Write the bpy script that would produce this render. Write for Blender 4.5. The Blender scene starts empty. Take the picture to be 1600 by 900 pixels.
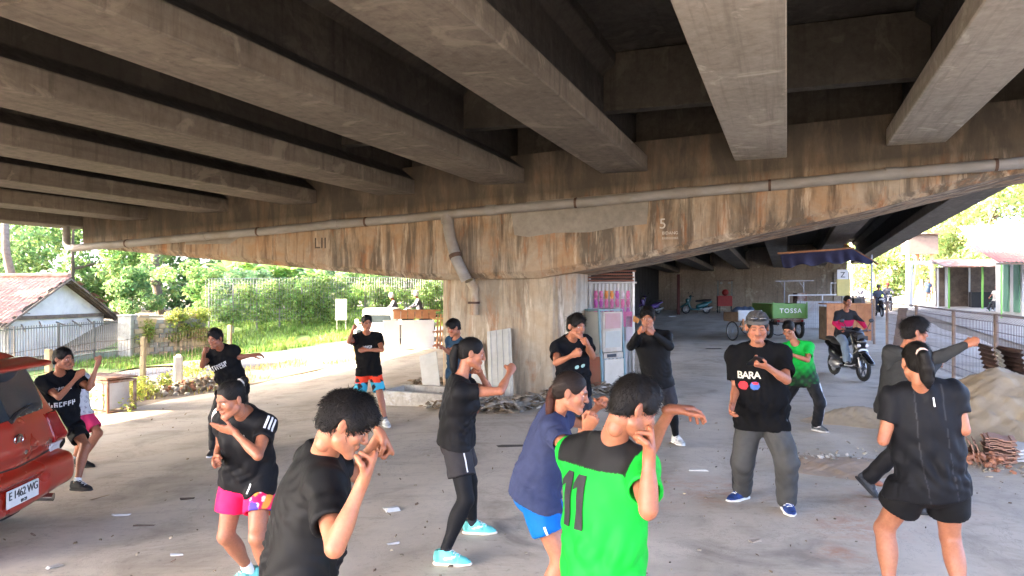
import bpy, bmesh, math, random
import numpy as np
from mathutils import Vector, Matrix, Euler
from mathutils.bvhtree import BVHTree
R = math.radians
random.seed(7); rng = np.random.default_rng(7)
scene = bpy.context.scene
COL = scene.collection

# ------------------------------------------------------------------ camera
F = 1150.0; CX = 800.0; HY = 455.0; H = 1.85          # focal length and horizon in photo pixels, eye height in metres
cam_d = bpy.data.cameras.new('camera'); cam = bpy.data.objects.new('camera', cam_d); COL.objects.link(cam)
cam.location = (0, 0, H); cam.rotation_euler = (R(90), 0, 0)
cam_d.sensor_width = 36; cam_d.lens = 36*F/1600; cam_d.shift_y = (HY-450)/1600
cam_d.clip_start = .05; cam_d.clip_end = 3000
scene.camera = cam
# ------------------------------------------------------------------ light
SUN_EL, SUN_AZ = 27.0, 262.0                           # compass style: 0 = +Y, 90 = +X
sd = Vector((math.sin(R(SUN_AZ))*math.cos(R(SUN_EL)), math.cos(R(SUN_AZ))*math.cos(R(SUN_EL)), math.sin(R(SUN_EL))))
world = bpy.data.worlds.new('World'); scene.world = world; world.use_nodes = True
wn = world.node_tree
sky = wn.nodes.new('ShaderNodeTexSky'); sky.sky_type = 'NISHITA'; sky.sun_disc = False
sky.sun_elevation = R(SUN_EL); sky.sun_rotation = R(SUN_AZ); sky.dust_density = 4; sky.air_density = .3; sky.ozone_density = .6
bg = wn.nodes['Background']; bg.inputs[1].default_value = .15
wn.links.new(sky.outputs[0], bg.inputs[0])
sun_d = bpy.data.lights.new('sun', 'SUN'); sun_d.energy = 2.0; sun_d.angle = R(.6); sun_d.color = (1, .80, .56)
sun = bpy.data.objects.new('sun', sun_d); COL.objects.link(sun)
sun.rotation_euler = sd.to_track_quat('Z', 'Y').to_euler(); sun.location = (-20, -5, 20)
scene.view_settings.view_transform = 'Standard'; scene.view_settings.look = 'None'
scene.view_settings.gamma = 1; scene.view_settings.use_curve_mapping = False
scene.view_settings.exposure = 4.85
scene.render.engine = 'CYCLES'
cy = scene.cycles
cy.use_denoising = True; cy.denoiser = 'OPENIMAGEDENOISE'; cy.max_bounces = 8; cy.diffuse_bounces = 5
cy.glossy_bounces = 3; cy.transmission_bounces = 4; cy.transparent_max_bounces = 6
cy.caustics_reflective = False; cy.caustics_refractive = False; cy.sample_clamp_indirect = 8
cy.use_adaptive_sampling = True; cy.adaptive_threshold = .02

# ------------------------------------------------------------------ helpers
def sstep(a, b, x):
    t = np.clip((np.asarray(x, float)-a)/(b-a), 0, 1); return t*t*(3-2*t)
BA = math.atan2(430, 1150); BC, BS = math.cos(BA), math.sin(BA)   # bridge heading, to the right of straight ahead
def lat(x, y): return x*BC-y*BS                        # distance across the bridge line, measured from the camera
def gz(x, y):                                          # ground height
    tc = lat(np.asarray(x, float), np.asarray(y, float)); y = np.asarray(y, float)
    up = np.maximum(0, y-15)*.019
    up = np.minimum(up, .9)
    right = np.minimum(np.maximum(0, y-15)*.017, .9)*sstep(5, 10, tc)
    left = -.8*sstep(-16.5, -22, tc)*(1-sstep(31, 36, y))+.75*sstep(-17, -23, tc)*sstep(32, 38, y)
    cross = -np.minimum(.036*np.maximum(0, -np.asarray(x, float)-.5), .32)
    return up*(1-.6*sstep(-12, -18, tc))+right+left+cross
def gzf(x, y): return float(gz(x, y))
def at(u, v, d): return Vector(((u-CX)/F*d, d, H-(v-HY)/F*d))
def on_ground(u, v, lift=0.0):                         # the ground point seen at a pixel
    d = 10.0
    for _ in range(40):
        x = (u-CX)/F*d; d2 = (H-gzf(x, d)-lift)*F/max(v-HY, 2); d = .5*d+.5*d2
    return Vector(((u-CX)/F*d, d, gzf((u-CX)/F*d, d)+lift))
def gp(u, d, lift=0.0):
    x = (u-CX)/F*d; return Vector((x, d, gzf(x, d)+lift))
def P(t, s, z=0.0): return Vector((t*BC+s*BS, 13.0-t*BS+s*BC, z))   # bridge coordinates: t along the pier cap, s along the girders

def tag(o, label=None, cat=None, group=None, kind=None):
    if label: o['label'] = label
    if cat: o['category'] = cat
    if group: o['group'] = group
    if kind: o['kind'] = kind
    return o
def empty(name, loc=(0, 0, 0), rz=0.0, label=None, cat=None, group=None, kind=None):
    o = bpy.data.objects.new(name, None); COL.objects.link(o)
    o.location = loc; o.rotation_euler = (0, 0, rz); o.empty_display_size = .1
    return tag(o, label, cat, group, kind)
def link_mesh(name, me, parent=None, loc=None, rot=None):
    o = bpy.data.objects.new(name, me); COL.objects.link(o)
    if parent: o.parent = parent
    if loc is not None: o.location = loc
    if rot is not None: o.rotation_euler = rot
    return o
def copy_tree(o, parent=None):
    c = o.copy(); COL.objects.link(c); c.parent = parent
    for ch in [k for k in o.children]: copy_tree(ch, c)
    return c
class MB:
    """collects shapes for one mesh"""
    def __init__(s): s.v = []; s.f = []; s.m = []; s.cur = 0
    def add(s, vs, fs):
        n = len(s.v); s.v += [tuple(x) for x in vs]
        for f in fs: s.f.append(tuple(i+n for i in f)); s.m.append(s.cur)
        return s
    def box(s, c, d, rz=0.0, rot=None, taper=1.0):
        hx, hy, hz = d[0]/2, d[1]/2, d[2]/2
        m = rot if rot is not None else Matrix.Rotation(rz, 3, 'Z')
        vs = []
        for z in (-hz, hz):
            k = taper if z > 0 else 1
            for x, y in ((-hx, -hy), (hx, -hy), (hx, hy), (-hx, hy)): vs.append(Vector(c)+m @ Vector((x*k, y*k, z)))
        return s.add(vs, [(3, 2, 1, 0), (4, 5, 6, 7), (0, 1, 5, 4), (1, 2, 6, 5), (2, 3, 7, 6), (3, 0, 4, 7)])
    def bar(s, a, b, w, h=None, up=(0, 0, 1)):
        a = Vector(a); b = Vector(b); d = b-a; L = d.length
        if L < 1e-6: return s
        z = d/L; u = Vector(up)
        if abs(z.dot(u)) > .98: u = Vector((1, 0, 0))
        x = z.cross(u).normalized(); y = x.cross(z).normalized()
        return s.box((a+b)/2, (w, h or w, L), rot=Matrix((x, y, z)).transposed() if True else None)
    def tube(s, pts, r, n=10, caps=True, closed=False):
        pts = [Vector(p) for p in pts]; N = len(pts)
        rr = r if isinstance(r, (list, tuple)) else [r]*N
        rings = []; ref = None
        for i, p in enumerate(pts):
            if closed: d = pts[(i+1) % N]-pts[i-1]
            else: d = (pts[min(i+1, N-1)]-pts[max(i-1, 0)])
            d.normalize()
            if ref is None:
                ref = Vector((0, 0, 1)) if abs(d.z) < .9 else Vector((1, 0, 0))
            x = (ref-d*ref.dot(d)).normalized(); ref = x; y = d.cross(x)
            rings.append([p+(x*math.cos(2*math.pi*k/n)+y*math.sin(2*math.pi*k/n))*rr[i] for k in range(n)])
        vs = [v for ring in rings for v in ring]; fs = []
        for i in range(N if closed else N-1):
            j = (i+1) % N
            for k in range(n): fs.append((i*n+k, i*n+(k+1) % n, j*n+(k+1) % n, j*n+k))
        if caps and not closed: fs += [tuple(range(n-1, -1, -1)), tuple((N-1)*n+k for k in range(n))]
        return s.add(vs, fs)
    def lathe(s, c, prof, axis=(0, 0, 1), n=16):
        z = Vector(axis).normalized(); u = Vector((0, 0, 1)) if abs(z.z) < .9 else Vector((1, 0, 0))
        x = z.cross(u).normalized(); y = z.cross(x); c = Vector(c); vs = []; fs = []
        for (r, h) in prof:
            for k in range(n):
                a = 2*math.pi*k/n; vs.append(c+z*h+(x*math.cos(a)+y*math.sin(a))*r)
        for i in range(len(prof)-1):
            for k in range(n): fs.append((i*n+k, i*n+(k+1) % n, (i+1)*n+(k+1) % n, (i+1)*n+k))
        fs += [tuple(range(n-1, -1, -1)), tuple((len(prof)-1)*n+k for k in range(n))]
        return s.add(vs, fs)
    def prism(s, poly, vec):
        n = len(poly); a = [Vector(p) for p in poly]; b = [p+Vector(vec) for p in a]
        fs = [tuple(range(n)), tuple(range(2*n-1, n-1, -1))]+[((i+1) % n, i, n+i, n+(i+1) % n) for i in range(n)]
        return s.add(a+b, fs)
    def ellipsoid(s, c, r, n=12, m=8, rot=None):
        c = Vector(c); vs = [c+((rot @ Vector((0, 0, -r[2]))) if rot else Vector((0, 0, -r[2])))]; fs = []
        for i in range(1, m):
            ph = -math.pi/2+math.pi*i/m
            for k in range(n):
                a = 2*math.pi*k/n; p = Vector((r[0]*math.cos(ph)*math.cos(a), r[1]*math.cos(ph)*math.sin(a), r[2]*math.sin(ph)))
                vs.append(c+(rot @ p if rot else p))
        vs.append(c+((rot @ Vector((0, 0, r[2]))) if rot else Vector((0, 0, r[2])))); T = len(vs)-1
        for k in range(n): fs.append((0, 1+(k+1) % n, 1+k)); fs.append((T, T-n+k, T-n+(k+1) % n))
        for i in range(m-2):
            for k in range(n): fs.append((1+i*n+k, 1+i*n+(k+1) % n, 1+(i+1)*n+(k+1) % n, 1+(i+1)*n+k))
        return s.add(vs, fs)
    def mesh(s, name, mats, smooth=False, bevel=0.0, seg=1):
        me = bpy.data.meshes.new(name); me.from_pydata(s.v, [], s.f)
        for m in (mats if isinstance(mats, (list, tuple)) else [mats]): me.materials.append(m)
        if any(s.m): me.polygons.foreach_set('material_index', s.m)
        bm = bmesh.new(); bm.from_mesh(me)
        bmesh.ops.recalc_face_normals(bm, faces=bm.faces)
        if bevel:
            es = [e for e in bm.edges if len(e.link_faces) == 2 and e.calc_face_angle(0) > .5]
            bmesh.ops.bevel(bm, geom=es, offset=bevel, segments=seg, affect='EDGES', clamp_overlap=True)
        bm.to_mesh(me); bm.free()
        if smooth:
            me.shade_smooth()
            me.set_sharp_from_angle(angle=R(40))
        me.update(); return me
    def build(s, name, mats, parent=None, smooth=False, bevel=0.0, seg=1, loc=None, rot=None):
        return link_mesh(name, s.mesh(name, mats, smooth, bevel, seg), parent, loc, rot)
def grid_mesh(name, X, Y, Z, mat_, smooth=True):
    ny, nx = X.shape; me = bpy.data.meshes.new(name)
    v = np.stack([X, Y, Z], -1).reshape(-1, 3)
    i = np.arange((ny-1)*(nx-1)); a = (i//(nx-1))*nx+i % (nx-1)
    f = np.stack([a, a+1, a+nx+1, a+nx], -1)
    me.from_pydata(v.tolist(), [], f.tolist()); me.materials.append(mat_)
    if smooth: me.shade_smooth()
    return me
def np_mesh(name, v, f, mat_, smooth=True, col=None):
    """fast mesh from arrays: v (n,3), f (m,k) with k = 3 or 4"""
    me = bpy.data.meshes.new(name); v = np.asarray(v, np.float32); f = np.asarray(f, np.int32); m, k = f.shape
    me.vertices.add(len(v)); me.vertices.foreach_set('co', v.ravel())
    me.loops.add(m*k); me.loops.foreach_set('vertex_index', f.ravel())
    me.polygons.add(m); me.polygons.foreach_set('loop_start', np.arange(0, m*k, k, dtype=np.int32))
    me.update(calc_edges=True); me.validate()
    if mat_: me.materials.append(mat_)
    if smooth: me.shade_smooth()
    if col is not None:
        at_ = me.color_attributes.new('Col', 'FLOAT_COLOR', 'POINT')
        c4 = np.ones((len(v), 4), np.float32); c4[:, :3] = col; at_.data.foreach_set('color', c4.ravel())
    return me
_font = None
def text_mesh(txt, size, mat_, thick=.002, name='lettering', align='CENTER', bold=False, spacing=1.0):
    """letters as a mesh in the local XY plane, facing +Z"""
    cu = bpy.data.curves.new(name, 'FONT'); cu.body = txt; cu.size = size; cu.extrude = thick; cu.align_x = align; cu.align_y = 'CENTER'
    cu.space_character = spacing
    if bold: cu.offset = size*.018
    o = bpy.data.objects.new(name, cu); COL.objects.link(o)
    dg = bpy.context.evaluated_depsgraph_get(); me = bpy.data.meshes.new_from_object(o.evaluated_get(dg))
    bpy.data.objects.remove(o); me.materials.clear(); me.materials.append(mat_); return me

# ------------------------------------------------------------------ materials
def srgb(r, g, b):
    f = lambda c: (c/12.92 if c <= .04045 else ((c+.055)/1.055)**2.4)
    return tuple(f(c/255) for c in (r, g, b))
class NT:
    def __init__(s, name):
        s.m = bpy.data.materials.new(name); s.m.use_nodes = True; s.t = s.m.node_tree
        s.b = s.t.nodes['Principled BSDF']
    def n(s, kind, **kw):
        nd = s.t.nodes.new(kind)
        for k, v in kw.items():
            if k.startswith('i'):
                key = k[1:]; nd.inputs[int(key) if key.isdigit() else key].default_value = v
            else: setattr(nd, k, v)
        return nd
    def l(s, a, b): s.t.links.new(a, b)
    def coord(s, scale=(1, 1, 1), kind='Object', rot=(0, 0, 0), loc=(0, 0, 0)):
        tc = s.n('ShaderNodeTexCoord'); mp = s.n('ShaderNodeMapping'); s.l(tc.outputs[kind], mp.inputs[0])
        mp.inputs['Scale'].default_value = scale; mp.inputs['Rotation'].default_value = rot; mp.inputs['Location'].default_value = loc
        return mp.outputs[0]
    def noise(s, vec, scale, detail=6, rough=.55, dist=0.0):
        nd = s.n('ShaderNodeTexNoise'); s.l(vec, nd.inputs['Vector']); nd.inputs['Scale'].default_value = scale
        nd.inputs['Detail'].default_value = detail; nd.inputs['Roughness'].default_value = rough; nd.inputs['Distortion'].default_value = dist
        return nd.outputs['Fac']
    def ramp(s, fac, stops, interp='LINEAR'):
        nd = s.n('ShaderNodeValToRGB'); cr = nd.color_ramp; cr.interpolation = interp
        while len(cr.elements) > 1: cr.elements.remove(cr.elements[-1])
        cr.elements[0].position = stops[0][0]; cr.elements[0].color = s._c(stops[0][1])
        for p, c in stops[1:]: e = cr.elements.new(p); e.color = s._c(c)
        s.l(fac, nd.inputs[0]); return nd.outputs[0]
    def _c(s, c): return (c, c, c, 1) if isinstance(c, (int, float)) else (*c[:3], 1)
    def mix(s, fac, a, b, mode='MIX'):
        nd = s.n('ShaderNodeMix', data_type='RGBA', blend_type=mode)
        for sock, val in ((nd.inputs[0], fac), (nd.inputs[6], a), (nd.inputs[7], b)):
            if isinstance(val, bpy.types.NodeSocket): s.l(val, sock)
            elif sock == nd.inputs[0]: sock.default_value = val
            else: sock.default_value = s._c(val)
        return nd.outputs[2]
    def bump(s, h, strength=.3, dist=.01, prev=None):
        nd = s.n('ShaderNodeBump'); nd.inputs['Strength'].default_value = strength; nd.inputs['Distance'].default_value = dist
        s.l(h, nd.inputs['Height'])
        if prev is not None: s.l(prev, nd.inputs['Normal'])
        return nd.outputs[0]
    def done(s, col=None, rough=None, normal=None, metal=None, spec=None):
        for key, val in (('Base Color', col), ('Roughness', rough), ('Normal', normal), ('Metallic', metal), ('Specular IOR Level', spec)):
            if val is None: continue
            if isinstance(val, bpy.types.NodeSocket): s.l(val, s.b.inputs[key])
            else: s.b.inputs[key].default_value = s._c(val) if key == 'Base Color' else val
        return s.m
_mc = {}
def M(name, c1, c2=None, scale=6, rough=.75, bump=.15, bscale=None, metal=0.0, stretch=(1, 1, 1), vary=0.0, dirt=None, dirt_amt=.5, spec=.4):
    """mottled procedural material: two tones, fine relief, optional grime patches and a per-object shift"""
    if name in _mc: return _mc[name]
    k = NT(name); c2 = c2 or tuple(x*.78 for x in c1)
    v = k.coord(stretch); f = k.noise(v, scale, 7, .6)
    col = k.ramp(f, [(.3, c2), (.68, c1)])
    if dirt is not None:
        d = k.ramp(k.noise(k.coord(loc=(3.1, 7.7, 1.3)), scale*.35, 8, .65, .6), [(.48, 0.0), (.68, dirt_amt)])
        col = k.mix(d, col, dirt)
    if vary:
        oi = k.n('ShaderNodeObjectInfo'); hs = k.n('ShaderNodeHueSaturation'); k.l(col, hs.inputs['Color'])
        mr = k.n('ShaderNodeMapRange'); k.l(oi.outputs['Random'], mr.inputs[0]); mr.inputs[3].default_value = 1-vary; mr.inputs[4].default_value = 1+vary
        k.l(mr.outputs[0], hs.inputs['Value']); col = hs.outputs[0]
    nrm = k.bump(k.noise(v, bscale or scale*8, 5, .6), bump, .004) if bump else None
    k.done(col, rough, nrm, metal, spec); _mc[name] = k.m; return k.m
# ================================================================== the setting: ground, roads, bridge
def concrete(name, base, dark, warm=None, streak=0.0, board=False, crack=False, warm_amt=.8, seed=0.0, dark_amt=.75, soot=False):
    k = NT(name); v = k.coord(loc=(seed, seed*.7, seed*.3))
    big = k.noise(v, .55, 8, .62, .3); fine = k.noise(v, 9, 9, .7); grit = k.noise(v, 90, 3, .6)
    col = k.ramp(big, [(.32, dark), (.66, base)])
    col = k.mix(.35, col, k.ramp(fine, [(.3, tuple(x*.55 for x in base)), (.7, tuple(min(1, x*1.25) for x in base))]))
    if warm is not None:
        blot = k.noise(k.coord(loc=(seed+5, 1, seed)), 1.1, 8, .62, .8); col = k.mix(k.ramp(blot, [(.42, 0.0), (.60, warm_amt)]), col, warm)
        rot = (0, R(-9), 0)
        st = k.noise(k.coord((1.5, 1.5, .17), rot=rot, loc=(seed+2, seed, 0)), 2.2, 10, .66, .5)
        smod = k.n('ShaderNodeMath', operation='MULTIPLY'); k.l(st, smod.inputs[0]); k.l(k.ramp(k.noise(k.coord(loc=(1, seed, 8)), .5, 4, .5, .4), [(.36, .86), (.6, 1.08)]), smod.inputs[1]); st = smod.outputs[0]
        col = k.mix(k.ramp(st, [(.47, 0.0), (.58, dark_amt)]), col, tuple(x*.20 for x in base))
        st2 = k.noise(k.coord((3.4, 3.4, .22), rot=rot, loc=(seed, 4+seed, 0)), 2.0, 10, .7, .5)
        col = k.mix(k.ramp(st2, [(.55, 0.0), (.66, dark_amt*.8)]), col, (.10, .055, .03))
        st3 = k.noise(k.coord((2.4, 2.4, .30), rot=rot, loc=(9+seed, 0, seed)), 2.2, 9, .7, .4)
        col = k.mix(k.ramp(st3, [(.57, 0.0), (.68, .7)]), col, tuple(min(.72, x*1.5) for x in base))
        rust = k.noise(k.coord((1.8, 1.8, .5), rot=rot, loc=(0, seed, 5)), 1.9, 8, .7, .4)
        col = k.mix(k.ramp(rust, [(.54, 0.0), (.68, .65)]), col, (.33, .13, .045))
        if soot:                                                # grime washed down from the deck joint above the pipe
            sx = k.n('ShaderNodeSeparateXYZ'); k.l(k.coord(), sx.inputs[0])
            mm = k.n('ShaderNodeMath', operation='MULTIPLY_ADD'); k.l(sx.outputs[0], mm.inputs[0]); mm.inputs[1].default_value = -.0455; k.l(sx.outputs[2], mm.inputs[2])
            mr = k.n('ShaderNodeMapRange'); k.l(mm.outputs[0], mr.inputs[0]); mr.inputs[1].default_value = 3.22; mr.inputs[2].default_value = 3.55
            mu = k.n('ShaderNodeMath', operation='MULTIPLY'); k.l(mr.outputs[0], mu.inputs[0]); k.l(k.ramp(k.noise(k.coord((1.6, 1.6, .4), loc=(3, 3, 3)), 1.6, 9, .7, .5), [(.42, 1.0), (.78, .6)]), mu.inputs[1])
            col = k.mix(mu.outputs[0], col, (.052, .044, .035))
    elif streak:
        st = k.noise(k.coord((5, 5, .3), loc=(seed, 1, 2)), 1.3, 8, .7)
        col = k.mix(k.ramp(st, [(.52, 0.0), (.7, streak)]), col, tuple(x*.2 for x in base))
        bd = k.noise(k.coord((7, .22, 7), loc=(seed, 3, 1)), 1.5, 7, .7); col = k.mix(k.ramp(bd, [(.50, 0.0), (.64, .5)]), col, tuple(x*.45 for x in base))
        pt = k.noise(k.coord(loc=(seed, 9, 4)), 1.7, 6, .6, 1.0); col = k.mix(k.ramp(pt, [(.58, 0.0), (.64, .55)]), col, tuple(min(.6, x*1.45) for x in base))
    h = k.mix(.5, fine, grit)
    nrm = k.bump(h, .35, .01)
    k.done(col, k.ramp(fine, [(.3, .95), (.7, .72)]), nrm, spec=.3); return k.m
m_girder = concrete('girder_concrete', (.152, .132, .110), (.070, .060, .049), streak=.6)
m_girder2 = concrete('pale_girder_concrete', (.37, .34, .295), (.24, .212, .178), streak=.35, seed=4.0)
m_web = concrete('shaded_web_concrete', (.050, .044, .037), (.022, .019, .016), streak=.7, seed=17)  # darker copy of the girder concrete, standing in for shade between girders
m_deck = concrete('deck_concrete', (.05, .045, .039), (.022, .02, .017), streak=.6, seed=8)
m_cap = concrete('stained_pier_concrete', (.40, .33, .245), (.22, .165, .11), warm=(.33, .19, .09), warm_amt=.7, soot=True, dark_amt=.8)
m_col = concrete('column_concrete', (.47, .41, .32), (.32, .255, .175), warm=(.36, .24, .13), warm_amt=.45, seed=3, dark_amt=.45)
m_wall = concrete('far_wall_concrete', (.47, .39, .29), (.28, .22, .16), streak=.6, seed=6)
m_patch = concrete('grey_plaster', (.30, .275, .235), (.17, .15, .12), seed=11)

def floor_mat():
    k = NT('dusty_concrete_floor'); v = k.coord()
    big = k.noise(v, .22, 8, .62, .4); mid = k.noise(v, 1.3, 9, .68, .5); fine = k.noise(v, 14, 8, .7); grit = k.noise(v, 140, 3, .7)
    col = k.ramp(big, [(.30, (.39, .328, .252)), (.5, (.50, .437, .352)), (.72, (.58, .52, .43))])
    col = k.mix(k.ramp(mid, [(.36, .6), (.52, 0.0)]), col, (.27, .228, .178))
    col = k.mix(k.ramp(mid, [(.56, 0.0), (.72, .5)]), col, (.62, .555, .46))
    drag = k.noise(k.coord((.5, 3.2, 1), rot=(0, 0, R(-24))), 1.4, 8, .7, .5)       # scuff and tyre streaks along the bridge
    col = k.mix(k.ramp(drag, [(.54, 0.0), (.70, .5)]), col, (.26, .218, .172))
    col = k.mix(k.ramp(fine, [(.30, .5), (.44, 0.0)]), col, (.17, .155, .135))
    col = k.mix(k.ramp(grit, [(.64, 0.0), (.74, .6)]), col, (.56, .53, .48))
    col = k.mix(k.ramp(grit, [(.26, .6), (.36, 0.0)]), col, (.13, .115, .10))
    # brick dust trodden into the floor
    tc = k.n('ShaderNodeTexCoord'); red = None
    for (x, y, r) in ((1.7, 6.9, .75), (1.1, 6.6, .6), (2.75, 5.75, .55), (3.4, 6.4, .7), (2.3, 5.2, .3)):
        d = k.n('ShaderNodeVectorMath', operation='DISTANCE'); k.l(tc.outputs['Object'], d.inputs[0]); d.inputs[1].default_value = (x, y, 0)
        mr = k.n('ShaderNodeMapRange'); k.l(d.outputs['Value'], mr.inputs[0]); mr.inputs[1].default_value = 0; mr.inputs[2].default_value = r; mr.inputs[3].default_value = 1; mr.inputs[4].default_value = 0
        if red is None: red = mr.outputs[0]
        else:
            mx = k.n('ShaderNodeMath', operation='MAXIMUM'); k.l(red, mx.inputs[0]); k.l(mr.outputs[0], mx.inputs[1]); red = mx.outputs[0]
    mm = k.n('ShaderNodeMath', operation='MULTIPLY'); k.l(red, mm.inputs[0]); k.l(k.ramp(k.noise(v, 5, 8, .75), [(.42, 0.0), (.62, .95)]), mm.inputs[1])
    col = k.mix(mm.outputs[0], col, (.42, .20, .11))
    sandy = None
    for (x, y, r) in ((6.2, 9.2, 2.9), (4.95, 10.4, 1.7), (3.5, 7.75, 1.0), (-.2, 12.2, 1.6)):
        d = k.n('ShaderNodeVectorMath', operation='DISTANCE'); k.l(tc.outputs['Object'], d.inputs[0]); d.inputs[1].default_value = (x, y, 0)
        mr = k.n('ShaderNodeMapRange'); k.l(d.outputs['Value'], mr.inputs[0]); mr.inputs[1].default_value = r*.55; mr.inputs[2].default_value = r; mr.inputs[3].default_value = 1; mr.inputs[4].default_value = 0
        if sandy is None: sandy = mr.outputs[0]
        else:
            mx = k.n('ShaderNodeMath', operation='MAXIMUM'); k.l(sandy, mx.inputs[0]); k.l(mr.outputs[0], mx.inputs[1]); sandy = mx.outputs[0]
    mm2 = k.n('ShaderNodeMath', operation='MULTIPLY'); k.l(sandy, mm2.inputs[0]); k.l(k.ramp(k.noise(v, 3.2, 9, .75), [(.34, .15), (.58, 1.0)]), mm2.inputs[1])
    col = k.mix(mm2.outputs[0], col, (.42, .345, .245))
    oil = k.noise(k.coord(loc=(7, 3, 0)), .8, 7, .6, .8); col = k.mix(k.ramp(oil, [(.60, 0.0), (.70, .6)]), col, (.20, .172, .142))
    track = k.n('ShaderNodeTexWave', wave_type='BANDS', bands_direction='X'); k.l(k.coord((1, 1, 1), rot=(0, 0, R(20.5))), track.inputs['Vector']); track.inputs['Scale'].default_value = .16; track.inputs['Distortion'].default_value = 5; track.inputs['Detail'].default_value = 6; track.inputs['Detail Scale'].default_value = .9
    col = k.mix(k.ramp(track.outputs['Fac'], [(.72, 0.0), (.95, .35)]), col, (.62, .57, .49))
    # a few hairline cracks
    wn_ = k.noise(k.coord(loc=(4, 2, 0)), .5, 9, .75, 1.2)
    col = k.mix(k.ramp(wn_, [(.4975, 0.0), (.4995, .55), (.5005, .55), (.5025, 0.0)]), col, (.15, .135, .115))
    n1 = k.bump(k.mix(.5, fine, grit), .4, .008); n2 = k.bump(mid, .25, .03, n1)
    k.done(col, k.ramp(mid, [(.35, .78), (.7, .95)]), n2, spec=.3); return k.m
m_floor = floor_mat()
m_dirt = M('verge_dirt', (.24, .19, .13), (.13, .11, .07), 1.3, .95, .5, 30)
m_road = M('road_asphalt', (.075, .078, .088), (.055, .058, .066), .8, .9, .4, 90)
m_road2 = M('far_road_asphalt', (.23, .25, .27), (.17, .18, .20), .5, .85, .3, 60)

# ground: one sheet out to the horizon
gx = np.concatenate([np.linspace(-900, -70, 18), np.linspace(-66, 66, 133), np.linspace(70, 900, 18)])
gy = np.concatenate([np.linspace(-300, -22, 14), np.linspace(-20, 90, 111), np.linspace(95, 1800, 22)])
GX, GY = np.meshgrid(gx, gy)
tag(link_mesh('ground', grid_mesh('ground', GX, GY, gz(GX, GY)-.05, m_dirt)), 'bare earth ground running out to the trees', kind='structure')
def strip(name, t0, t1, s0, s1, mat_, lift, label, nt=12, ns=60, wob=0.0):
    T, S = np.meshgrid(np.linspace(t0, t1, nt), np.linspace(s0, s1, ns))
    if wob:
        T[:, 0] += wob*np.sin(S[:, 0]*.9)+wob*.6*np.sin(S[:, 0]*2.3+1); T[:, -1] += wob*np.sin(S[:, -1]*.7+2)
    X = T*BC+S*BS; Y = 13-T*BS+S*BC
    return tag(link_mesh(name, grid_mesh(name, X, Y, gz(X, Y)+lift, mat_)), label, kind='structure')
strip('concrete_floor', -6.3, 10.6, -30, 44, m_floor, 0.0, 'dusty grey concrete floor under the overpass', 60, 140, .12)
strip('side_road', -11.4, -8.5, -40, 60, m_road, .004, 'narrow asphalt side road left of the overpass', 12, 120)
strip('main_road', 14.6, 23.0, -20, 120, m_road2, .004, 'pale asphalt road running past the shops on the right', 14, 90)
strip('road_shoulder', 11.4, 14.6, -20, 110, M('shoulder', (.34, .32, .28), (.24, .22, .19), 1.2, .95, .4, 40), -.004, 'pale gravel shoulder between the wire fence and the road', 8, 90)
strip('side_shoulder', -8.5, -6.35, -30, 60, M('pale_dust', (.185, .15, .11), (.12, .097, .07), 1.2, .95, .4, 40), -.002, 'pale dusty verge between the floor and the side road', 8, 110)
strip('forecourt', 23.0, 29.5, -6, 60, M('forecourt', (.42, .40, .37), (.30, .285, .26), 1.0, .9, .3, 40), .02, 'pale concrete forecourt before the green shop', 8, 60)

# ------------------------------------------------------------------ the bridge
CORN = [4.55+2.16*k for k in range(-7, 3)]                 # right lower corner of each girder
def zgir(t): return 3.74+.040*t
def zcap(t): return 4.24+.040*t
bridge = empty('overpass_deck', P(0, 0), -BA, 'grey concrete overpass deck on rows of heavy girders', 'bridge')
def girder_mesh(name, s0, s1, zs0, zs1, t_c, joints, mat_):
    """bulb section girder running along s with real cast joints"""
    prof = [(-.39, 0), (.39, 0), (.39, .25), (.13, .46), (.11, 1.05), (.30, 1.2), (.30, 1.36), (-.30, 1.36), (-.30, 1.2), (-.11, 1.05), (-.13, .46), (-.39, .25)]
    cuts = [s0]+[j for j in joints if s0 < j < s1]+[s1]
    mb = MB(); n = len(prof)
    for a, b in zip(cuts[:-1], cuts[1:]):
        a2, b2 = a+.012, b-.012
        ring = []
        for s in (a2, b2):
            z0 = zs0+(zs1-zs0)*(s-s0)/(s1-s0)
            for (x, z) in prof: ring.append((t_c+x, s, z0+z))
        mb.add(ring, [tuple(range(n-1, -1, -1)), tuple(range(n, 2*n))]+[(i, (i+1) % n, n+(i+1) % n, n+i) for i in range(n)])
        if b < s1:                                          # grout set back in the joint
            z0 = zs0+(zs1-zs0)*(b-s0)/(s1-s0); pr = [(x*.97, z*.99+.008) for x, z in prof]; q = []
            for s in (b-.02, b+.02):
                for (x, z) in pr: q.append((t_c+x, s, z0+z))
            mb.add(q, [tuple(range(n-1, -1, -1)), tuple(range(n, 2*n))]+[(i, (i+1) % n, n+(i+1) % n, n+i) for i in range(n)])
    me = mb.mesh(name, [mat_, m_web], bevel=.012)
    for p in me.polygons:                                   # shade painted into web and top flange above the pale lower bulb
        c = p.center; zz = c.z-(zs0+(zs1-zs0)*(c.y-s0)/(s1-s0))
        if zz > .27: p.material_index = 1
    return me
rj = random.Random(3)
for i, c in enumerate(CORN):
    tcen = c-.39; zb = zgir(c)
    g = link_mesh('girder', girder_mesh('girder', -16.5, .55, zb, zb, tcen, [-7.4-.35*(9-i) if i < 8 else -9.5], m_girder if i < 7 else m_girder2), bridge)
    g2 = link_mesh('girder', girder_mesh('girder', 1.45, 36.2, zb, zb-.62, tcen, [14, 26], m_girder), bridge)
mb = MB()                                                    # deck slab, both spans, with the real thickness
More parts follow.
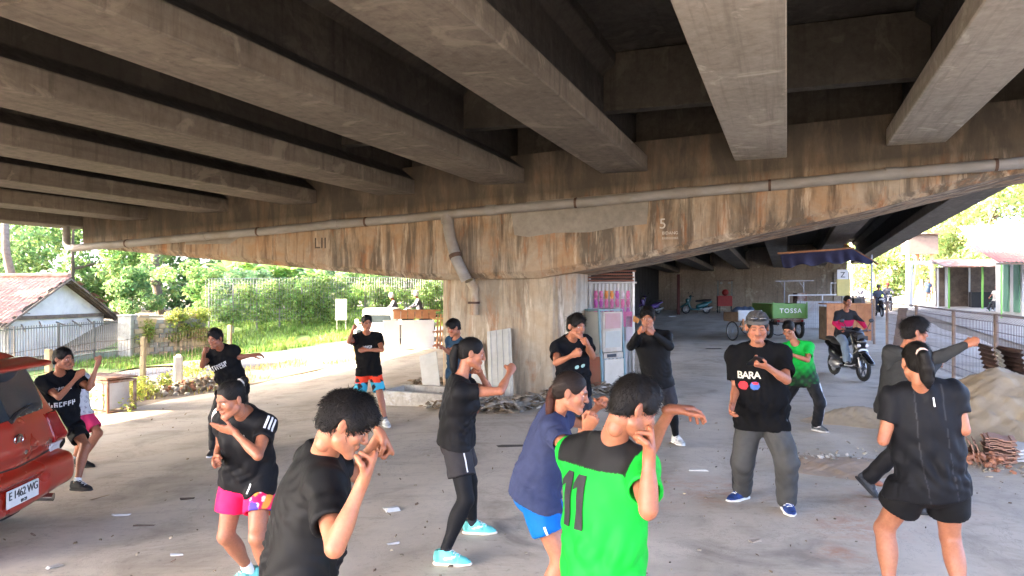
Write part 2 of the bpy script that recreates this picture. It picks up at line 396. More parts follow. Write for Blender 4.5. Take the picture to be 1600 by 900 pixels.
mb.prism([(-13.2, -16.5, zgir(-13.2)+1.362), (10.6, -16.5, zgir(10.6)+1.362), (10.6, -16.5, zgir(10.6)+1.62), (-13.2, -16.5, zgir(-13.2)+1.62)], (0, 17.5, 0))  # deck cut short behind the camera to let daylight in
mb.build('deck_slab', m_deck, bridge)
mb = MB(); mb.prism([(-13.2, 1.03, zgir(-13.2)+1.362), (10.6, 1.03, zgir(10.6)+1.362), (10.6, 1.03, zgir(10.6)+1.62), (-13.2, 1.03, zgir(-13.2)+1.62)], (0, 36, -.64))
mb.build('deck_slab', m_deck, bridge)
for t in (-13.05, 10.45):
    mb = MB(); mb.prism([(t-.14, -16.5, zgir(t)+1.61), (t+.14, -16.5, zgir(t)+1.61), (t+.08, -16.5, zgir(t)+2.5), (t-.08, -16.5, zgir(t)+2.5)], (0, 17.5, 0)); mb.build('parapet', m_deck, bridge)
    mb = MB(); mb.prism([(t-.14, 1.03, zgir(t)+1.61), (t+.14, 1.03, zgir(t)+1.61), (t+.08, 1.03, zgir(t)+2.5), (t-.08, 1.03, zgir(t)+2.5)], (0, 36, -.64)); mb.build('parapet', m_deck, bridge)
for i in range(len(CORN)-1):                                 # cross beams between neighbouring girders
    a, b = CORN[i]-.39+.115, CORN[i+1]-.39-.115
    for s in (-1.9, -10.5):
        z0 = zgir((a+b)/2)
        mb = MB(); mb.box(((a+b)/2, s, z0+.93), (b-a-.02, .22, .82)); mb.build('cross_beam', m_deck, bridge, bevel=.01)
    mb = MB(); mb.box(((a+b)/2, .5, zgir((a+b)/2)+.86), (b-a-.02, .25, .96)); mb.build('end_beam', m_deck, bridge, bevel=.01)

pier = empty('bridge_pier', P(0, 0), -BA, 'rust streaked hammerhead pier with one stout column', 'pier')
low = [(-10.35, 2.84), (-1.7, 2.06), (.45, 2.08), (2.1, 2.34), (5.8, 3.09), (7.66, 3.53), (10.4, 3.88)]
mb = MB(); n = len(low)
W0, W1 = 0.0, 2.0
def capbody(a, b):
    """one cast length of the cap with a chamfered lower edge"""
    pr = []
    for (t, zl) in (a, b):
        zt = zcap(t)
        pr.append([(t, W0, zt), (t, W0, zl+.10), (t, W0+.10, zl), (t, W1-.10, zl), (t, W1, zl+.10), (t, W1, zt)])
    m = 6; vs = pr[0]+pr[1]
    return vs, [tuple(range(m)), tuple(range(2*m-1, m-1, -1))]+[((i+1) % m, i, m+i, m+(i+1) % m) for i in range(m)]
segs = [low[0], low[1], low[2], low[3], low[4], low[5], low[6]]
vs = []; fs = []
for (t, zl) in segs:
    zt = zcap(t); vs += [(t, W0, zt), (t, W0, zl+.12), (t, W0+.10, zl), (t, W1-.10, zl), (t, W1, zl+.12), (t, W1, zt)]
for i in range(len(segs)-1):
    for j in range(6): fs.append((i*6+j, i*6+(j+1) % 6, (i+1)*6+(j+1) % 6, (i+1)*6+j))
fs += [tuple(range(6)), tuple(range((len(segs)-1)*6+5, (len(segs)-1)*6-1, -1))]
mb.add(vs, fs); cap = mb.build('pier_cap', m_cap, pier)
mb = MB(); mb.prism([(-10.3, .62, zcap(-10.3)-.05), (10.3, .62, zcap(10.3)-.05), (10.3, .62, zcap(10.3)+.80), (-10.3, .62, zcap(-10.3)+.80)], (0, .76, 0))
mb.build('bearing_wall', m_deck, pier)
# column with chamfered corners
mb = MB(); w, dd, ch = 2.62, 1.5, .28; cxm, cym = -.30, .98
oct_ = [(-w/2+ch, -dd/2), (w/2-ch, -dd/2), (w/2, -dd/2+ch), (w/2, dd/2-ch), (w/2-ch, dd/2), (-w/2+ch, dd/2), (-w/2, dd/2-ch), (-w/2, -dd/2+ch)]
mb.prism([(cxm+x, cym+y, -.6) for x, y in oct_], (0, 0, 2.9)); col_o = mb.build('column', m_col, pier, bevel=.05, seg=2)
# patch of grey plaster, a few millimetres proud of the cap face
def face_poly(pts, y0, y1): return [(t, y0, z) for t, z in pts], (0, y1-y0, 0)
mb = MB(); po = [(.05, 2.84), (.3, 2.80), (.8, 2.86), (1.4, 2.85), (1.9, 2.93), (2.38, 2.96), (2.42, 3.45), (2.3, 3.50), (1.1, 3.45), (.3, 3.42), (-.02, 3.3)]
mb.prism([(t, -.012, z) for t, z in po], (0, .03, 0)); mb.build('plaster_patch', m_patch, pier)
mb = MB(); po = [(-7.4, 2.84), (-6.2, 2.83), (-5.9, 2.98), (-6.6, 3.04), (-7.3, 3.0)]
mb.prism([(t, -.010, z) for t, z in po], (0, .03, 0)); mb.build('plaster_patch', m_patch, pier)
# stencilled survey marks
m_mark = M('stencil_paint', (.62, .58, .5), (.4, .36, .3), 20, .9, .1)
m_markd = M('dark_stencil', (.06, .05, .04), (.10, .08, .06), 20, .9, .1)
def stencil(txt, t, z, size, mat_, parent=pier, lift=-.006):
    o = link_mesh('stencil_mark', text_mesh(txt, size, mat_, .001), parent); o.location = (t, lift, z); o.rotation_euler = (R(90), 0, 0); return o
stencil('5', 2.64, 2.95, .24, m_mark); stencil('BIDANG', 2.76, 2.80, .07, m_mark)
for k, (t, z) in enumerate(((2.76, 2.695), (2.76, 2.675))): stencil('==========', t, z+.03, .045, m_mark)
stencil('LII', -4.0, 2.78, .30, m_markd)
# far wall closing the second span, with board joints
mb = MB(); mb.prism([(-12.5, 36, -.5), (7.9, 36, -.5), (7.9, 36, zgir(7.9)+.72), (-12.5, 36, zgir(-12.5)+.72)], (0, 1.2, 0))
aw = empty('bridge_abutment', P(0, 0), -BA, 'stained concrete wall closing the far end of the overpass', 'wall')
mb.build('wall_face', m_wall, aw)
mb = MB(); mb.box((7.6, 36.6, 1.2), (.9, 1.6, 3.6)); mb.build('wing', m_wall, aw, bevel=.02)

# dark zinc fence added to block light from the left under the far span
zf = empty('added_zinc_fence', P(-3.3, 0), -BA, 'dark zinc sheet fence added to keep side light out under the far span', 'fence')
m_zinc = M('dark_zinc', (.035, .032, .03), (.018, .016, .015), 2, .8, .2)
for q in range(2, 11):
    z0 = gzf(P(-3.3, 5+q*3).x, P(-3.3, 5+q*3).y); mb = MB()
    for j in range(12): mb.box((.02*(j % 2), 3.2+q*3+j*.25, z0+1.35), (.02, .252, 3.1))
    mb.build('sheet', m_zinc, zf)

# ------------------------------------------------------------------ drain pipe along the cap
m_pvc = M('grey_pvc', (.29, .28, .265), (.19, .18, .165), 3, .6, .05, 40, dirt=(.20, .15, .10), dirt_amt=.6, stretch=(.6, 2, 2))
m_strap = M('rusty_strap', (.11, .065, .045), (.07, .04, .03), 12, .85, .3)
pipe = empty('drain_pipe', P(0, 0), -BA, 'long grey drain pipe strapped along the pier cap', 'pipe')
PY = -.11
def zp(t): return 3.30+.0455*t
joints = [-10.55, -6.8, -3.6, -.35, 2.95, 6.0, 8.9, 10.6]
for a, b in zip(joints[:-1], joints[1:]):
    mb = MB(); mb.tube([(a+.01, PY, zp(a)), ((a+b)/2, PY, zp((a+b)/2)-.012), (b-.01, PY, zp(b))], .082, 14); mb.build('pipe_length', m_pvc, pipe, smooth=True)
for t in joints[1:-1]:
    mb = MB(); mb.tube([(t-.09, PY, zp(t)), (t+.09, PY, zp(t))], .094, 14); mb.build('pipe_collar', m_pvc, pipe, smooth=True)
for t in (-8.9, -5.4, -2.9, 1.2, 4.3, 7.3):
    mb = MB(); mb.tube([(t-.02, PY, zp(t)-.006), (t+.02, PY, zp(t)-.006)], .090, 14); mb.box((t, PY+.06, zp(t)), (.04, .11, .05)); mb.build('pipe_strap', m_strap, pipe)
mb = MB(); mb.tube([(-10.55, PY, zp(-10.55)), (-10.66, PY, zp(-10.6)+.02), (-10.72, PY, zp(-10.6)+.12), (-10.72, PY, zp(-10.6)+.5)], .082, 14); mb.build('pipe_elbow', m_pvc, pipe, smooth=True)
# the downpipe on the column
mb = MB(); mb.tube([(-1.2, PY, zp(-1.2)-.06), (-1.17, PY, 2.9), (-1.02, -.13, 2.42), (-.85, -.06, 2.05)], .10, 14); mb.build('downpipe', m_pvc, pipe, smooth=True)
mb = MB(); mb.tube([(-1.22, PY, zp(-1.2)-.02), (-1.20, PY, zp(-1.2)-.16)], .115, 14); mb.build('pipe_tee', m_pvc, pipe, smooth=True)
mb = MB(); mb.tube([(-1.055, -.122, 2.52), (-1.03, -.13, 2.45)], .112, 14); mb.build('pipe_strap', m_strap, pipe)
mb = MB(); mb.tube([(-.85, .06, 2.05), (-.80, .165, 1.9), (-.80, .175, 1.42)], .085, 14); mb.build('downpipe', m_col, pipe, smooth=True)
mb = MB(); mb.tube([(-.80, .150, 1.66), (-.80, .150, 1.62)], .11, 14); mb.build('pipe_strap', m_strap, pipe)
# ================================================================== people: bodies grown as one skin from posed bones
CAMP = np.array([0., 0., H])
def A3(v): return np.array([v[0], v[1], v[2]], float)
def unit(v): v = np.asarray(v, float); return v/max(1e-9, np.linalg.norm(v))
class Field:
    """a distance field on a grid, grown by smooth unions and meshed once"""
    def __init__(s, lo, hi, res):
        s.res = res; s.lo = np.asarray(lo, float); s.n = np.maximum(4, np.ceil((np.asarray(hi)-s.lo)/res).astype(int)+1)
        s.ax = [s.lo[i]+np.arange(s.n[i])*res for i in range(3)]
        s.D = np.full(s.n, .2, np.float32)
    def _sl(s, lo, hi):
        a = np.clip(np.floor((lo-s.lo)/s.res).astype(int), 0, s.n-1); b = np.clip(np.ceil((hi-s.lo)/s.res).astype(int)+1, 1, s.n)
        if (b <= a).any(): return None
        g = np.meshgrid(*[s.ax[i][a[i]:b[i]].astype(np.float32) for i in range(3)], indexing='ij')
        return tuple(slice(a[i], b[i]) for i in range(3)), g
    def _join(s, sl, d, k):
        D = s.D[sl]
        if k <= 0: s.D[sl] = np.minimum(D, d); return
        h = np.clip(.5+.5*(D-d)/k, 0, 1); s.D[sl] = D+(d-D)*h-k*h*(1-h)
    def _cut(s, sl, d, k):                                  # remove where d < 0
        D = s.D[sl]; e = -d
        if k <= 0: s.D[sl] = np.maximum(D, e); return
        h = np.clip(.5-.5*(D-e)/k, 0, 1); s.D[sl] = D+(e-D)*h+k*h*(1-h)
    def cone(s, a, b, r1, r2, k=.02, side=None, flat1=1.0, flat2=1.0, cut=False):
        """rounded cone from a to b; with side, the section is an ellipse: r across side, r*flat across the other way"""
        a = A3(a); b = A3(b); rm = max(r1, r2)*max(1, flat1, flat2)+k+3*s.res
        q = s._sl(np.minimum(a, b)-rm, np.maximum(a, b)+rm)
        if q is None: return
        sl, (x, y, z) = q; ba = b-a; L2 = max(1e-9, ba@ba)
        px, py, pz = x-a[0], y-a[1], z-a[2]
        h = np.clip((px*ba[0]+py*ba[1]+pz*ba[2])/L2, 0, 1)
        px -= h*ba[0]; py -= h*ba[1]; pz -= h*ba[2]; r = r1+(r2-r1)*h
        if side is None: d = np.sqrt(px*px+py*py+pz*pz)-r
        else:
            w = unit(ba) if L2 > 1e-6 else np.array([0, 0, 1.]); sd_ = unit(np.asarray(side)-w*(np.asarray(side)@w)); fr = np.cross(w, sd_)
            fl = flat1+(flat2-flat1)*h
            c1 = px*sd_[0]+py*sd_[1]+pz*sd_[2]; c2 = px*fr[0]+py*fr[1]+pz*fr[2]; c3 = px*w[0]+py*w[1]+pz*w[2]
            m = np.sqrt(c1*c1+(c2/fl)**2+c3*c3); d = (m-r)*np.minimum(1, fl)
        (s._cut if cut else s._join)(sl, d.astype(np.float32), k)
    def ell(s, c, fr, r, k=.01, cut=False):
        """ellipsoid: fr = three axes (rows), r = radii"""
        c = A3(c); rm = max(r)+k+3*s.res; q = s._sl(c-rm, c+rm)
        if q is None: return
        sl, (x, y, z) = q; px, py, pz = x-c[0], y-c[1], z-c[2]
        e = [(px*fr[i][0]+py*fr[i][1]+pz*fr[i][2])/r[i] for i in range(3)]
        m = np.sqrt(e[0]**2+e[1]**2+e[2]**2); d = (m-1)*min(r)
        (s._cut if cut else s._join)(sl, d.astype(np.float32), k)
    def plane(s, p, nrm, k=.004, near=None, rad=None):
        """cut away the side that nrm points to; optionally only near a point"""
        p = A3(p); nrm = unit(nrm)
        if near is None: sl = (slice(None),)*3; g = np.meshgrid(*[a.astype(np.float32) for a in s.ax], indexing='ij')
        else:
            q = s._sl(A3(near)-rad, A3(near)+rad)
            if q is None: return
            sl, g = q
        d = -((g[0]-p[0])*nrm[0]+(g[1]-p[1])*nrm[1]+(g[2]-p[2])*nrm[2])
        if near is not None:
            nn = A3(near); rr = np.sqrt((g[0]-nn[0])**2+(g[1]-nn[1])**2+(g[2]-nn[2])**2); d = np.maximum(d, rr-rad+.02)
        s._cut(sl, d.astype(np.float32), k)
    def merge(s, o, k=.02):
        s._join((slice(None),)*3, o.D, k)
    def net(s):
        """surface nets"""
        D = s.D; S = D < 0
        n = np.array(D.shape)-1
        c = [S[i:i+n[0], j:j+n[1], k:k+n[2]] for i in (0, 1) for j in (0, 1) for k in (0, 1)]
        al = c[0].copy(); an = c[0].copy()
        for q in c[1:]: al &= q; an |= q
        act = an & ~al; idx = np.argwhere(act)
        if len(idx) == 0: return np.zeros((0, 3)), np.zeros((0, 4), int)
        vid = np.full(act.shape, -1, np.int32); vid[act] = np.arange(len(idx))
        off = np.array([(i, j, k) for i in (0, 1) for j in (0, 1) for k in (0, 1)])
        val = np.stack([D[idx[:, 0]+o[0], idx[:, 1]+o[1], idx[:, 2]+o[2]] for o in off], 1)
        acc = np.zeros((len(idx), 3)); cnt = np.zeros(len(idx))
        for a in range(8):
            for b in range(a+1, 8):
                if np.abs(off[a]-off[b]).sum() != 1: continue
                va, vb = val[:, a], val[:, b]; m = (va < 0) != (vb < 0)
                t = np.where(m, va/np.where(m, va-vb, 1), 0)
                p = off[a]+(off[b]-off[a])*t[:, None]; acc += p*m[:, None]; cnt += m
        v = s.lo+(idx+acc/np.maximum(cnt, 1)[:, None])*s.res
        fs = []
        for axn in range(3):
            o1, o2 = [(1, 2), (2, 0), (0, 1)][axn]
            sh = list(D.shape); sl0 = [slice(None)]*3; sl1 = [slice(None)]*3
            sl0[axn] = slice(0, -1); sl1[axn] = slice(1, None)
            for o in (o1, o2): sl0[o] = slice(1, -1); sl1[o] = slice(1, -1)
            e0, e1 = S[tuple(sl0)], S[tuple(sl1)]; ch = np.argwhere(e0 != e1)
            if len(ch) == 0: continue
            base = ch.copy(); base[:, o1] += 1; base[:, o2] += 1
            flip = e0[ch[:, 0], ch[:, 1], ch[:, 2]]
            def g(d1, d2):
                q = base.copy(); q[:, o1] += d1; q[:, o2] += d2; return vid[q[:, 0], q[:, 1], q[:, 2]]
            quad = np.stack([g(-1, -1), g(0, -1), g(0, 0), g(-1, 0)], 1)
            quad[~flip] = quad[~flip][:, ::-1]; fs.append(quad)
        return v, np.concatenate(fs)
def smooth_net(v, f, it=2, w=.5):
    for _ in range(it):
        acc = np.zeros_like(v); c = np.zeros(len(v))
        for k in range(4):
            np.add.at(acc, f[:, k], v[f[:, (k+1) % 4]]); np.add.at(acc, f[:, k], v[f[:, (k+3) % 4]]); np.add.at(c, f[:, k], 2)
        v = v+w*(acc/np.maximum(c, 1)[:, None]-v)
    return v
def normals(v, f):
    a = v[f[:, 2]]-v[f[:, 0]]; b = v[f[:, 3]]-v[f[:, 1]]; nf = np.cross(a, b); n = np.zeros_like(v)
    for k in range(4): np.add.at(n, f[:, k], nf)
    return n/np.maximum(1e-9, np.linalg.norm(n, axis=1))[:, None]
def folds(p, seed, dirs, amp, freq):
    """cloth folds: warped ridges along given directions"""
    r = np.random.default_rng(seed); out = np.zeros(len(p))
    for d in dirs:
        for q in range(2):
            w = unit(unit(d)+r.normal(0, .28, 3)); u = unit(np.cross(w, r.normal(0, 1, 3)))
            fr = freq*r.uniform(.6, 1.7); ph = r.uniform(0, 6.28)
            x = p@w*fr+1.3*np.sin(p@u*fr*.45+ph)+.7*np.sin(p@np.cross(u, w)*fr*.6+ph*2)
            mod = .5+.5*np.sin(p@u*fr*.33+ph*3)
            out += (np.abs(np.sin(x))**1.6-.45)*mod*mod
    return amp*out/max(1, len(dirs))

def attr_mat(name, rough, bump, bscale, spec=.35, sss=0.0, sheen=0.0, stretch=(1, 1, 1), mottled=.12):
    k = NT(name); a = k.n('ShaderNodeAttribute', attribute_name='Col'); v = k.coord(stretch)
    f = k.noise(v, bscale*.12, 5, .6)
    col = k.mix(1.0, a.outputs['Color'], k.ramp(f, [(.3, 1-mottled), (.7, 1+mottled)]), 'MULTIPLY')
    nrm = k.bump(k.noise(v, bscale, 4, .6), bump, .003)
    k.done(col, rough, nrm, spec=spec)
    if sss: k.b.inputs['Subsurface Weight'].default_value = sss; k.b.inputs['Subsurface Radius'].default_value = (.012, .004, .002)
    if sheen: k.b.inputs['Sheen Weight'].default_value = sheen; k.b.inputs['Sheen Roughness'].default_value = .5
    return k.m
def skin_mat():
    k = NT('skin'); a = k.n('ShaderNodeAttribute', attribute_name='Col'); v = k.coord()
    col = k.mix(k.ramp(k.noise(v, 16, 6, .65), [(.35, 0.0), (.7, .35)]), a.outputs['Color'], (.30, .10, .065))
    col = k.mix(1.0, col, k.ramp(k.noise(v, 70, 5, .7), [(.3, .84), (.7, 1.12)]), 'MULTIPLY')
    n1 = k.bump(k.noise(v, 420, 3, .6), .12, .001); n2 = k.bump(k.noise(v, 38, 5, .6), .12, .004, n1)
    k.done(col, k.ramp(k.noise(v, 24, 5, .6), [(.3, .40), (.7, .60)]), n2, spec=.4)
    k.b.inputs['Subsurface Weight'].default_value = .08; k.b.inputs['Subsurface Radius'].default_value = (.010, .004, .002); return k.m
m_skin = skin_mat()
m_cloth = attr_mat('knit_cloth', .92, .3, 260, .06, sheen=0.0, mottled=.10)
m_sport = attr_mat('sport_cloth', .62, .2, 200, .12, sheen=0.0, mottled=.07)
m_hair = attr_mat('black_hair', .58, .4, 90, .16, stretch=(1, 1, 1), mottled=.35)
m_shoe = attr_mat('shoe_mesh', .7, .35, 160, .3, mottled=.1)
def rmat(axis, ang): return np.array(Matrix.Rotation(ang, 3, Vector(axis)))
SK = srgb(205, 150, 118)
SKIN = dict(tan=srgb(155, 101, 73), fair=srgb(158, 104, 76), brown=srgb(140, 89, 64), dark=srgb(135, 84, 58))

def ray_solve(par, uv, L, sign, stretch=1.12):
    r = unit([(uv[0]-CX)/F, 1, -(uv[1]-HY)/F]); p = par-CAMP; b = p@r; disc = b*b-p@p+L*L
    k = b+sign*math.sqrt(disc) if disc > 0 else b
    q = CAMP+r*k; dv = q-par; ln = np.linalg.norm(dv)
    if ln > L*stretch: q = par+dv/ln*L*stretch
    return q
def facing(yaw): a = R(yaw); return np.array([math.sin(a), -math.cos(a), 0.]), np.array([math.cos(a), math.sin(a), 0.])

def hand_prims(fl, W, D, N, right, pose, s, inflate=0.0):
    """palm and five separate fingers; D fingers, N where the palm looks"""
    D = unit(D); N = unit(N-D*(N@D)); T = np.cross(D, N)*(1 if right else -1)      # towards the thumb
    cur = dict(fist=(88, 98, 62), guard=(75, 88, 55), relax=(24, 34, 20), open=(8, 12, 8), hold=(42, 52, 30), flat=(4, 6, 4))[pose]
    L = .084*s; fl.cone(W-D*.02*s, W+D*L*.35, .0235*s, .032*s, .010, side=T, flat1=.82, flat2=.55)
    fl.cone(W+D*L*.30+T*.006*s, W+D*L*.93, .037*s, .040*s, .012, side=T, flat1=.52, flat2=.42)
    spec = [(.030, 1.0, .042, .027, .022), (.010, 1.04, .046, .030, .023), (-.011, 1.0, .043, .028, .023), (-.030, .93, .034, .021, .020)]
    for i, (off, al, a, b, c) in enumerate(spec):
        p = W+D*L*al*.97+T*off*s; ang = 0.; d = D; r = (.0094 if i < 3 else .0082)*s
        for j, (ln, cu) in enumerate(zip((a, b, c), cur)):
            ang += R(cu+(i-1.5)*2.5); sp = T*(off*1.1 if pose in ('relax', 'open') else 0)
            d = unit(D*math.cos(ang)+N*math.sin(ang)+sp); q = p+d*ln*s
            fl.cone(p, q, r, r*.93, .004); p = q; r *= .93
    b0 = W+D*L*.28+T*.030*s+N*.006*s
    if pose in ('fist', 'guard'): th = [(D*.62+T*.62+N*.45, .040), (D*.55-T*.25+N*.75, .032), (D*.12-T*.85+N*.30, .026)]
    elif pose == 'hold': th = [(D*.6+T*.75+N*.45, .040), (D*.85+T*.15+N*.5, .032), (D*.9-T*.2+N*.4, .026)]
    else: th = [(D*.62+T*.78+N*.25, .042), (D*.85+T*.42+N*.2, .032), (D*.93+T*.28+N*.2, .027)]
    p = b0; r = .0125*s; fl.cone(W+D*L*.12+T*.014*s, b0, .016*s, .0135*s, .01)
    for d, ln in th: q = p+unit(d)*ln*s; fl.cone(p, q, r, r*.88, .005); p = q; r *= .88
    return D, N, T

def head_build(root, Hc, fr, s, res, skin, opt):
    """a head with a face; fr rows = left, forward, up"""
    Lf, Fw, Up = fr
    Q = lambda l, f_, u: Hc+(Lf*l+Fw*f_+Up*u)*s
    ex = .20*s; fl = Field(Hc-ex, Hc+ex, res)
    wide = opt.get('wide', 1.0)
    fl.ell(Q(0, -.008, .034), fr, (.073*s*wide, .094*s, .084*s), .01)
    fl.ell(Q(0, .028, -.035), fr, (.058*s*wide, .060*s, .074*s), .02)
    for sg in (-1, 1):
        fl.cone(Q(sg*.047*wide, .005, -.060), Q(sg*.014, .074, -.097), .022*s*wide, .017*s, .02)
        fl.ell(Q(sg*.040*wide, .060, -.022), fr, (.026*s, .024*s, .026*s), .015)
        fl.cone(Q(sg*.012, .089, .022), Q(sg*.042, .074, .021), .010*s, .009*s, .012)
    fl.cone(Q(-.008, .079, -.098), Q(.008, .079, -.098), .017*s, .017*s, .015)
    fl.cone(Q(0, .088, .012), Q(0, .108, -.026), .008*s, .0125*s, .010)
    for sg in (-1, 1):
        fl.ell(Q(sg*.013, .098, -.030), fr, (.009*s, .011*s, .008*s), .006)
        fl.ell(Q(sg*.032, .097, .004), fr, (.015*s, .013*s, .010*s), .010, cut=True)
        fl.ell(Q(sg*.031, .072, .003), fr, (.0145*s, .0145*s, .0125*s), .003)
        fl.ell(Q(sg*.0765*wide, -.012, -.004), [unit(Lf+Fw*.35*-sg*0+Fw*-.3), unit(Fw+Up*.12), unit(Up-Fw*.15)], (.010*s, .019*s, .032*s), .006)
        fl.ell(Q(sg*.087*wide, -.004, -.002), fr, (.006*s, .010*s, .018*s), .004, cut=True)
    fl.cone(Q(-.019, .086, -.054), Q(.019, .086, -.054), .008*s, .008*s, .006); fl.ell(Q(0, .093, -.053), fr, (.016*s, .008*s, .006*s), .004)
    fl.ell(Q(0, .090, -.067), fr, (.019*s, .009*s, .007*s), .006)
    fl.cone(Q(0, -.030, -.03), Q(0, -.034, -.11), .045*s*wide, .036*s*wide, .025)
    fl.plane(Q(0, -.03, -.165), -Up, .002)
    v, f = fl.net(); v = smooth_net(v, f, 1, .35)
    q = (v-Hc)/s; l = q@Lf; fw = q@Fw; u = q@Up
    col = np.tile(np.array(skin), (len(v), 1)); al = np.abs(l)
    def blend(mask, c): col[:] = col*(1-mask[:, None])+np.array(c)*mask[:, None]
    fr_ = fw > .045
    blend(.30*np.exp(-((al-.042)/.02)**2-((u+.03)/.02)**2)*fr_, (skin[0]*1.1, skin[1]*.72, skin[2]*.68))
    lips = (np.exp(-((al/.021)**4)-((u+.0605)/.0105)**4))*(fw > .07); blend(.62*lips, (skin[0]*.80, skin[1]*.46, skin[2]*.45))
    mouth = (np.exp(-((al/.021)**4)-((u+.0602)/.0022)**2))*(fw > .07); blend(.75*mouth, (skin[0]*.25, skin[1]*.14, skin[2]*.13))
    brow = np.exp(-((al-.031)/.019)**4-((u-.0255+.25*(al-.028)**2/.02)/.0055)**4)*fr_; blend(.88*brow, (.012, .009, .008))
    ey = u-.003
    if opt.get('closed'):
        lid = np.exp(-((al-.031)/.0145)**4-((ey+.004)/.003)**2)*fr_; blend(.85*lid, (.03, .018, .014))
    else:
        eye = (((al-.031)/.0138)**2+(ey/.0058)**2 < 1) & fr_; col[eye] = (.55, .50, .46)
        g = opt.get('gaze', 0.0); iris = (((l-np.sign(l)*.031-g)/.0064)**2+((ey-.0005)/.0062)**2 < 1) & eye; col[iris] = (.016, .010, .008)
        lid = np.exp(-((al-.031)/.0155)**4-((ey-.0072)/.0022)**2)*fr_; blend(.85*lid, (.02, .013, .011))
        lid2 = np.exp(-((al-.031)/.0145)**4-((ey+.0068)/.002)**2)*fr_; blend(.4*lid2, (skin[0]*.4, skin[1]*.3, skin[2]*.3))
    if opt.get('beard'):
        ms = np.exp(-((al-.012)/.017)**4-((u+.044)/.006)**4)*fr_; blend(.6*ms, (.03, .022, .018))
        bd = np.exp(-((al/.022)**4)-((u+.098)/.016)**4)*fr_; blend(.72*bd, (.03, .022, .018))
    return v, f, col, Q

def strands(v, f, nrm, flow, n, seed, ln, lift, width, pick=None, jit=.38):
    """many fine locks lying along the hair"""
    r = np.random.default_rng(seed); idx = np.arange(len(v)) if pick is None else np.nonzero(pick)[0]
    i = r.choice(idx, n); p = v[i]+r.normal(0, .002, (n, 3)); N = nrm[i]
    d = flow(p)+r.normal(0, jit, (n, 3)); d -= N*(d*N).sum(1)[:, None]*.9; d /= np.maximum(1e-6, np.linalg.norm(d, axis=1))[:, None]
    L = ln*r.uniform(.6, 1.3, n)[:, None]; lf = lift*r.uniform(.2, 1.3, n)[:, None]
    sd_ = np.cross(d, N); sd_ /= np.maximum(1e-6, np.linalg.norm(sd_, axis=1))[:, None]; w = width*r.uniform(.6, 1.3, n)[:, None]
    curl = r.normal(0, .35, (n, 1))
    pts = [p-N*.003, p+d*L*.45+N*lf+sd_*curl*L*.12, p+d*L+N*lf*.35+sd_*curl*L*.45]
    vs = np.concatenate([pts[0]-sd_*w, pts[0]+sd_*w, pts[1]-sd_*w*.8, pts[1]+sd_*w*.8, pts[2]-sd_*w*.12, pts[2]+sd_*w*.12])
    k = np.arange(n); F4 = np.concatenate([np.stack([k, k+n, k+3*n, k+2*n], 1), np.stack([k+2*n, k+3*n, k+5*n, k+4*n], 1)])
    return vs, F4
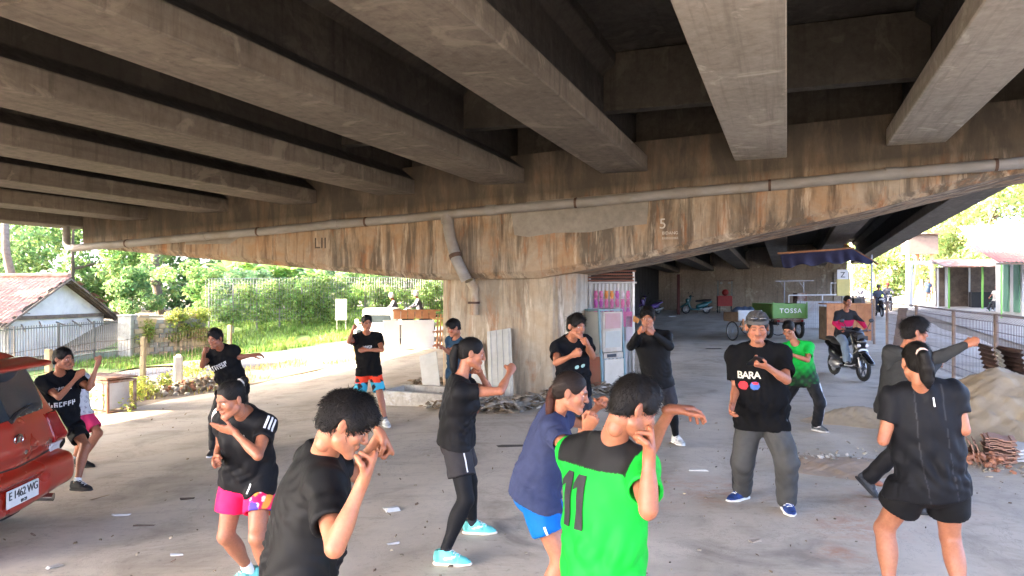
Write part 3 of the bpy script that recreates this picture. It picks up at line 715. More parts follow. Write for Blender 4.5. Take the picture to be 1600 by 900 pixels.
def hair_build(root, Hc, fr, s, res, opt, Q, seed, detail):
    Lf, Fw, Up = fr; style = opt.get('hair', 'short'); wide = opt.get('wide', 1.0)
    ex = .24*s; fl = Field(Hc-ex, Hc+ex, res); th = dict(short=.014, mop=.020, crop=.010, tied=.008, curly=.018)[style]
    fl.ell(Q(0, -.012, .036), fr, ((.074*wide+th*.55)*s, (.095+th*.6)*s, (.084+th)*s), 0)
    if style != 'tied': fl.ell(Q(0, .012, .088), fr, (.060*s, (.062+th*.6)*s, (.034+th)*s), .02)
    if style in ('mop', 'curly'): fl.ell(Q(0, .066, .082), fr, (.056*s, .026*s, .024*s), .02)
    # nape
    if style != 'tied': fl.ell(Q(0, -.058, -.035), fr, (.062*s*wide, .042*s, .05*s), .02)
    else: fl.ell(Q(0, -.055, -.03), fr, (.062*s*wide, .048*s, .05*s), .02)
    # free the face, the ears and the neck
    hl = dict(short=.064, mop=.054, crop=.066, tied=.070, curly=.056)[style]
    fl.ell(Q(0, .112, hl-.095), fr, (.076*s*wide, .088*s, .095*s), .008, cut=True)
    for sg in (-1, 1):
        fl.ell(Q(sg*.085*wide, .020, -.045), fr, (.035*s, .048*s, .060*s), .006, cut=True)
        fl.ell(Q(sg*.088*wide, -.012, -.012), fr, (.022*s, .022*s, .034*s), .005, cut=True)
    lowu = dict(short=-.058, mop=-.062, crop=-.058, tied=-.055, curly=-.060)[style]
    fl.plane(Q(0, -.06, lowu), -Up+Fw*.55, .01)
    v, f = fl.net()
    if len(f) == 0: return None
    v = smooth_net(v, f, 1, .4); n = normals(v, f); q = (v-Hc)/s
    r = np.random.default_rng(seed)
    crown = Q(0, -.045, .115)
    if style == 'tied': tie = Q(0, -.115, opt.get('tie', .03)); flow = lambda p: unit_rows(tie-p)
    else:
        fw_bias = opt.get('fringe', .5)
        flow = lambda p: unit_rows(p-crown)+Fw*fw_bias*.5*((p-Hc)@Fw > 0)[:, None]-Up*.1
    fq = {'tied': 60, 'short': 42, 'mop': 36, 'crop': 55, 'curly': 48}[style]
    ampl = {'tied': .0014, 'short': .005, 'mop': .006, 'crop': .002, 'curly': .007}[style]*s
    w = sum(np.sin(q@r.normal(0, fq, 3)+r.uniform(0, 6)) for _ in range(7))/3
    v = v+n*(ampl*w)[:, None]
    base = np.array(opt.get('haircol', (.0065, .0055, .005)))
    col = np.tile(base, (len(v), 1))
    V = [v]; Fs = [f]; C = [col]; o = len(v)
    if detail > 0:
        nn = int(detail*{'tied': 1500, 'short': 2200, 'mop': 2400, 'crop': 1800, 'curly': 2600}[style])
        ln = {'tied': .05, 'short': .030, 'mop': .045, 'crop': .016, 'curly': .032}[style]*s
        lf = {'tied': .0012, 'short': .003, 'mop': .004, 'crop': .002, 'curly': .008}[style]*s
        sv, sf = strands(v, f, n, flow, nn, seed+1, ln, lf, .0016*s if style != 'curly' else .0021*s, jit=.10 if style == 'tied' else .38)
        m_ = len(sv)//6; e_ = (np.concatenate([sv[2*m_:3*m_][None], sv[4*m_:5*m_][None]])-Hc)/s; bad = np.zeros(m_, bool)
        for e1 in e_:
            l1, f1, u1 = e1@Lf, e1@Fw, e1@Up
            bad |= (l1/.076)**2+((f1-.112)/.088)**2+((u1-hl+.095+(.008 if style in ('mop', 'curly') else 0))/.095)**2 < 1
            bad |= (np.abs(l1) > .06) & (np.abs(f1+.012) < .024) & (u1 < .024) & (u1 > -.05); bad |= (u1 < lowu-.012)
        sf = sf[~np.concatenate([bad, bad])]
        V.append(sv); Fs.append(sf+o); C.append(np.tile(base, (len(sv), 1))*r.uniform(.7, 1.9, (len(sv), 1)))
    me = np_mesh('hair', np.concatenate(V), np.concatenate(Fs), m_hair, True, np.concatenate(C))
    return me
def unit_rows(a): return a/np.maximum(1e-6, np.linalg.norm(a, axis=1))[:, None]
def tail_mesh(pts, rad, seed, n=700, col=(.0065, .0055, .005)):
    """a hanging tail of hair from many locks round a core"""
    r = np.random.default_rng(seed); pts = np.array(pts); V = []; Fs = []; o = 0; m = len(pts)
    for k in range(n):
        a = r.uniform(0, 6.28); rr = math.sqrt(r.uniform(.25, 1)); off = np.array([math.cos(a), math.sin(a)*.8, r.normal(0, .2)])*rr
        w = .0022*r.uniform(.6, 1.4); side = unit(np.cross(off+1e-3, [0, 0, 1])); end = r.uniform(.75, 1.02); ring = []
        for i in range(m):
            t = i/(m-1)*end*(m-1); j = min(int(t), m-2); c = pts[j]+(pts[j+1]-pts[j])*(t-j); R_ = rad[j]+(rad[j+1]-rad[j])*(t-j)
            p = c+off*R_+r.normal(0, .0016, 3); ww = w*(1 if i < m-1 else .2); ring += [p-side*ww, p+side*ww]
        V += ring
        for i in range(m-1): b = o+2*i; Fs.append((b, b+1, b+3, b+2))
        o += 2*m
    V = np.array(V); C = np.tile(np.array(col), (len(V), 1))*np.repeat(r.uniform(.7, 1.9, (n, 1)), 2*m, 0)
    mb = Field(pts.min(0)-max(rad)-.02, pts.max(0)+max(rad)+.02, .006)
    for i in range(m-1): mb.cone(pts[i], pts[i+1], rad[i]*.85, rad[i+1]*.85, .01)
    v, f = mb.net(); C = np.concatenate([C, np.tile(np.array(col), (len(v), 1))])
    return np_mesh('hair_tail', np.concatenate([V, v]), np.concatenate([np.array(Fs), f+len(V)]), m_hair, True, C)

m_print = M('white_print', (.72, .72, .70), (.6, .6, .58), 30, .8, .05)
BVH = {}
def decal_on(target_me, parent, name, me, origin, right, up, direction, lift=.004):
    """lay a flat printed mesh (local XY) on a surface by casting it along direction"""
    key = target_me.name
    if key not in BVH: 
        vs = [v.co.copy() for v in target_me.vertices]; BVH[key] = BVHTree.FromPolygons(vs, [tuple(p.vertices) for p in target_me.polygons])
    tree = BVH[key]; right = Vector(right).normalized(); dv = Vector(direction).normalized()
    right = (right-dv*right.dot(dv)).normalized(); up = Vector(up); up = (up-dv*up.dot(dv)-right*up.dot(right)).normalized()
    o = Vector(origin)
    bm = bmesh.new(); bm.from_mesh(me)
    for _ in range(3):
        es = [e for e in bm.edges if e.calc_length() > .018]
        if es: bmesh.ops.subdivide_edges(bm, edges=es, cuts=1)
        bmesh.ops.triangulate(bm, faces=bm.faces)
    last = None
    for v in bm.verts:
        z = v.co.z; p = o+right*v.co.x+up*v.co.y; h, n, i, d = tree.ray_cast(p-dv*.35, dv)
        if h is None: h = p
        v.co = h-dv*(lift+z)
    bm.to_mesh(me); bm.free()
    return link_mesh(name, me, parent)
def quad_mesh(polys, mat_, thick=.001, name='print'):
    mb = MB()
    for po in polys: mb.prism([(x, y, -thick) for x, y in po], (0, 0, 2*thick))
    return mb.mesh(name, mat_)

def person(label, h=1.62, skin='tan', yaw=0, hipyaw=None, pelvis=(0, 0, 5), neck=(0, 0, 0), head=None, hyaw=None, hpitch=0,
           el=None, er=None, wl=None, wr=None, sl=(0, 0), sr=(0, 0), hl='fist', hr='fist', nl=None, nr=None, dl=None, dr=None,
           fl=None, fr=None, fyl=None, fyr=None, kl=None, kr=None, female=False, bulk=1.0, belly=0.0,
           top='tee', topcol=(.012, .012, .013), topfn=None, hem=-.06, sleeve=.62, bottom='shorts', botcol=(.012, .012, .013), botfn=None, botlen=.55,
           loose=1.0, shoe=(.5, .5, .5), sole=(.7, .7, .68), sock=None, res=.010, hd=.5, opt={}, group='people training under the overpass', seed=1,
           topmat=None, botmat=None, over=None, legskin=True, extra=None, dsh=0.0, on=None, hres=None, name='person', hroll=0):
    """pelvis/neck: (u, v, depth) in the photo; el.. wr: (u, v) of elbows and wrists solved by bone length; fl/fr: ankles as (u, depth[, lift])"""
    s = h/1.65; sk = np.array(SKIN[skin]); hipyaw = yaw if hipyaw is None else hipyaw; hyaw = yaw if hyaw is None else hyaw
    Pv = A3(at(*pelvis)) if len(pelvis) == 3 else np.array(pelvis[:3]); Nk = A3(at(*neck))
    T0 = Nk-Pv; Lt = .50*s
    axis = unit(T0); Nk = Pv+axis*min(max(np.linalg.norm(T0), .44*s), .58*s) if on is None else Nk
    fw, lf = facing(yaw); fwh, lfh = facing(hipyaw)
    lfc = unit(lf-axis*(lf@axis)); fwc = unit(np.cross(axis, lfc)*1.0)
    if fwc@fw < 0: fwc = -fwc
    shw = (.150 if female else .168)*s*(1+.35*(bulk-1)); hpw = (.088 if female else .080)*s
    J = dict(Ls=Nk+lfc*shw-axis*.052*s, Rs=Nk-lfc*shw-axis*.052*s)
    if dsh: J['Ls'] = J['Ls']+fwc*dsh; J['Rs'] = J['Rs']-fwc*dsh
    J['Lh'] = Pv+lfh*hpw; J['Rh'] = Pv-lfh*hpw
    UA, FA = .278*s, .240*s
    for k, e, w, sg in (('L', el, wl, sl), ('R', er, wr, sr)):
        J[k+'e'] = ray_solve(J[k+'s'], e, UA, sg[0]) if len(e) == 2 else J[k+'s']+unit(lfc*e[0]+fwc*e[1]+axis*e[2])*UA
        J[k+'w'] = ray_solve(J[k+'e'], w, FA, sg[1]) if len(w) == 2 else J[k+'e']+unit(lfc*w[0]+fwc*w[1]+axis*w[2])*FA
    TH, SH = .405*s, .385*s
    for k, f_, kk in (('L', fl, kl), ('R', fr, kr)):
        if len(f_) == 3 and f_[2] == 'xyz': pass
        g = A3(gp(f_[0], f_[1], (.085 if len(f_) < 3 else f_[2])*s)); J[k+'a'] = g
        hp = J[k+'h']; d = g-hp; dist = np.linalg.norm(d); u_ = d/dist
        th, sh = TH, SH
        if dist > (TH+SH)*.995: q = dist/((TH+SH)*.995); th *= q; sh *= q
        a = (th*th-sh*sh+dist*dist)/(2*dist); hgt = math.sqrt(max(0, th*th-a*a))
        pole = fwh+(lfh*(.25 if k == 'L' else -.25)) if kk is None else (lfh*kk[0]+fwh*kk[1]+np.array([0, 0, kk[2]]))
        pole = unit(pole-u_*(pole@u_)); J[k+'k'] = hp+u_*a+pole*hgt
    fyl = hipyaw if fyl is None else fyl; fyr = hipyaw if fyr is None else fyr
    base = Pv.copy(); base[2] = gzf(Pv[0], Pv[1])
    root = empty(name, base, 0, label, 'person', group)
    def put(name_, me):
        o = link_mesh(name_, me, root); me.transform(Matrix.Translation(Vector(-base))); return o
    allj = np.array([J[k] for k in J]+[Pv, Nk]); lo = allj.min(0)-.24*s; hi = allj.max(0)+.24*s; lo[2] = max(lo[2], base[2]-.06)
    # ---- skin
    lean = .93; F_ = Field(lo, hi, res)
    w1 = .86 if female else 1.0
    at_ = lambda t: Pv+(Nk-Pv)*t
    def torso(fi, g, k=.05, top_=True):
        b = bulk
        hipR = (.150 if female else .140)*s*b
        fi.cone(Pv-axis*.02*s-lfh*.03*s, Pv-axis*.02*s+lfh*.03*s, hipR*.72+g, hipR*.72+g, k)
        fi.cone(at_(.02), at_(.30), hipR*.86+g, (.124 if not female else .112)*s*b+g, k, side=lfc, flat1=.80, flat2=.76)
        fi.cone(at_(.30), at_(.62), (.124 if not female else .112)*s*b+g, (.146*w1+.004)*s*b+g, k, side=lfc, flat1=.76, flat2=.72)
        fi.cone(at_(.62), at_(.84), (.146*w1+.004)*s*b+g, .125*s*b*w1+g, k, side=lfc, flat1=.72, flat2=.62)
        if belly: fi.ell(at_(.28)+fwc*.06*s, [lfc, fwc, axis], ((.135+belly*.3)*s*b+g, (.085+belly)*s+g, .16*s+g), .06)
        if female:
            for sg in (-1, 1): fi.ell(at_(.66)+fwc*.085*s+lfc*sg*.062*s, [lfc, fwc, axis], (.058*s+g, .052*s+g, .056*s+g), .035)
        else:
            for sg in (-1, 1): fi.ell(at_(.72)+fwc*.060*s+lfc*sg*.066*s, [lfc, fwc, axis], (.072*s*b+g, .040*s+g, .055*s+g), .03)
        for sg, sh_ in ((1, 'Ls'), (-1, 'Rs')):
            fi.cone(Nk-axis*.045*s-fwc*.01*s, J[sh_]+axis*.004, .060*s*b+g, .052*s*b+g, .035)
            fi.cone(Nk+axis*.02*s-fwc*.018*s, J[sh_]+axis*.018*s, .038*s+g*.6, .036*s+g*.8, .035)
            fi.cone(at_(.66)+lfc*sg*.10*s, J[sh_]-axis*.01, .062*s*b+g, .050*s*b+g, .04)
    torso(F_, -.012 if top else 0.0)
    Hc = None
    hfw, hlf = facing(hyaw); hup = np.array([0, 0, 1.])
    Rx = rmat(hlf, R(hpitch)); hfw = Rx@hfw; hup = Rx@hup
    if hroll: Rr = rmat(hfw, R(hroll)); hlf = Rr@hlf; hup = Rr@hup
    frm = [hlf, hfw, hup]; hs = .95*s*(.97 if female else 1.0)*opt.get('hscale', 1.0)
    if head is not None: Hc = ray_solve(Nk+axis*.03*s, head, .185*s, opt.get('hsign', -1), 1.02) if len(head) == 2 else A3(at(*head))
    else: Hc = Nk+axis*.12*s+hup*.10*s+hfw*.03*s
    nb = Hc-hfw*.030*hs-hup*.060*hs
    F_.cone(Nk-axis*.05*s, nb, .057*s*(.88 if female else 1), .047*s*(.88 if female else 1), .025)
    for k in 'LR':
        S_, E, W = J[k+'s'], J[k+'e'], J[k+'w']; b = (1+.5*(bulk-1))*(.82 if female else .87)
        F_.cone(S_, E, .047*s*b, .036*s*b, .02); F_.ell(S_*.55+E*.45, [unit(E-S_), *_perp(E-S_)], (.10*s, .043*s*b, .043*s*b), .02)
        F_.cone(E, W, .035*s*b, .025*s*b, .012); m = E*.72+W*.28; F_.ell(m, [unit(W-E), *_perp(W-E)], (.080*s, .038*s*b, .038*s*b), .012)
        hp, kn, an = J[k+'h'], J[k+'k'], J[k+'a']; b = (1+.5*(bulk-1))*(1.04 if female else 1)
        g = -.008 if bottom in ('pants', 'leggings') else 0.0
        F_.cone(hp, kn, .080*s*b+g, .050*s*b+g, .04); F_.cone(kn, an, .048*s*b+g, .033*s+g*.5, .02)
        cf = kn*.70+an*.30; back = -(unit(np.cross(np.cross(kn-hp, an-kn), an-kn))) if np.linalg.norm(np.cross(kn-hp, an-kn)) > .004 else -fwh
        if back@fwh > 0: back = -back
        F_.ell(cf+back*.014*s, [unit(an-kn), *_perp(an-kn)], (.115*s, .050*s*b+g, .050*s*b+g), .03)
        F_.ell(kn+(-back)*.010*s, [unit(an-kn), *_perp(an-kn)], (.05*s, .043*s+g, .043*s+g), .02)
        yw = fyl if k == 'L' else fyr; ff, _ = facing(yw)
        F_.cone(an-np.array([0, 0, .02*s]), an+ff*.10*s-np.array([0, 0, .05*s]), .034*s, .026*s, .02)
    F_.plane(base+np.array([0, 0, -.02]), [0, 0, -1])
    v, f = F_.net(); v = smooth_net(v, f, 2, .5)
    col = np.tile(sk, (len(v), 1))
    # knees, elbows and hands a little redder
    for k in ('Le', 'Re', 'Lk', 'Rk'):
        m = np.exp(-(np.linalg.norm(v-J[k], axis=1)/.05)**2)[:, None]*.35; col = col*(1-m)+sk*np.array([.9, .72, .66])*m
    if bottom == 'leggings': pass
    if hres is None: hres = .0042 if res < .011 else .006
    hv, hf, hc, Q = head_build(root, Hc, frm, hs, hres, sk, opt)
    parts = [(v, f, col), (hv, hf, hc)]
    for k, pose, nn, dd in (('L', hl, nl, dl), ('R', hr, nr, dr)):
        E, W = J[k+'e'], J[k+'w']; D = unit(W-E); 
        if dd is not None: D = unit(lfc*dd[0]+fwc*dd[1]+axis*dd[2])
        inw = unit((Pv+Nk)*.5+fwc*.1-W) if nn is None else lfc*nn[0]+fwc*nn[1]+axis*nn[2]
        inw = inw+np.array([.001, .002, .003])
        hfld = Field(W-.23*s, W+.23*s, .0042 if res < .011 else .0065); hfld.cone(E*.22+W*.78, W, .0245*s*(.86 if female else .92), .0225*s*(.86 if female else .92), .008)
        hand_prims(hfld, W, D, inw, k == 'R', pose, s*(.84 if female else .91))
        a, b_ = hfld.net(); a = smooth_net(a, b_, 1, .3); c_ = np.tile(sk*np.array([.97, .9, .87]), (len(a), 1)); parts.append((a, b_, c_))
    o = 0; V = []; FF = []; CC = []
    for a, b_, c_ in parts: V.append(a); FF.append(b_+o); CC.append(c_); o += len(a)
    put('body', np_mesh('body', np.concatenate(V), np.concatenate(FF), m_skin, True, np.concatenate(CC)))
    if not opt.get('nohair'):
        hm = hair_build(root, Hc, frm, hs, hres*1.15, opt, Q, seed, hd)
        if hm: put('hair', hm)
    # ---- clothes
    info = dict(J=J, Pv=Pv, Nk=Nk, axis=axis, lf=lfc, fw=fwc, fwh=fwh, lfh=lfh, s=s, root=root, base=base, put=put, Q=Q, Hc=Hc, frm=frm, hs=hs, lfcam=lf)
    def loc3(v): q = v-Pv; return (q@lfc)/s, (q@fwc)/s, (q@axis)/s
    specs = ([(bottom, botcol, botlen, botfn)] if bottom else [])+([('shorts', over[0], over[1], None)] if over else [])
    Fbs = []
    for (bottom, botcol, botlen, botfn) in specs:
        Fb = Field(lo-.03, hi+.03, res)
        gb = (.020*loose if bottom in ('shorts', 'pants') else .003)*s; b = (1+.5*(bulk-1))*(1.04 if female else 1)
        hipR = (.150 if female else .140)*s*bulk
        Fb.cone(Pv-axis*.02*s-lfh*.03*s, Pv-axis*.02*s+lfh*.03*s, hipR*.70+gb*.5, hipR*.70+gb*.5, .03)
        Fb.cone(at_(.0), at_(.18), hipR*.90+gb*.5, .128*s*bulk+gb*.3, .03, side=lfc, flat1=.82, flat2=.78)
        for k in 'LR':
            hp, kn, an = J[k+'h'], J[k+'k'], J[k+'a']
            if bottom == 'shorts':
                Fs = Field(lo-.03, hi+.03, res); e = hp+(kn-hp)*botlen; d_ = unit(kn-hp); r_ = .080*s*b*(1-.28*botlen)+gb*1.5
                Fs.cone(hp, e+d_*.03, .083*s*b+gb*.5, r_, .03); Fs.plane(e, d_, .003); Fs.cone(e-d_*.04*s, e+d_*.06, r_-.020, r_-.014, .003, cut=True); Fb.merge(Fs, .02)
            else:
                Fb.cone(hp, kn, .080*s*b+gb, .052*s*b+gb*1.1, .035)
                e = kn+(an-kn)*(.97 if bottom == 'pants' else .93)
                if bottom == 'pants': Fb.cone(kn, e, .053*s*b+gb*1.1, .045*s+gb*1.2, .03)
                else:
                    Fb.cone(kn, e, .050*s*b+gb, .036*s+gb, .02); cf = kn*.70+an*.30
                    Fb.ell(cf-fwh*.014*s, [unit(an-kn), *_perp(an-kn)], (.115*s, .051*s*b+gb, .051*s*b+gb), .03)
                Fb.plane(e, an-kn, .003, near=e+unit(an-kn)*.10*s, rad=.115*s)
        Fb.plane(Pv+axis*((hem+.10)*s if top and not (bottom == 'leggings' and over) else .09*s), axis, .003)
        Fbs.append(Fb)
    Fc = Field(lo-.03, hi+.03, res)
    g = .016*s*loose
    if top:
        hz = hem*s
        torso(Fc, g*.75)
        cr = (.130 if female else .146)*s*bulk+g*.6; hr_ = (.150 if female else .146)*s*bulk+g*.9+.010*s
        Fc.cone(at_(.66), at_(.30), cr, (cr+hr_)*.48+g*.2, .05, side=lfc, flat1=.74, flat2=.76)
        Fc.cone(at_(.30), Pv+axis*(min(hz, 0)-.02), (cr+hr_)*.48+g*.2, hr_, .03, side=lfc, flat1=.76, flat2=.80)
        for k in 'LR':
            S_, E, W = J[k+'s'], J[k+'e'], J[k+'w']; b = (1+.5*(bulk-1))
            if top == 'long':
                Fc.cone(S_, E, .052*s*b+g*.5, .042*s*b+g*.5, .02); Fc.cone(E, E*.06+W*.94, .042*s*b+g*.5, .030*s*b+g*.35, .02)
            else:
                Fs = Field(lo-.03, hi+.03, res); d_ = unit(E-S_); e = S_+(E-S_)*sleeve
                r2 = .048*s*b+g*(.85 if not female else .5)
                Fs.cone(S_-d_*.01, e+d_*.02, .052*s*b+g*.6, r2, .02); Fs.plane(e, d_, .003)
                Fs.cone(e-d_*.03*s, e+d_*.05*s, r2-.015, r2-.011, .003, cut=True); Fc.merge(Fs, .018)
        g3 = np.meshgrid(*[a.astype(np.float32) for a in Fc.ax], indexing='ij'); w3 = sum((g3[i]-Pv[i])*axis[i] for i in range(3))
        for Fb in Fbs:                                       # the shirt hangs over the waistband
            m3 = (w3 > (hem-.03)*s) & (Fc.D < .06); x_, y_ = Fc.D[m3], Fb.D[m3]-.011; h_ = np.clip(.5+.5*(x_-y_)/.02, 0, 1); Fc.D[m3] = x_+(y_-x_)*h_-.02*h_*(1-h_)
        Fc.plane(Pv+axis*hz, -axis, .003)
        Fc.cone(Nk+axis*.015*s+fwc*.004*s, Nk+axis*.12*s+fwc*.035*s, .058*s*opt.get('collar', 1.0), .085*s, .008, cut=True)
        v, f = Fc.net(); v = smooth_net(v, f, 2, .5); n = normals(v, f)
        amp = (.030 if top == 'tee' else .022)*s*loose**.5
        dirs = [axis*.5+lfc*.8, axis*.5-lfc*.8, axis*.2+lfc, axis]
        lx, ly, lz = loc3(v); wgt = (.5+.9*np.exp(-((lz-.10)/.12)**2))*np.clip((lz-hem)/.09+.22, 0, 1)
        v = v+n*((folds(v, seed+5, dirs, amp, 20/s)+folds(v, seed+6, dirs[:2], amp*.35, 46/s))*wgt)[:, None]
        col = np.tile(np.array(topcol), (len(v), 1))
        if topfn: topfn(col, lx, ly, lz, v, info)
        tm = np_mesh('shirt', v, f, topmat or m_cloth, True, col); info['top_me'] = tm; put('shirt', tm); info['shirt_v'] = v
    for Fb, (bottom, botcol, botlen, botfn) in zip(Fbs, specs):
        v, f = Fb.net(); v = smooth_net(v, f, 2, .5); n = normals(v, f)
        amp = {'shorts': .014, 'pants': .020, 'leggings': .001}[bottom]*s
        v = v+n*folds(v, seed+9, [axis*.4+lfc, axis*.4-lfc, axis, fwh], amp, 24/s)[:, None]
        col = np.tile(np.array(botcol), (len(v), 1)); lx, ly, lz = loc3(v)
        if botfn: botfn(col, lx, ly, lz, v, info)
        bm_ = np_mesh({'shorts': 'shorts', 'pants': 'trousers', 'leggings': 'leggings'}[bottom], v, f, botmat or m_sport, True, col)
        info['bot_me'] = bm_; put(bm_.name.split('.')[0], bm_)
    # ---- socks and shoes
    for k, yw in (('L', fyl), ('R', fyr)):
        an = J[k+'a']; kn = J[k+'k']; ff, fs_ = facing(yw)
        f_ = fl if k == 'L' else fr; tip = f_[3] if len(f_) > 3 else 0.0          # heel lifted by this many degrees
        up = np.array([0, 0, 1.])
        if tip: Rt = rmat(fs_, R(tip)); ff = Rt@ff; up = Rt@up
        rs = min(res, .009); G = lambda a, b_, c_: an+(ff*a+fs_*b_+up*c_)*s
        fld = Field(an-.24*s, an+.26*s, rs)
        fld.cone(G(-.035, 0, -.040), G(.13, .004, -.052), .040*s, .036*s, .02, side=fs_, flat1=1.0, flat2=.75)
        fld.cone(G(.10, .004, -.050), G(.165, .002, -.060), .041*s, .028*s, .02, side=fs_, flat1=.75, flat2=.62)
        fld.cone(G(-.015, 0, .015), G(.06, 0, -.030), .036*s, .038*s, .03); fld.cone(G(-.04, 0, -.03), G(-.045, 0, .012), .03*s, .026*s, .02)
        fld.plane(G(0, 0, -.066), -up, .003)
        fld.plane(G(-.02, 0, .028), up+ff*-.3, .004); fld.cone(G(-.012, 0, .01), an*.8+kn*.2, .030*s, .04*s, .003, cut=True)
        v, f = fld.net(); v = smooth_net(v, f, 1, .4); q = (v-an)/s; a_ = q@ff; c_ = q@up; b_ = q@fs_
        col = np.tile(np.array(shoe), (len(v), 1)); m = (np.abs(np.sin(a_*26+b_*14)) > .93) & (c_ > -.045); col[m] = col[m]*.55; m = (a_ > .11) | (a_ < -.03); col[m] = col[m]*.72; m = (np.abs(c_+.035-a_*.25) < .006) & (np.abs(b_) > .022) & (a_ > .0) & (a_ < .09); col[m] = np.array(sole)*.9
        sho = put('shoe', np_mesh('shoe', v, f, m_shoe, True, col))
        if res < .0115:
            tr_ = BVHTree.FromPolygons([Vector(p) for p in v], [tuple(int(i) for i in q) for q in f]); lm = MB()
            for q in range(5):
                pts = []
                for w_ in (-.022, -.008, .008, .022):
                    o_ = Vector(G(.035+.019*q+(.008 if q % 2 else 0)*w_/.02, w_, .10)); hit = tr_.ray_cast(o_, Vector(-up))[0]
                    if hit is not None: pts.append(hit+Vector(up)*.002-Vector(base))
                if len(pts) == 4: lm.tube(pts, .0028*s, 5)
            if lm.v: lc = link_mesh('laces', lm.mesh('laces', m_print, True), sho)
        fld = Field(an-.24*s, an+.26*s, rs)
        fld.cone(G(-.042, 0, -.074), G(.10, .004, -.074), .042*s, .047*s, .01, side=fs_, flat1=.38, flat2=.36)
        fld.cone(G(.10, .004, -.074), G(.172, .0, -.070), .047*s, .030*s, .01, side=fs_, flat1=.36, flat2=.4)
        fld.plane(G(0, 0, -.0855), -up, .002)
        v, f = fld.net(); q = (v-an)/s
        so = np_mesh('sole', smooth_net(v, f, 1, .3), f, m_shoe, True, np.tile(np.array(sole), (len(v), 1))); so.transform(Matrix.Translation(Vector(-base)))
        link_mesh('sole', so, sho)
        if sock is not None:
            fld = Field(np.minimum(an, kn)-.12, np.maximum(an, kn)+.12, rs); fld.cone(an-up*.02, an+(kn-an)*opt.get('sockh', .22), .037*s, .040*s, .01)
            fld.plane(an+(kn-an)*opt.get('sockh', .22), kn-an, .002); v, f = fld.net()
            if len(f): put('sock', np_mesh('sock', v, f, m_cloth, True, np.tile(np.array(sock), (len(v), 1))))
    return info
def _perp(d):
    d = unit(d); a = np.array([0, 0, 1.]) if abs(d[2]) < .9 else np.array([1., 0, 0]); x = unit(np.cross(d, a)); return x, np.cross(d, x)
# ------------------------------------------------------------------ the people in the photo
BLK = (.008, .008, .009); CHAR = (.045, .045, .050); WHT = (.74, .74, .72)
m_print = M('white_print', (.72, .72, .70), (.6, .6, .58), 30, .8, .05)
m_printk = M('black_print', (.012, .012, .014), (.02, .02, .022), 30, .8, .05)
m_printr = M('red_print', (.55, .03, .04), (.4, .02, .03), 30, .8, .05)
m_printb = M('blue_print', (.05, .13, .42), (.04, .09, .3), 30, .8, .05)
def chest_print(I, name, me, t=.72, l=0.0, back=False, tilt=0.0, lift=.006):
    s = I['s']; o = I['Pv']+(I['Nk']-I['Pv'])*t+I['lf']*l*s; fw = I['fw'] if not back else -I['fw']
    right = I['lf'] if not back else -I['lf']                       # as read by someone facing it
    me2 = me; tm = I['top_me']; base = I['base']
    o2 = o-base; up = I['axis']
    if tilt: right = right*math.cos(tilt)+up*math.sin(tilt)
    return decal_on(tm, I['root'], name, me2, Vector(o2)+Vector(fw)*.02, Vector(right), Vector(up), Vector(-fw), lift)
def leg_print(I, name, me, k, t, side, lift=.004):
    J = I['J']; a, b = J[k+'h'], J[k+'k']; o = a+(b-a)*t-I['base']; dv = -unit(side)
    return decal_on(I['bot_me'], I['root'], name, me, Vector(o)-Vector(dv)*.05, Vector(np.cross(unit(side), unit(a-b))*-1), Vector(unit(a-b)), Vector(dv), lift)
NEAR, MID, FARR = .0085, .0105, .016
def bl(w, h, cx=0, cy=0): return [(cx-w/2, cy-h/2), (cx+w/2, cy-h/2), (cx+w/2, cy+h/2), (cx-w/2, cy+h/2)]

def glyphs(n, h, w, seed, mat_=None):
    """a line of small block marks, too far to read"""
    r = random.Random(seed); po = []; x = -n*w/2
    for i in range(n):
        t = w*.26; a, b = x+w*.1, x+w*.85
        po.append(bl(t, h, a+t/2, 0))
        for y in r.sample((-h/2+t/2, 0, h/2-t/2), r.choice((1, 2, 2))): po.append(bl(b-a-t, t, (a+t+b)/2, y))
        if r.random() < .5: po.append(bl(t, h*.5, b-t/2, r.choice((-1, 1))*h*.25))
        x += w
    return quad_mesh(po, mat_ or m_print, .0008, 'shirt_print')
# boy beside the red car
def p_car_boy():
    I = person('boy in black printed tee boxing beside the red car', 1.52, 'tan', 48, 60, (97, 660, 7.55), (93, 587, 7.45), (98, 561), 82, 4,
           (139, 607), (92, 621), (154, 564), (121, 589), (-1, 1), (-1, 1), fl=(120, 7.35), fr=(82, 7.9), fyl=78, fyr=60,
           topcol=(.010, .0105, .012), hem=-.10, bottom='shorts', botlen=.72, loose=1.2, shoe=(.02, .02, .022), sole=(.03, .03, .03), sock=WHT, res=MID, seed=11,
           opt=dict(hair='short', sockh=.14))
    chest_print(I, 'shirt_print', glyphs(5, .035, .034, 1), .80, -.01); chest_print(I, 'shirt_print', glyphs(6, .05, .040, 2), .48, -.02)
p_car_boy()
def pat_white(col, lx, ly, lz, v, I):
    n = np.sin(v[:, 0]*95)*np.sin(v[:, 2]*90+v[:, 1]*70); col[n > .72] = (.25, .22, .25)
person('youngster in white patterned top and pink shorts behind the boy by the car', 1.46, 'tan', 75, 75, (120, 642, 8.5), (114, 588, 8.5), (104, 566), 80, 5,
       (124, 622), (119, 626), (140, 606), (116, 640), (1, 1), (-1, 1), fl=(127, 8.4), fr=(116, 8.6), fyl=80, fyr=80,
       topcol=(.62, .60, .60), topfn=pat_white, bottom='shorts', botcol=srgb(215, 60, 105), botlen=.8, shoe=(.015, .015, .016), sole=(.02, .02, .02), sock=WHT, res=.013, seed=12, hd=.3, opt=dict(sockh=.16))
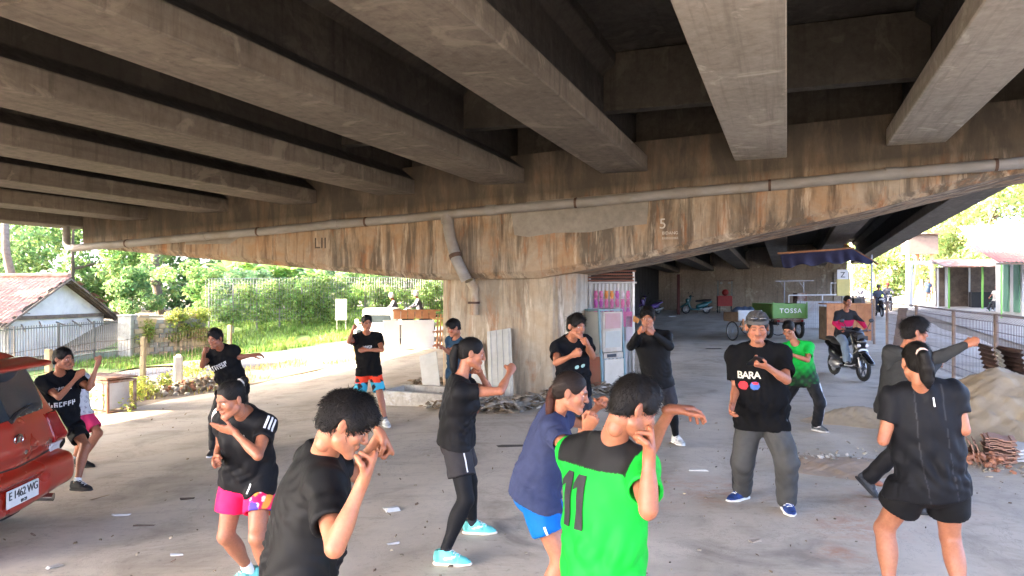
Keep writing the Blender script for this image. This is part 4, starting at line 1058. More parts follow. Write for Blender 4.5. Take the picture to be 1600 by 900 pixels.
# boy with the swung out arm before the wire fence
def p_far_boy():
    I = person('thin boy in black tee swinging one arm out before the wire fence', 1.58, 'brown', -10, -5, (365, 604, 8.95), (345, 545, 8.8), (337, 529), -22, 14,
           (374, 558), (316, 572), (394, 555), (319, 552), (0, 0), (-1, -1), hl='relax', fl=(384, 9.1), fr=(336, 8.8, .085), kr=(-.6, 1, 0),
           topcol=(.009, .009, .0095), hem=-.12, bottom='pants', botcol=(.018, .018, .02), loose=1.3, shoe=(.05, .05, .05), res=.012, seed=13, hd=.4, opt=dict(hair='short'))
    chest_print(I, 'shirt_print', glyphs(6, .06, .036, 3), .66, .0, tilt=.25)
p_far_boy()
# girl in pink shorts
def floral(col, lx, ly, lz, v, I):
    J = I['J']; side = (v-I['Pv'])@I['lfh']; m = side > .115
    n = np.sin(v[:, 0]*60+3)*np.sin(v[:, 2]*52+v[:, 1]*40); n2 = np.sin(v[:, 0]*38+1)*np.sin(v[:, 2]*44-v[:, 1]*30)
    col[m & (n > .25)] = (.75, .70, .72); col[m & (n2 > .35)] = (.10, .06, .45); col[m & (n2 < -.45)] = (.75, .30, .05)
def p_pink():
    I = person('girl in black striped shoulder tee and pink floral shorts covering her nose', 1.54, 'tan', -14, -12, (388, 742, 4.62), (382, 648, 4.48), (361, 624), -36, 16,
           (403, 712), (344, 700), (365, 674), (337, 719), (-1, 1), (1, -1), hl='flat', hr='fist', nl=(-.2, -.9, .25), dl=(-.95, .15, .15), fl=(424, 4.55), fr=(391, 4.78), fyl=-25, fyr=-48,
           female=True, bulk=1.05, topcol=(.0075, .0075, .0085), hem=-.05, sleeve=.50, bottom='shorts', botcol=srgb(238, 36, 92), botfn=floral, botlen=.62, loose=1.0,
           shoe=srgb(120, 205, 190), sole=(.55, .45, .6), sock=WHT, res=NEAR, seed=14, hd=.9, opt=dict(hair='tied', tie=.085, gaze=-.004), topmat=m_sport)
    s = I['s']; Q = I['Q']; J = I['J']; base = Vector(I['base'])
    bun = np.array([Q(0, -.105, .075), Q(0, -.13, .085), Q(0, -.12, .06)]); I['put']('hair_bun', tail_mesh(bun, [.026, .030, .02], 3, 260))
    tie = MB(); tie.tube([Vector(Q(.03*math.cos(a), -.102+.004*math.sin(a), .078+.03*math.sin(a))) for a in np.linspace(0, 6.28, 13)[:-1]], .006, 6, closed=True)
    I['put']('hair_tie', tie.mesh('hair_tie', M('pale_tie', (.6, .55, .5), None, 20), True))
    for k, sg in (('L', 1), ('R', -1)):                              # three bars on each shoulder
        for q in range(3):
            me = quad_mesh([[(-.045, -.006), (.045, -.006), (.045, .006), (-.045, .006)]], m_print, .0008, 'shoulder_bar')
            sh = J[k+'s']; E = J[k+'e']; d = unit(E-sh); out = unit(I['lf']*sg*.75+I['axis']*.75+I['fw']*.35)
            o = sh+d*(.015+.0)+unit(np.cross(d, out))*((q-1)*.024)-I['base']
            decal_on(I['top_me'], I['root'], 'shoulder_bar', me, Vector(o)+Vector(out)*.05, Vector(d), Vector(np.cross(out, d)), Vector(-out), .003)
    chest_print(I, 'chest_mark', quad_mesh([[(-.02, -.012), (.02, -.012), (.012, .012), (.004, .016)]], m_print, .0008, 'chest_mark'), .80, .055)
    chest_print(I, 'hem_tag', quad_mesh([bl(.012, .04)], m_print, .0008, 'hem_tag'), .04, .105)
p_pink()
# boy in front, black tee
I = person('curly haired boy in plain black tee nearest on the left, facing right', 1.68, 'fair', 112, 108, (464, 915, 2.74), (503, 718, 2.76), (540, 662), 104, 32,
       (556, 742), (523, 856), (594, 678), (567, 752), (1, -1), (-1, 0), hl='guard', hr='fist', dl=(0, .62, -.7), nl=(0, -.3, -.6), nr=(.25, -1, .1), fl=(500, 2.85), fr=(425, 2.68), fyl=100, fyr=110,
       topcol=(.0065, .0068, .0075), hem=-.16, sleeve=.66, bottom='shorts', botlen=.8, loose=1.25, res=.0075, hres=.0036, seed=15, hd=1.5, opt=dict(hair='curly', fringe=.6, hsign=-1, hscale=.93), topmat=m_sport)
# boy in bright shorts
def camo(col, lx, ly, lz, v, I):
    n = np.sin(v[:, 0]*34+1.2*np.sin(v[:, 2]*22))*np.sin(v[:, 2]*30+v[:, 1]*25+1); low = lz < -.17
    col[:] = srgb(235, 70, 40); col[n > .22] = (.02, .02, .022); col[low] = srgb(60, 165, 190); col[low & (n < -.35)] = (.02, .02, .022)
def p_camo():
    I = person('boy in black tee with orange and cyan patterned shorts beside the column', 1.56, 'tan', 12, 8, (576, 577, 10.5), (573, 523, 10.45), (573, 505), 22, 4,
           (597, 547), (545, 534), (571, 547), (551, 516), (-1, -1), (-1, -1), hl='fist', hr='fist', fl=(602, 10.35), fr=(563, 10.5), fyl=25, fyr=-10,
           topcol=(.0095, .009, .0085), hem=-.08, bottom='shorts', botcol=(.8, .1, .05), botfn=camo, botlen=.85, loose=1.25, shoe=(.6, .6, .57), sock=(.12, .12, .13), res=.012, seed=16, hd=.4, opt=dict(hair='short', sockh=.14))
    chest_print(I, 'shirt_print', glyphs(5, .045, .026, 4), .68)
p_camo()
person('boy in dark blue tee against the column, half hidden by the ponytailed woman', 1.58, 'tan', -50, 0, (716, 582, 10.2), (713, 531, 10.1), (709, 512), -62, 22,
       (725, 556), (703, 552), (712, 548), (690, 542), (1, -1), (-1, -1), hl='guard', hr='relax', fl=(724, 10.2), fr=(716, 10.2), topcol=(.022, .05, .085), bottom='shorts', botlen=.8, shoe=(.3, .3, .3), res=.013, seed=17, hd=.4, opt=dict(hair='mop'))
# woman in leggings
def p_leggings():
    I = person('ponytailed woman in black tee, dark shorts over leggings and turquoise shoes', 1.60, 'tan', 98, 92, (713, 688, 5.25), (719, 594, 5.2), (737, 552), 98, 12,
           (766, 612), (782, 611), (750, 583), (797, 581), (1, -1), (-1, 1), hl='fist', hr='fist', fl=(738, 5.62), fr=(694, 4.98), fyl=84, fyr=82,
           female=True, topcol=(.0075, .0075, .0085), hem=-.02, sleeve=.45, bottom='leggings', botcol=(.008, .008, .009), over=((.028, .026, .028), .60), loose=1.05,
           shoe=srgb(115, 215, 205), sole=(.70, .62, .50), sock=(.035, .035, .04), res=NEAR, seed=18, hd=.9, opt=dict(hair='tied', tie=.035, sockh=.14), topmat=m_sport)
    Q = I['Q']; pts = np.array([Q(0, -.10, .035), Q(0, -.13, .02), Q(.0, -.135, -.05), Q(0, -.12, -.13), Q(0, -.10, -.20)])
    I['put']('ponytail', tail_mesh(pts, [.026, .030, .034, .030, .010], 5, 600))
    mb = MB(); mb.tube([Vector(Q(.022*math.cos(a), -.108, .034+.022*math.sin(a))) for a in np.linspace(0, 6.28, 11)[:-1]], .007, 6, closed=True); I['put']('hair_tie', mb.mesh('hair_tie', m_printk, True))
    leg_print(I, 'reflective_stripe', quad_mesh([bl(.010, .12)], m_print, .0008, 'reflective_stripe'), 'R', .30, -I['lfh']+I['fwh']*.55)
p_leggings()
# boy with glasses print
def p_glasses():
    I = person('boy in black tee standing by the teal cabinet with a glasses print on his chest', 1.66, 'tan', 28, 25, (897, 604, 7.6), (892, 531, 7.5), (900, 510), 38, 6,
           (926, 557), (869, 567), (918, 538), (895, 555), (-1, -1), (-1, -1), hl='fist', hr='fist', fl=(908, 7.5), fr=(880, 7.9), topcol=(.008, .0085, .010), hem=-.10, bottom='shorts', botcol=(.02, .021, .028), botlen=.8, loose=1.25,
           shoe=(.03, .03, .03), res=.0105, seed=19, hd=.6, opt=dict(hair='mop'))
    ring = lambda cx: [(cx+.026*math.cos(a), .020*math.sin(a)) for a in np.linspace(0, 6.28, 13)[:-1]]
    chest_print(I, 'shirt_print', quad_mesh([ring(-.035), ring(.035)], M('pale_green_print', (.45, .62, .52), (.3, .5, .42), 20, .8), .0008, 'shirt_print'), .50)
p_glasses()
# woman in navy
def p_navy():
    def slit(col, lx, ly, lz, v, I): pass
    I = person('woman in navy tee and bright blue shorts leaning behind the boy in green', 1.56, 'fair', 88, 84, (836, 762, 4.05), (867, 648, 4.0), (892, 613), 80, 14,
           (907, 662), (892, 708), (936, 634), (918, 668), (1, -1), (-1, -1), hl='fist', hr='fist', fl=(888, 4.35), fr=(842, 3.9), fyl=80, fyr=80,
           female=True, bulk=1.02, topcol=srgb(52, 58, 84), hem=-.06, sleeve=.55, bottom='shorts', botcol=srgb(8, 92, 165), botlen=.58, loose=1.25, shoe=(.5, .5, .5), res=NEAR, hres=.004, seed=20, hd=1.2, opt=dict(hair='tied', tie=0.0, haircol=(.014, .009, .007)), topmat=m_cloth)
    Q = I['Q']
    pts = np.array([Q(.01, -.10, .0), Q(0, -.115, -.045), Q(.012, -.105, -.09), Q(-.008, -.10, -.135), Q(.008, -.085, -.18), Q(0, -.07, -.21)])
    I['put']('hair_braid', tail_mesh(pts, [.028, .022, .030, .020, .024, .006], 8, 520, (.045, .016, .010)))
    leg_print(I, 'shorts_tag', quad_mesh([bl(.012, .045)], m_print, .0008, 'shorts_tag'), 'R', .48, -I['lfh'])
p_navy()
# boy in green
def yoke(col, lx, ly, lz, v, I):
    s = I['s']; L = np.linalg.norm(I['Nk']-I['Pv'])/s
    J = I['J']; col[:] = srgb(20, 160, 48)
    b = lz > L-.072+.10*(ly > .02); arm = np.abs(lx) > .185
    col[b & ~arm] = (.009, .009, .0095)
def p_green():
    I = person('boy in bright green shirt with black yoke and number eleven, nearest in the middle', 1.66, 'brown', 132, 120, (940, 893, 2.80), (948, 698, 2.82), (990, 637), 106, 28,
           (1006, 716), (1013, 796), (1048, 640), (1014, 714), (1, -1), (-1, 0), hl='relax', hr='fist', dl=(-.35, .85, .05), nl=(0, -.2, -1), nr=(.62, -.78, .1), fl=(985, 2.95), fr=(905, 2.65), fyl=110, fyr=120,
           topcol=srgb(20, 160, 48), topfn=yoke, hem=-.09, sleeve=.60, bottom='shorts', botcol=(.012, .018, .05), botlen=.8, loose=1.2, bulk=.95, res=.0075, hres=.0036, seed=21, hd=1.5, opt=dict(hair='short', fringe=.5, hscale=.94), topmat=m_sport)
    for l in (-.045, .045):
        chest_print(I, 'shirt_number', quad_mesh([[(-.018, -.10), (.018, -.10), (.018, .10), (-.018, .10), (-.044, .062), (-.044, .038), (-.018, .054)]], m_printk, .0008, 'shirt_number'), .585, l*.8+.04, back=True)
p_green()
# long sleeved man
def p_long():
    I = person('young man in tight black long sleeves with both fists up by the kiosk', 1.70, 'fair', -8, 2, (1028, 596, 8.55), (1017, 522, 8.5), (1012, 497), -14, 6,
           (1046, 541), (986, 541), (1021, 521), (998, 520), (-1, -1), (-1, -1), hl='fist', hr='fist', fl=(1056, 8.95), fr=(1006, 8.3), fyl=15, fyr=-15,
           top='long', topcol=(.007, .007, .0075), hem=-.07, bottom='leggings', botcol=(.010, .010, .011), over=((.034, .032, .036), .72), loose=.7, shoe=(.62, .62, .60), res=.0105, seed=22, hd=.8, opt=dict(hair='mop', collar=.85), topmat=m_sport)
p_long()
# the coach
def stripe(col, lx, ly, lz, v, I):
    J = I['J']
    for k, sg in (('L', 1), ('R', -1)):
        a, b, c = J[k+'h'], J[k+'k'], J[k+'a']
        m = (((v-I['Pv'])@I['lfh'])*sg > 0); t = np.clip((v-b)@unit(c-b)/np.linalg.norm(c-b), 0, 1); ax = np.where(((v-a)@unit(b-a) < np.linalg.norm(b-a))[:, None], a+np.clip((v-a)@unit(b-a), 0, 9)[:, None]*unit(b-a), b+t[:, None]*(c-b))
        q = v-ax; sd_ = q@(I['lfh']*sg); fwd = q@I['fwh']; col[m & (sd_ > .045) & (np.abs(fwd) < .028)] = I.get('stripe', (.02, .02, .022))
def p_coach():
    I = person('stocky coach in black tee and grey trousers looking at the phone in his hand', 1.68, 'tan', -16, -14, (1189, 648, 6.3), (1184, 545, 6.25), (1183, 512), -14, 12,
           (1229, 594), (1150, 606), (1198, 573), (1144, 634), (-1, -1), (0, -1), hl='hold', hr='relax', nl=(-.2, -.3, .8), dl=(-.8, .35, .25), fl=(1229, 6.2), fr=(1160, 6.55), fyl=-8, fyr=-58,
           bulk=1.24, belly=.045, topcol=(.0065, .0065, .007), hem=-.10, sleeve=.78, bottom='pants', botcol=(.055, .055, .053), botfn=stripe, loose=1.5, shoe=srgb(38, 62, 120), sole=(.70, .68, .66), sock=(.03, .04, .07), res=NEAR, seed=23, hd=0, opt=dict(hair='crop', closed=True, beard=True, wide=1.10, hscale=1.04))
    Q = I['Q']; fr = I['frm']; s = I['hs']; Hc = I['Hc']
    fl = Field(Hc-.2, Hc+.2, .0055); fl.ell(Q(0, -.008, .045), fr, (.089*s, .106*s, .088*s), 0); fl.ell(Q(0, -.02, .075), fr, (.086*s, .098*s, .066*s), .02)
    fl.plane(Q(0, .06, .040), -fr[2]+fr[1]*.10, .004)
    v, f = fl.net(); q = (v-Hc)/s; u = q@fr[2]; n = normals(v, f); v = v+n*(.0022*np.sin(q@fr[0]*150+q@fr[1]*60)*(u > .08))[:, None]
    c = np.tile(np.array((.060, .058, .056)), (len(v), 1)); c[(u > .036) & (u < .078)] = (.085, .083, .080); c[np.abs(u-.078) < .004] = (.03, .03, .03)
    capo = I['put']('cap', np_mesh('cap', v, f, m_cloth, True, c))
    m_lens = M('dark_lens', (.012, .014, .018), None, 10, .15, 0, spec=.8)
    W = I['J']['Lw']; D = unit(I['lf']*-.8+I['fw']*.35+I['axis']*.25)
    # phone, a thing of its own held in the hand
    ph = empty('phone', Vector(W+D*.10+I['axis']*.03), 0, 'black phone in the coach\'s raised hand', 'phone')
    mb = MB(); x = Vector(D); z = Vector(unit(I['axis']*.8-I['fw']*.6)); z = (z-x*z.dot(x)).normalized(); y = z.cross(x); rot = Matrix((x, y, z)).transposed()
    mb.box((0, 0, 0), (.075, .15, .010), rot=rot); mb.build('phone_body', M('phone_black', (.01, .01, .012), None, 20, .3, .02), ph, bevel=.003, seg=2)
    mb = MB(); mb.box(z*.0062, (.068, .14, .001), rot=rot); mb.build('screen', m_lens, ph)
    sg = empty('sunglasses', Vector(Q(0, .085, .115)), 0, 'dark sunglasses pushed up on the coach\'s grey cap', 'sunglasses')
    for q in (-1, 1):
        mb = MB(); mb.ellipsoid(Vector(Q(q*.034, .092, .098))-sg.location, (.030, .010, .018), rot=Matrix([Vector(fr[0]), Vector(fr[1]), Vector(fr[2])]).transposed()); mb.build('lens', m_lens, sg, True)
        mb = MB(); mb.bar(Vector(Q(q*.064, .085, .10))-sg.location, Vector(Q(q*.089, .0, .092))-sg.location, .006); mb.build('temple', m_printk, sg)
    mb = MB(); mb.bar(Vector(Q(-.008, .1, .10))-sg.location, Vector(Q(.008, .1, .10))-sg.location, .006); mb.build('bridge', m_printk, sg)
    chest_print(I, 'shirt_print', text_mesh('BARA', .082, M('cream_print', (.66, .62, .5), None, 20), .001, bold=True, spacing=.85), .66, -.085)
    for l, m in ((-.13, m_printr), (-.04, m_printb)):
        chest_print(I, 'glove_print', quad_mesh([[(-.038, -.024), (-.016, -.036), (.020, -.033), (.038, -.008), (.030, .020), (.008, .032), (-.026, .026), (-.042, .0)]], m, .0008, 'glove_print'), .52, l)
    chest_print(I, 'glove_print', quad_mesh([bl(.05, .02)], m_printr, .0010, 'glove_print'), .55, -.04)
p_coach()
# boy in green and black jersey
def jersey(col, lx, ly, lz, v, I):
    t = np.clip((lz-.06)/.26, 0, 1)[:, None]; n = (np.sin(v[:, 0]*70)*np.sin(v[:, 2]*60+v[:, 1]*30))[:, None]*.18
    k = np.clip(t+n*(t < .95), 0, 1); col[:] = np.array((.014, .030, .018))*(1-k)+np.array(srgb(20, 165, 62))*k; col[np.abs(lx) > .245] = (.02, .03, .024)
def white_stripe(col, lx, ly, lz, v, I): I['stripe'] = (.6, .6, .6); stripe(col, lx, ly, lz, v, I)
person('boy in green and black jersey and black striped trousers bending behind the coach', 1.60, 'tan', -30, -15, (1256, 590, 9.85), (1243, 538, 9.7), (1232, 514), -38, 26,
       (1262, 563), (1222, 560), (1234, 553), (1236, 546), (-1, -1), (-1, 1), hl='fist', hr='fist', fl=(1276, 9.75), fr=(1214, 10.4), fyl=25, fyr=-40,
       topfn=jersey, hem=-.06, sleeve=.7, bottom='pants', botcol=(.014, .014, .016), botfn=white_stripe, loose=.9, shoe=(.08, .09, .10), sole=(.6, .6, .6), res=.012, seed=24, hd=.5, opt=dict(hair='short'), topmat=m_sport)
# hooded boy punching
def p_hood():
    I = person('boy in grey hooded top throwing a long punch to the right by the sand', 1.66, 'tan', 98, 92, (1397, 640, 6.35), (1413, 552, 6.3), (1429, 519), 86, 4,
           (1452, 582), (1472, 556), (1466, 566), (1509, 539), (1, 1), (0, 0), hl='fist', hr='fist', fl=(1446, 6.1), fr=(1357, 6.62, .17, 48), fyl=80, fyr=82, kr=(0, 1, -.4),
           top='long', topcol=(.036, .037, .037), hem=-.06, bottom='pants', botcol=(.012, .012, .014), loose=1.0, shoe=(.05, .055, .065), sole=(.03, .03, .03), res=.0095, seed=25, hd=1.0, opt=dict(hair='mop'))
    s = I['s']; Nk = I['Nk']; b = I['fw']; fl = Field(Nk-.25, Nk+.25, .009)
    fl.cone(Nk-b*.09*s+I['lf']*.07*s+I['axis']*.0, Nk-b*.09*s-I['lf']*.07*s, .055*s, .055*s, .03); fl.cone(Nk-b*.12*s-I['axis']*.03, Nk-b*.11*s-I['axis']*.14*s, .07*s, .03*s, .05)
    for sg in (-1, 1): fl.cone(Nk-b*.06*s+I['lf']*sg*.085*s+I['axis']*.01, Nk+b*.04*s+I['lf']*sg*.045*s-I['axis']*.02*s, .036*s, .024*s, .03)
    v, f = fl.net(); v = smooth_net(v, f, 2); n = normals(v, f); v = v+n*folds(v, 4, [I['axis'], I['lf']], .007, 40)[:, None]
    I['put']('hood', np_mesh('hood', v, f, m_cloth, True, np.tile(np.array((.036, .037, .037)), (len(v), 1))))
p_hood()
# woman from behind
def seams(col, lx, ly, lz, v, I):
    for a in (-.075, .075): col[(np.abs(lx-a-.015*np.sin(lz*6)) < .0028) & (ly < 0)] = (.03, .03, .033)
def p_back():
    I = person('woman in black tee and shorts seen from behind at the right edge', 1.62, 'fair', 172, 176, (1455, 748, 4.18), (1441, 607, 4.15), (1432, 566), 168, 6,
           (1380, 688), (1507, 672), (-.45, .6, .65), (.45, .6, .65), (0, 0), (0, 0), hl='fist', hr='fist', fl=(1392, 4.25), fr=(1506, 4.12), fyl=168, fyr=176, kl=(.3, 1, 0), kr=(-.3, 1, 0),
           female=True, bulk=1.12, topcol=(.0075, .008, .010), topfn=seams, hem=-.10, sleeve=.56, bottom='shorts', botlen=.55, botcol=(.007, .007, .0075), loose=1.5, shoe=(.4, .4, .4), res=NEAR, hres=.004, seed=26, hd=1.2, opt=dict(hair='tied', tie=.05), topmat=m_sport)
    Q = I['Q']; pts = np.array([Q(0, -.10, .05), Q(0, -.135, .04), Q(-.01, -.14, -.03), Q(-.02, -.12, -.10), Q(-.03, -.10, -.15)])
    I['put']('ponytail', tail_mesh(pts, [.026, .034, .042, .036, .012], 6, 800))
    mb = MB(); mb.tube([Vector(Q(.026*math.cos(a), -.112, .05+.026*math.sin(a))) for a in np.linspace(0, 6.28, 11)[:-1]], .010, 8, closed=True); I['put']('hair_tie', mb.mesh('hair_tie', M('pink_tie', srgb(225, 190, 175), None, 20), True))
    chest_print(I, 'shirt_mark', quad_mesh([bl(.008, .05)], m_print, .0008, 'shirt_mark'), .90, -.01, back=True)
p_back()
# ================================================================== scenery left and right of the overpass
def leaf_mat(name, trans=.45):
    k = NT(name); a = k.n('ShaderNodeAttribute', attribute_name='Col')
    df = k.b; k.l(a.outputs['Color'], df.inputs['Base Color']); df.inputs['Roughness'].default_value = .55; df.inputs['Specular IOR Level'].default_value = .3
    tr = k.n('ShaderNodeBsdfTranslucent'); hs = k.n('ShaderNodeHueSaturation'); k.l(a.outputs['Color'], hs.inputs['Color']); hs.inputs['Value'].default_value = 1.5; hs.inputs['Hue'].default_value = .485; k.l(hs.outputs[0], tr.inputs[0])
    mx = k.n('ShaderNodeMixShader'); mx.inputs[0].default_value = trans; k.l(df.outputs[0], mx.inputs[1]); k.l(tr.outputs[0], mx.inputs[2])
    k.l(mx.outputs[0], k.t.nodes['Material Output'].inputs[0]); return k.m
m_leaf = leaf_mat('leaf'); m_blade = leaf_mat('grass_blade', .35)
m_bark = M('bark', (.16, .12, .09), (.08, .06, .045), 8, .95, .6, 40, stretch=(1, 1, .3))
def leaf_arrays(cen, rad, n, size, col, r, hue=.35, shell=.55, flat=.0):
    """leaf shaped quads scattered through ellipsoid clumps"""
    cen = np.asarray(cen, float); rad = np.asarray(rad, float); i = r.integers(0, len(cen), n)
    d = r.normal(0, 1, (n, 3)); d /= np.linalg.norm(d, axis=1)[:, None]; p = cen[i]+d*(r.uniform(shell, 1, (n, 1))**.7)*rad[i]
    nrm = d*.5+r.normal(0, .8, (n, 3)); nrm[:, 2] += .4; nrm /= np.linalg.norm(nrm, axis=1)[:, None]
    a = np.cross(nrm, r.normal(0, 1, (n, 3))); a /= np.linalg.norm(a, axis=1)[:, None]; b = np.cross(nrm, a)
    L = size*r.uniform(.6, 1.5, (n, 1)); W = L*r.uniform(.35, .6, (n, 1))
    v = np.concatenate([p-a*L, p+b*W+nrm*L*.12, p+a*L-nrm*L*.2, p-b*W+nrm*L*.12])
    k = np.arange(n); f = np.stack([k, k+n, k+2*n, k+3*n], 1)
    clump = r.uniform(1-hue, 1+hue, (len(cen), 1))[i]; c = (np.array(col)*1.45+np.array([.012, .008, .014]))*clump*r.uniform(.7, 1.3, (n, 1)); c[:, 0] *= r.uniform(.75, 1.35, n)
    return v, f, np.concatenate([c]*4)
def crown(name, cen, rad, n, size, col, seed, parent=None, hue=.35):
    r = np.random.default_rng(seed); v, f, c = leaf_arrays(cen, rad, n, size, col, r, hue)
    return link_mesh(name, np_mesh(name, v, f, m_leaf, False, c), parent)
def tree(base, h, rx, n, size, col, label, seed, group, cat='tree', low=.25, clumps=26, rz=None):
    r = np.random.default_rng(seed); t = empty(cat.replace(' ', '_') if cat != 'tree' else 'tree', base, 0, label, cat, group)
    top = h*.75; mb = MB(); tr = [(0, 0, -.3)]; x = y = 0
    for q in range(1, 6): x += r.normal(0, .04*h/5); y += r.normal(0, .04*h/5); tr.append((x, y, top*q/5))
    mb.tube(tr, [.035*h*(1-.13*q)*.5 for q in range(6)], 8); mb.build('trunk', m_bark, t, True)
    cen = []; rad = []
    for q in range(clumps):
        a = r.uniform(0, 6.28); hh = r.uniform(low, 1)*h; k = math.sin(max(.12, min(1, (hh/h-low+.12)/(1.02-low)))*math.pi)**.6; rr = rx*k*r.uniform(.3, 1)
        cen.append((math.cos(a)*rr, math.sin(a)*rr, hh)); s_ = rx*r.uniform(.22, .42); rad.append((s_, s_, s_*r.uniform(.6, .9)))
    for q in range(7):
        c = cen[q*3 % len(cen)]; j = min(4, max(1, int(c[2]/top*4))); mb = MB(); mb.tube([tr[j], ((tr[j][0]+c[0])/2, (tr[j][1]+c[1])/2, (tr[j][2]+c[2])/2+.1), c], [.012*h, .008*h, .003*h], 5); mb.build('limb', m_bark, t, True)
    crown('crown', cen, rad, n, size, col, seed, t); return t
def mesh_stuff(name, v, f, c, mat_, label): return tag(link_mesh(name, np_mesh(name, v, f, mat_, False, c)), label, kind='stuff')

# ---- grass bank beyond the side road and weeds
def blades(P_, h, w, col, r, lean=.35):
    n = len(P_); a = r.uniform(0, 6.28, n); sd_ = np.stack([np.cos(a), np.sin(a), 0*a], 1); ln = np.stack([np.cos(a+1.57), np.sin(a+1.57), 0*a], 1)*r.normal(0, lean, (n, 1)); H_ = h*r.uniform(.5, 1.4, (n, 1)); W_ = w*r.uniform(.6, 1.4, (n, 1))
    v = np.concatenate([P_-sd_*W_, P_+sd_*W_, P_+ln*H_*.4+sd_*W_*.7+np.array([0, 0, 1])*H_*.6, P_+ln*H_+np.array([0, 0, 1])*H_*.95])
    k = np.arange(n); f = np.stack([k, k+n, k+2*n, k+3*n], 1); c = np.array(col)*r.uniform(.6, 1.45, (n, 1)); c[:, 0] *= r.uniform(.8, 1.4, n)
    return v, f, np.concatenate([c]*4)
def scatter_grass(name, t0, t1, s0, s1, n, h, w, col, label, seed, clump=.5):
    r = np.random.default_rng(seed); T = r.uniform(t0, t1, n); S = r.uniform(s0, s1, n)
    keep = np.sin(T*1.7+np.sin(S*.9))*np.sin(S*1.3+np.sin(T*.8)) > -clump; T, S = T[keep], S[keep]
    X = T*BC+S*BS; Y = 13-T*BS+S*BC; v, f, c = blades(np.stack([X, Y, gz(X, Y)-.03], 1), h, w, col, r); return mesh_stuff(name, v, f, c, m_blade, label)
strip('grass_bank', -24, -11.4, 4, 60, M('grass_soil', (.13, .20, .045), (.08, .12, .03), 1.5, .95, .5, 30), .0, 'green grass bank beyond the side road', 20, 80)
scatter_grass('grass', -22, -11.5, 8, 40, 60000, .22, .02, (.12, .22, .045), 'short green grass on the bank beyond the side road', 3, .8)
scatter_grass('verge_weeds', -8.6, -6.5, -3, 9, 1500, .12, .012, (.26, .26, .05), 'sparse yellow weeds along the dusty verge', 4, .0)
# far right grass
strip('far_verge', 23.0, 30, 26, 70, M('grass_soil', (.13, .20, .045)), .03, 'grassy verge beyond the main road', 10, 40)
scatter_grass('far_grass', 23.3, 30, 27, 60, 14000, .22, .03, (.16, .24, .05), 'rough grass on the verge beyond the main road', 5, .7)

# ---- trees behind the left fence: each its own tree
LG = 'trees behind the left bank'; rt = random.Random(21)
left_trees = [  # u, depth, height, crown radius, colour, size, label
    (-40, 44, 9.5, 4.2, (.050, .105, .030), .17, 'dark leafy tree at the left edge behind the tiled roof'),
    (30, 52, 11, 4.5, (.060, .125, .035), .18, 'tall green tree rising behind the ridge of the old house'),
    (110, 46, 8.5, 3.4, (.075, .150, .040), .16, 'rounded green tree just right of the roof gable'),
    (170, 50, 9.5, 3.6, (.060, .130, .040), .17, 'deep green tree behind the iron fence end'),
    (235, 44, 7.5, 2.7, (.085, .165, .045), .14, 'vine hung green tree above the broken block wall'),
    (300, 49, 9, 3.3, (.060, .135, .055), .16, 'bluish green bushy tree behind the block wall'),
    (362, 45, 6.8, 2.6, (.070, .150, .060), .15, 'bushy tree behind the thin boy swinging his arm'),
    (425, 50, 8.5, 3.0, (.085, .160, .045), .16, 'light green tree left of the banana plants'),
    (500, 54, 8, 3.2, (.10, .175, .040), .17, 'yellow green tree behind the banana plants'),
    (570, 56, 8, 3.4, (.09, .165, .045), .17, 'green tree above the boy in patterned shorts'),
    (640, 58, 8, 3.4, (.10, .185, .045), .17, 'pale green tree beside the column'),
    (720, 62, 9, 4.0, (.08, .15, .04), .18, 'green tree mostly hidden behind the column')]
for i, (u, d, h, rx, col, sz, lab) in enumerate(left_trees):
    b = gp(u, d); tree(b, h, rx, 6500, sz, col, lab, 100+i, LG, low=.05, clumps=34)
for i, (x, y, h, lab) in enumerate(((-31, 22.5, 14, 'big unseen tree added for shade left of the old house'), (-29, 27.5, 13, 'second unseen tree added for shade beyond the left edge'), (-33, 33, 15, 'third unseen tree added for shade behind the house'), (-28, 10.0, 15, 'unseen tree added for shade beyond the left edge near the verge'), (-28, 5.0, 15, 'unseen tree added for shade left of the red car'), (-29, 0, 15, 'unseen tree added for shade far left beside the camera'), (-28, -5, 14, 'unseen tree added for shade far left behind the camera'), (-28.5, 16.6, 11.6, 'lower unseen tree added for shade opposite the pier'))):
    tree(Vector((x, y, gzf(x, y))), h, 4.3, 6000, .22, (.06, .12, .035), lab, 150+i, 'unseen trees added for shade beyond the left edge', low=.1, clumps=34)  # unseen trees added to keep the sun off road and floor
# bare climbing trunks that stand out dark
for u, d, h, lab in ((250, 40, 6.5, 'dark vine covered trunk above the block wall'), (10, 41, 7.5, 'pale bare trunk at the left edge behind the tiled roof')):
    t = empty('bare_tree', gp(u, d), 0, lab, 'tree'); mb = MB(); r_ = random.Random(u); p = [(r_.uniform(-.12, .12)*q, r_.uniform(-.1, .1)*q, -.3+h*q/6) for q in range(7)]
    mb.tube(p, [.26, .24, .23, .21, .2, .17, .12], 9); mb.build('stem', m_bark if u > 100 else M('pale_bark', (.22, .18, .145), (.13, .10, .08), 6, .95, .5, 30), t, True)
    if u > 100: crown('ivy', [(q[0], q[1], q[2]) for q in p[1:]], [(.4, .4, .5)]*6, 700, .10, (.055, .10, .035), u, t)
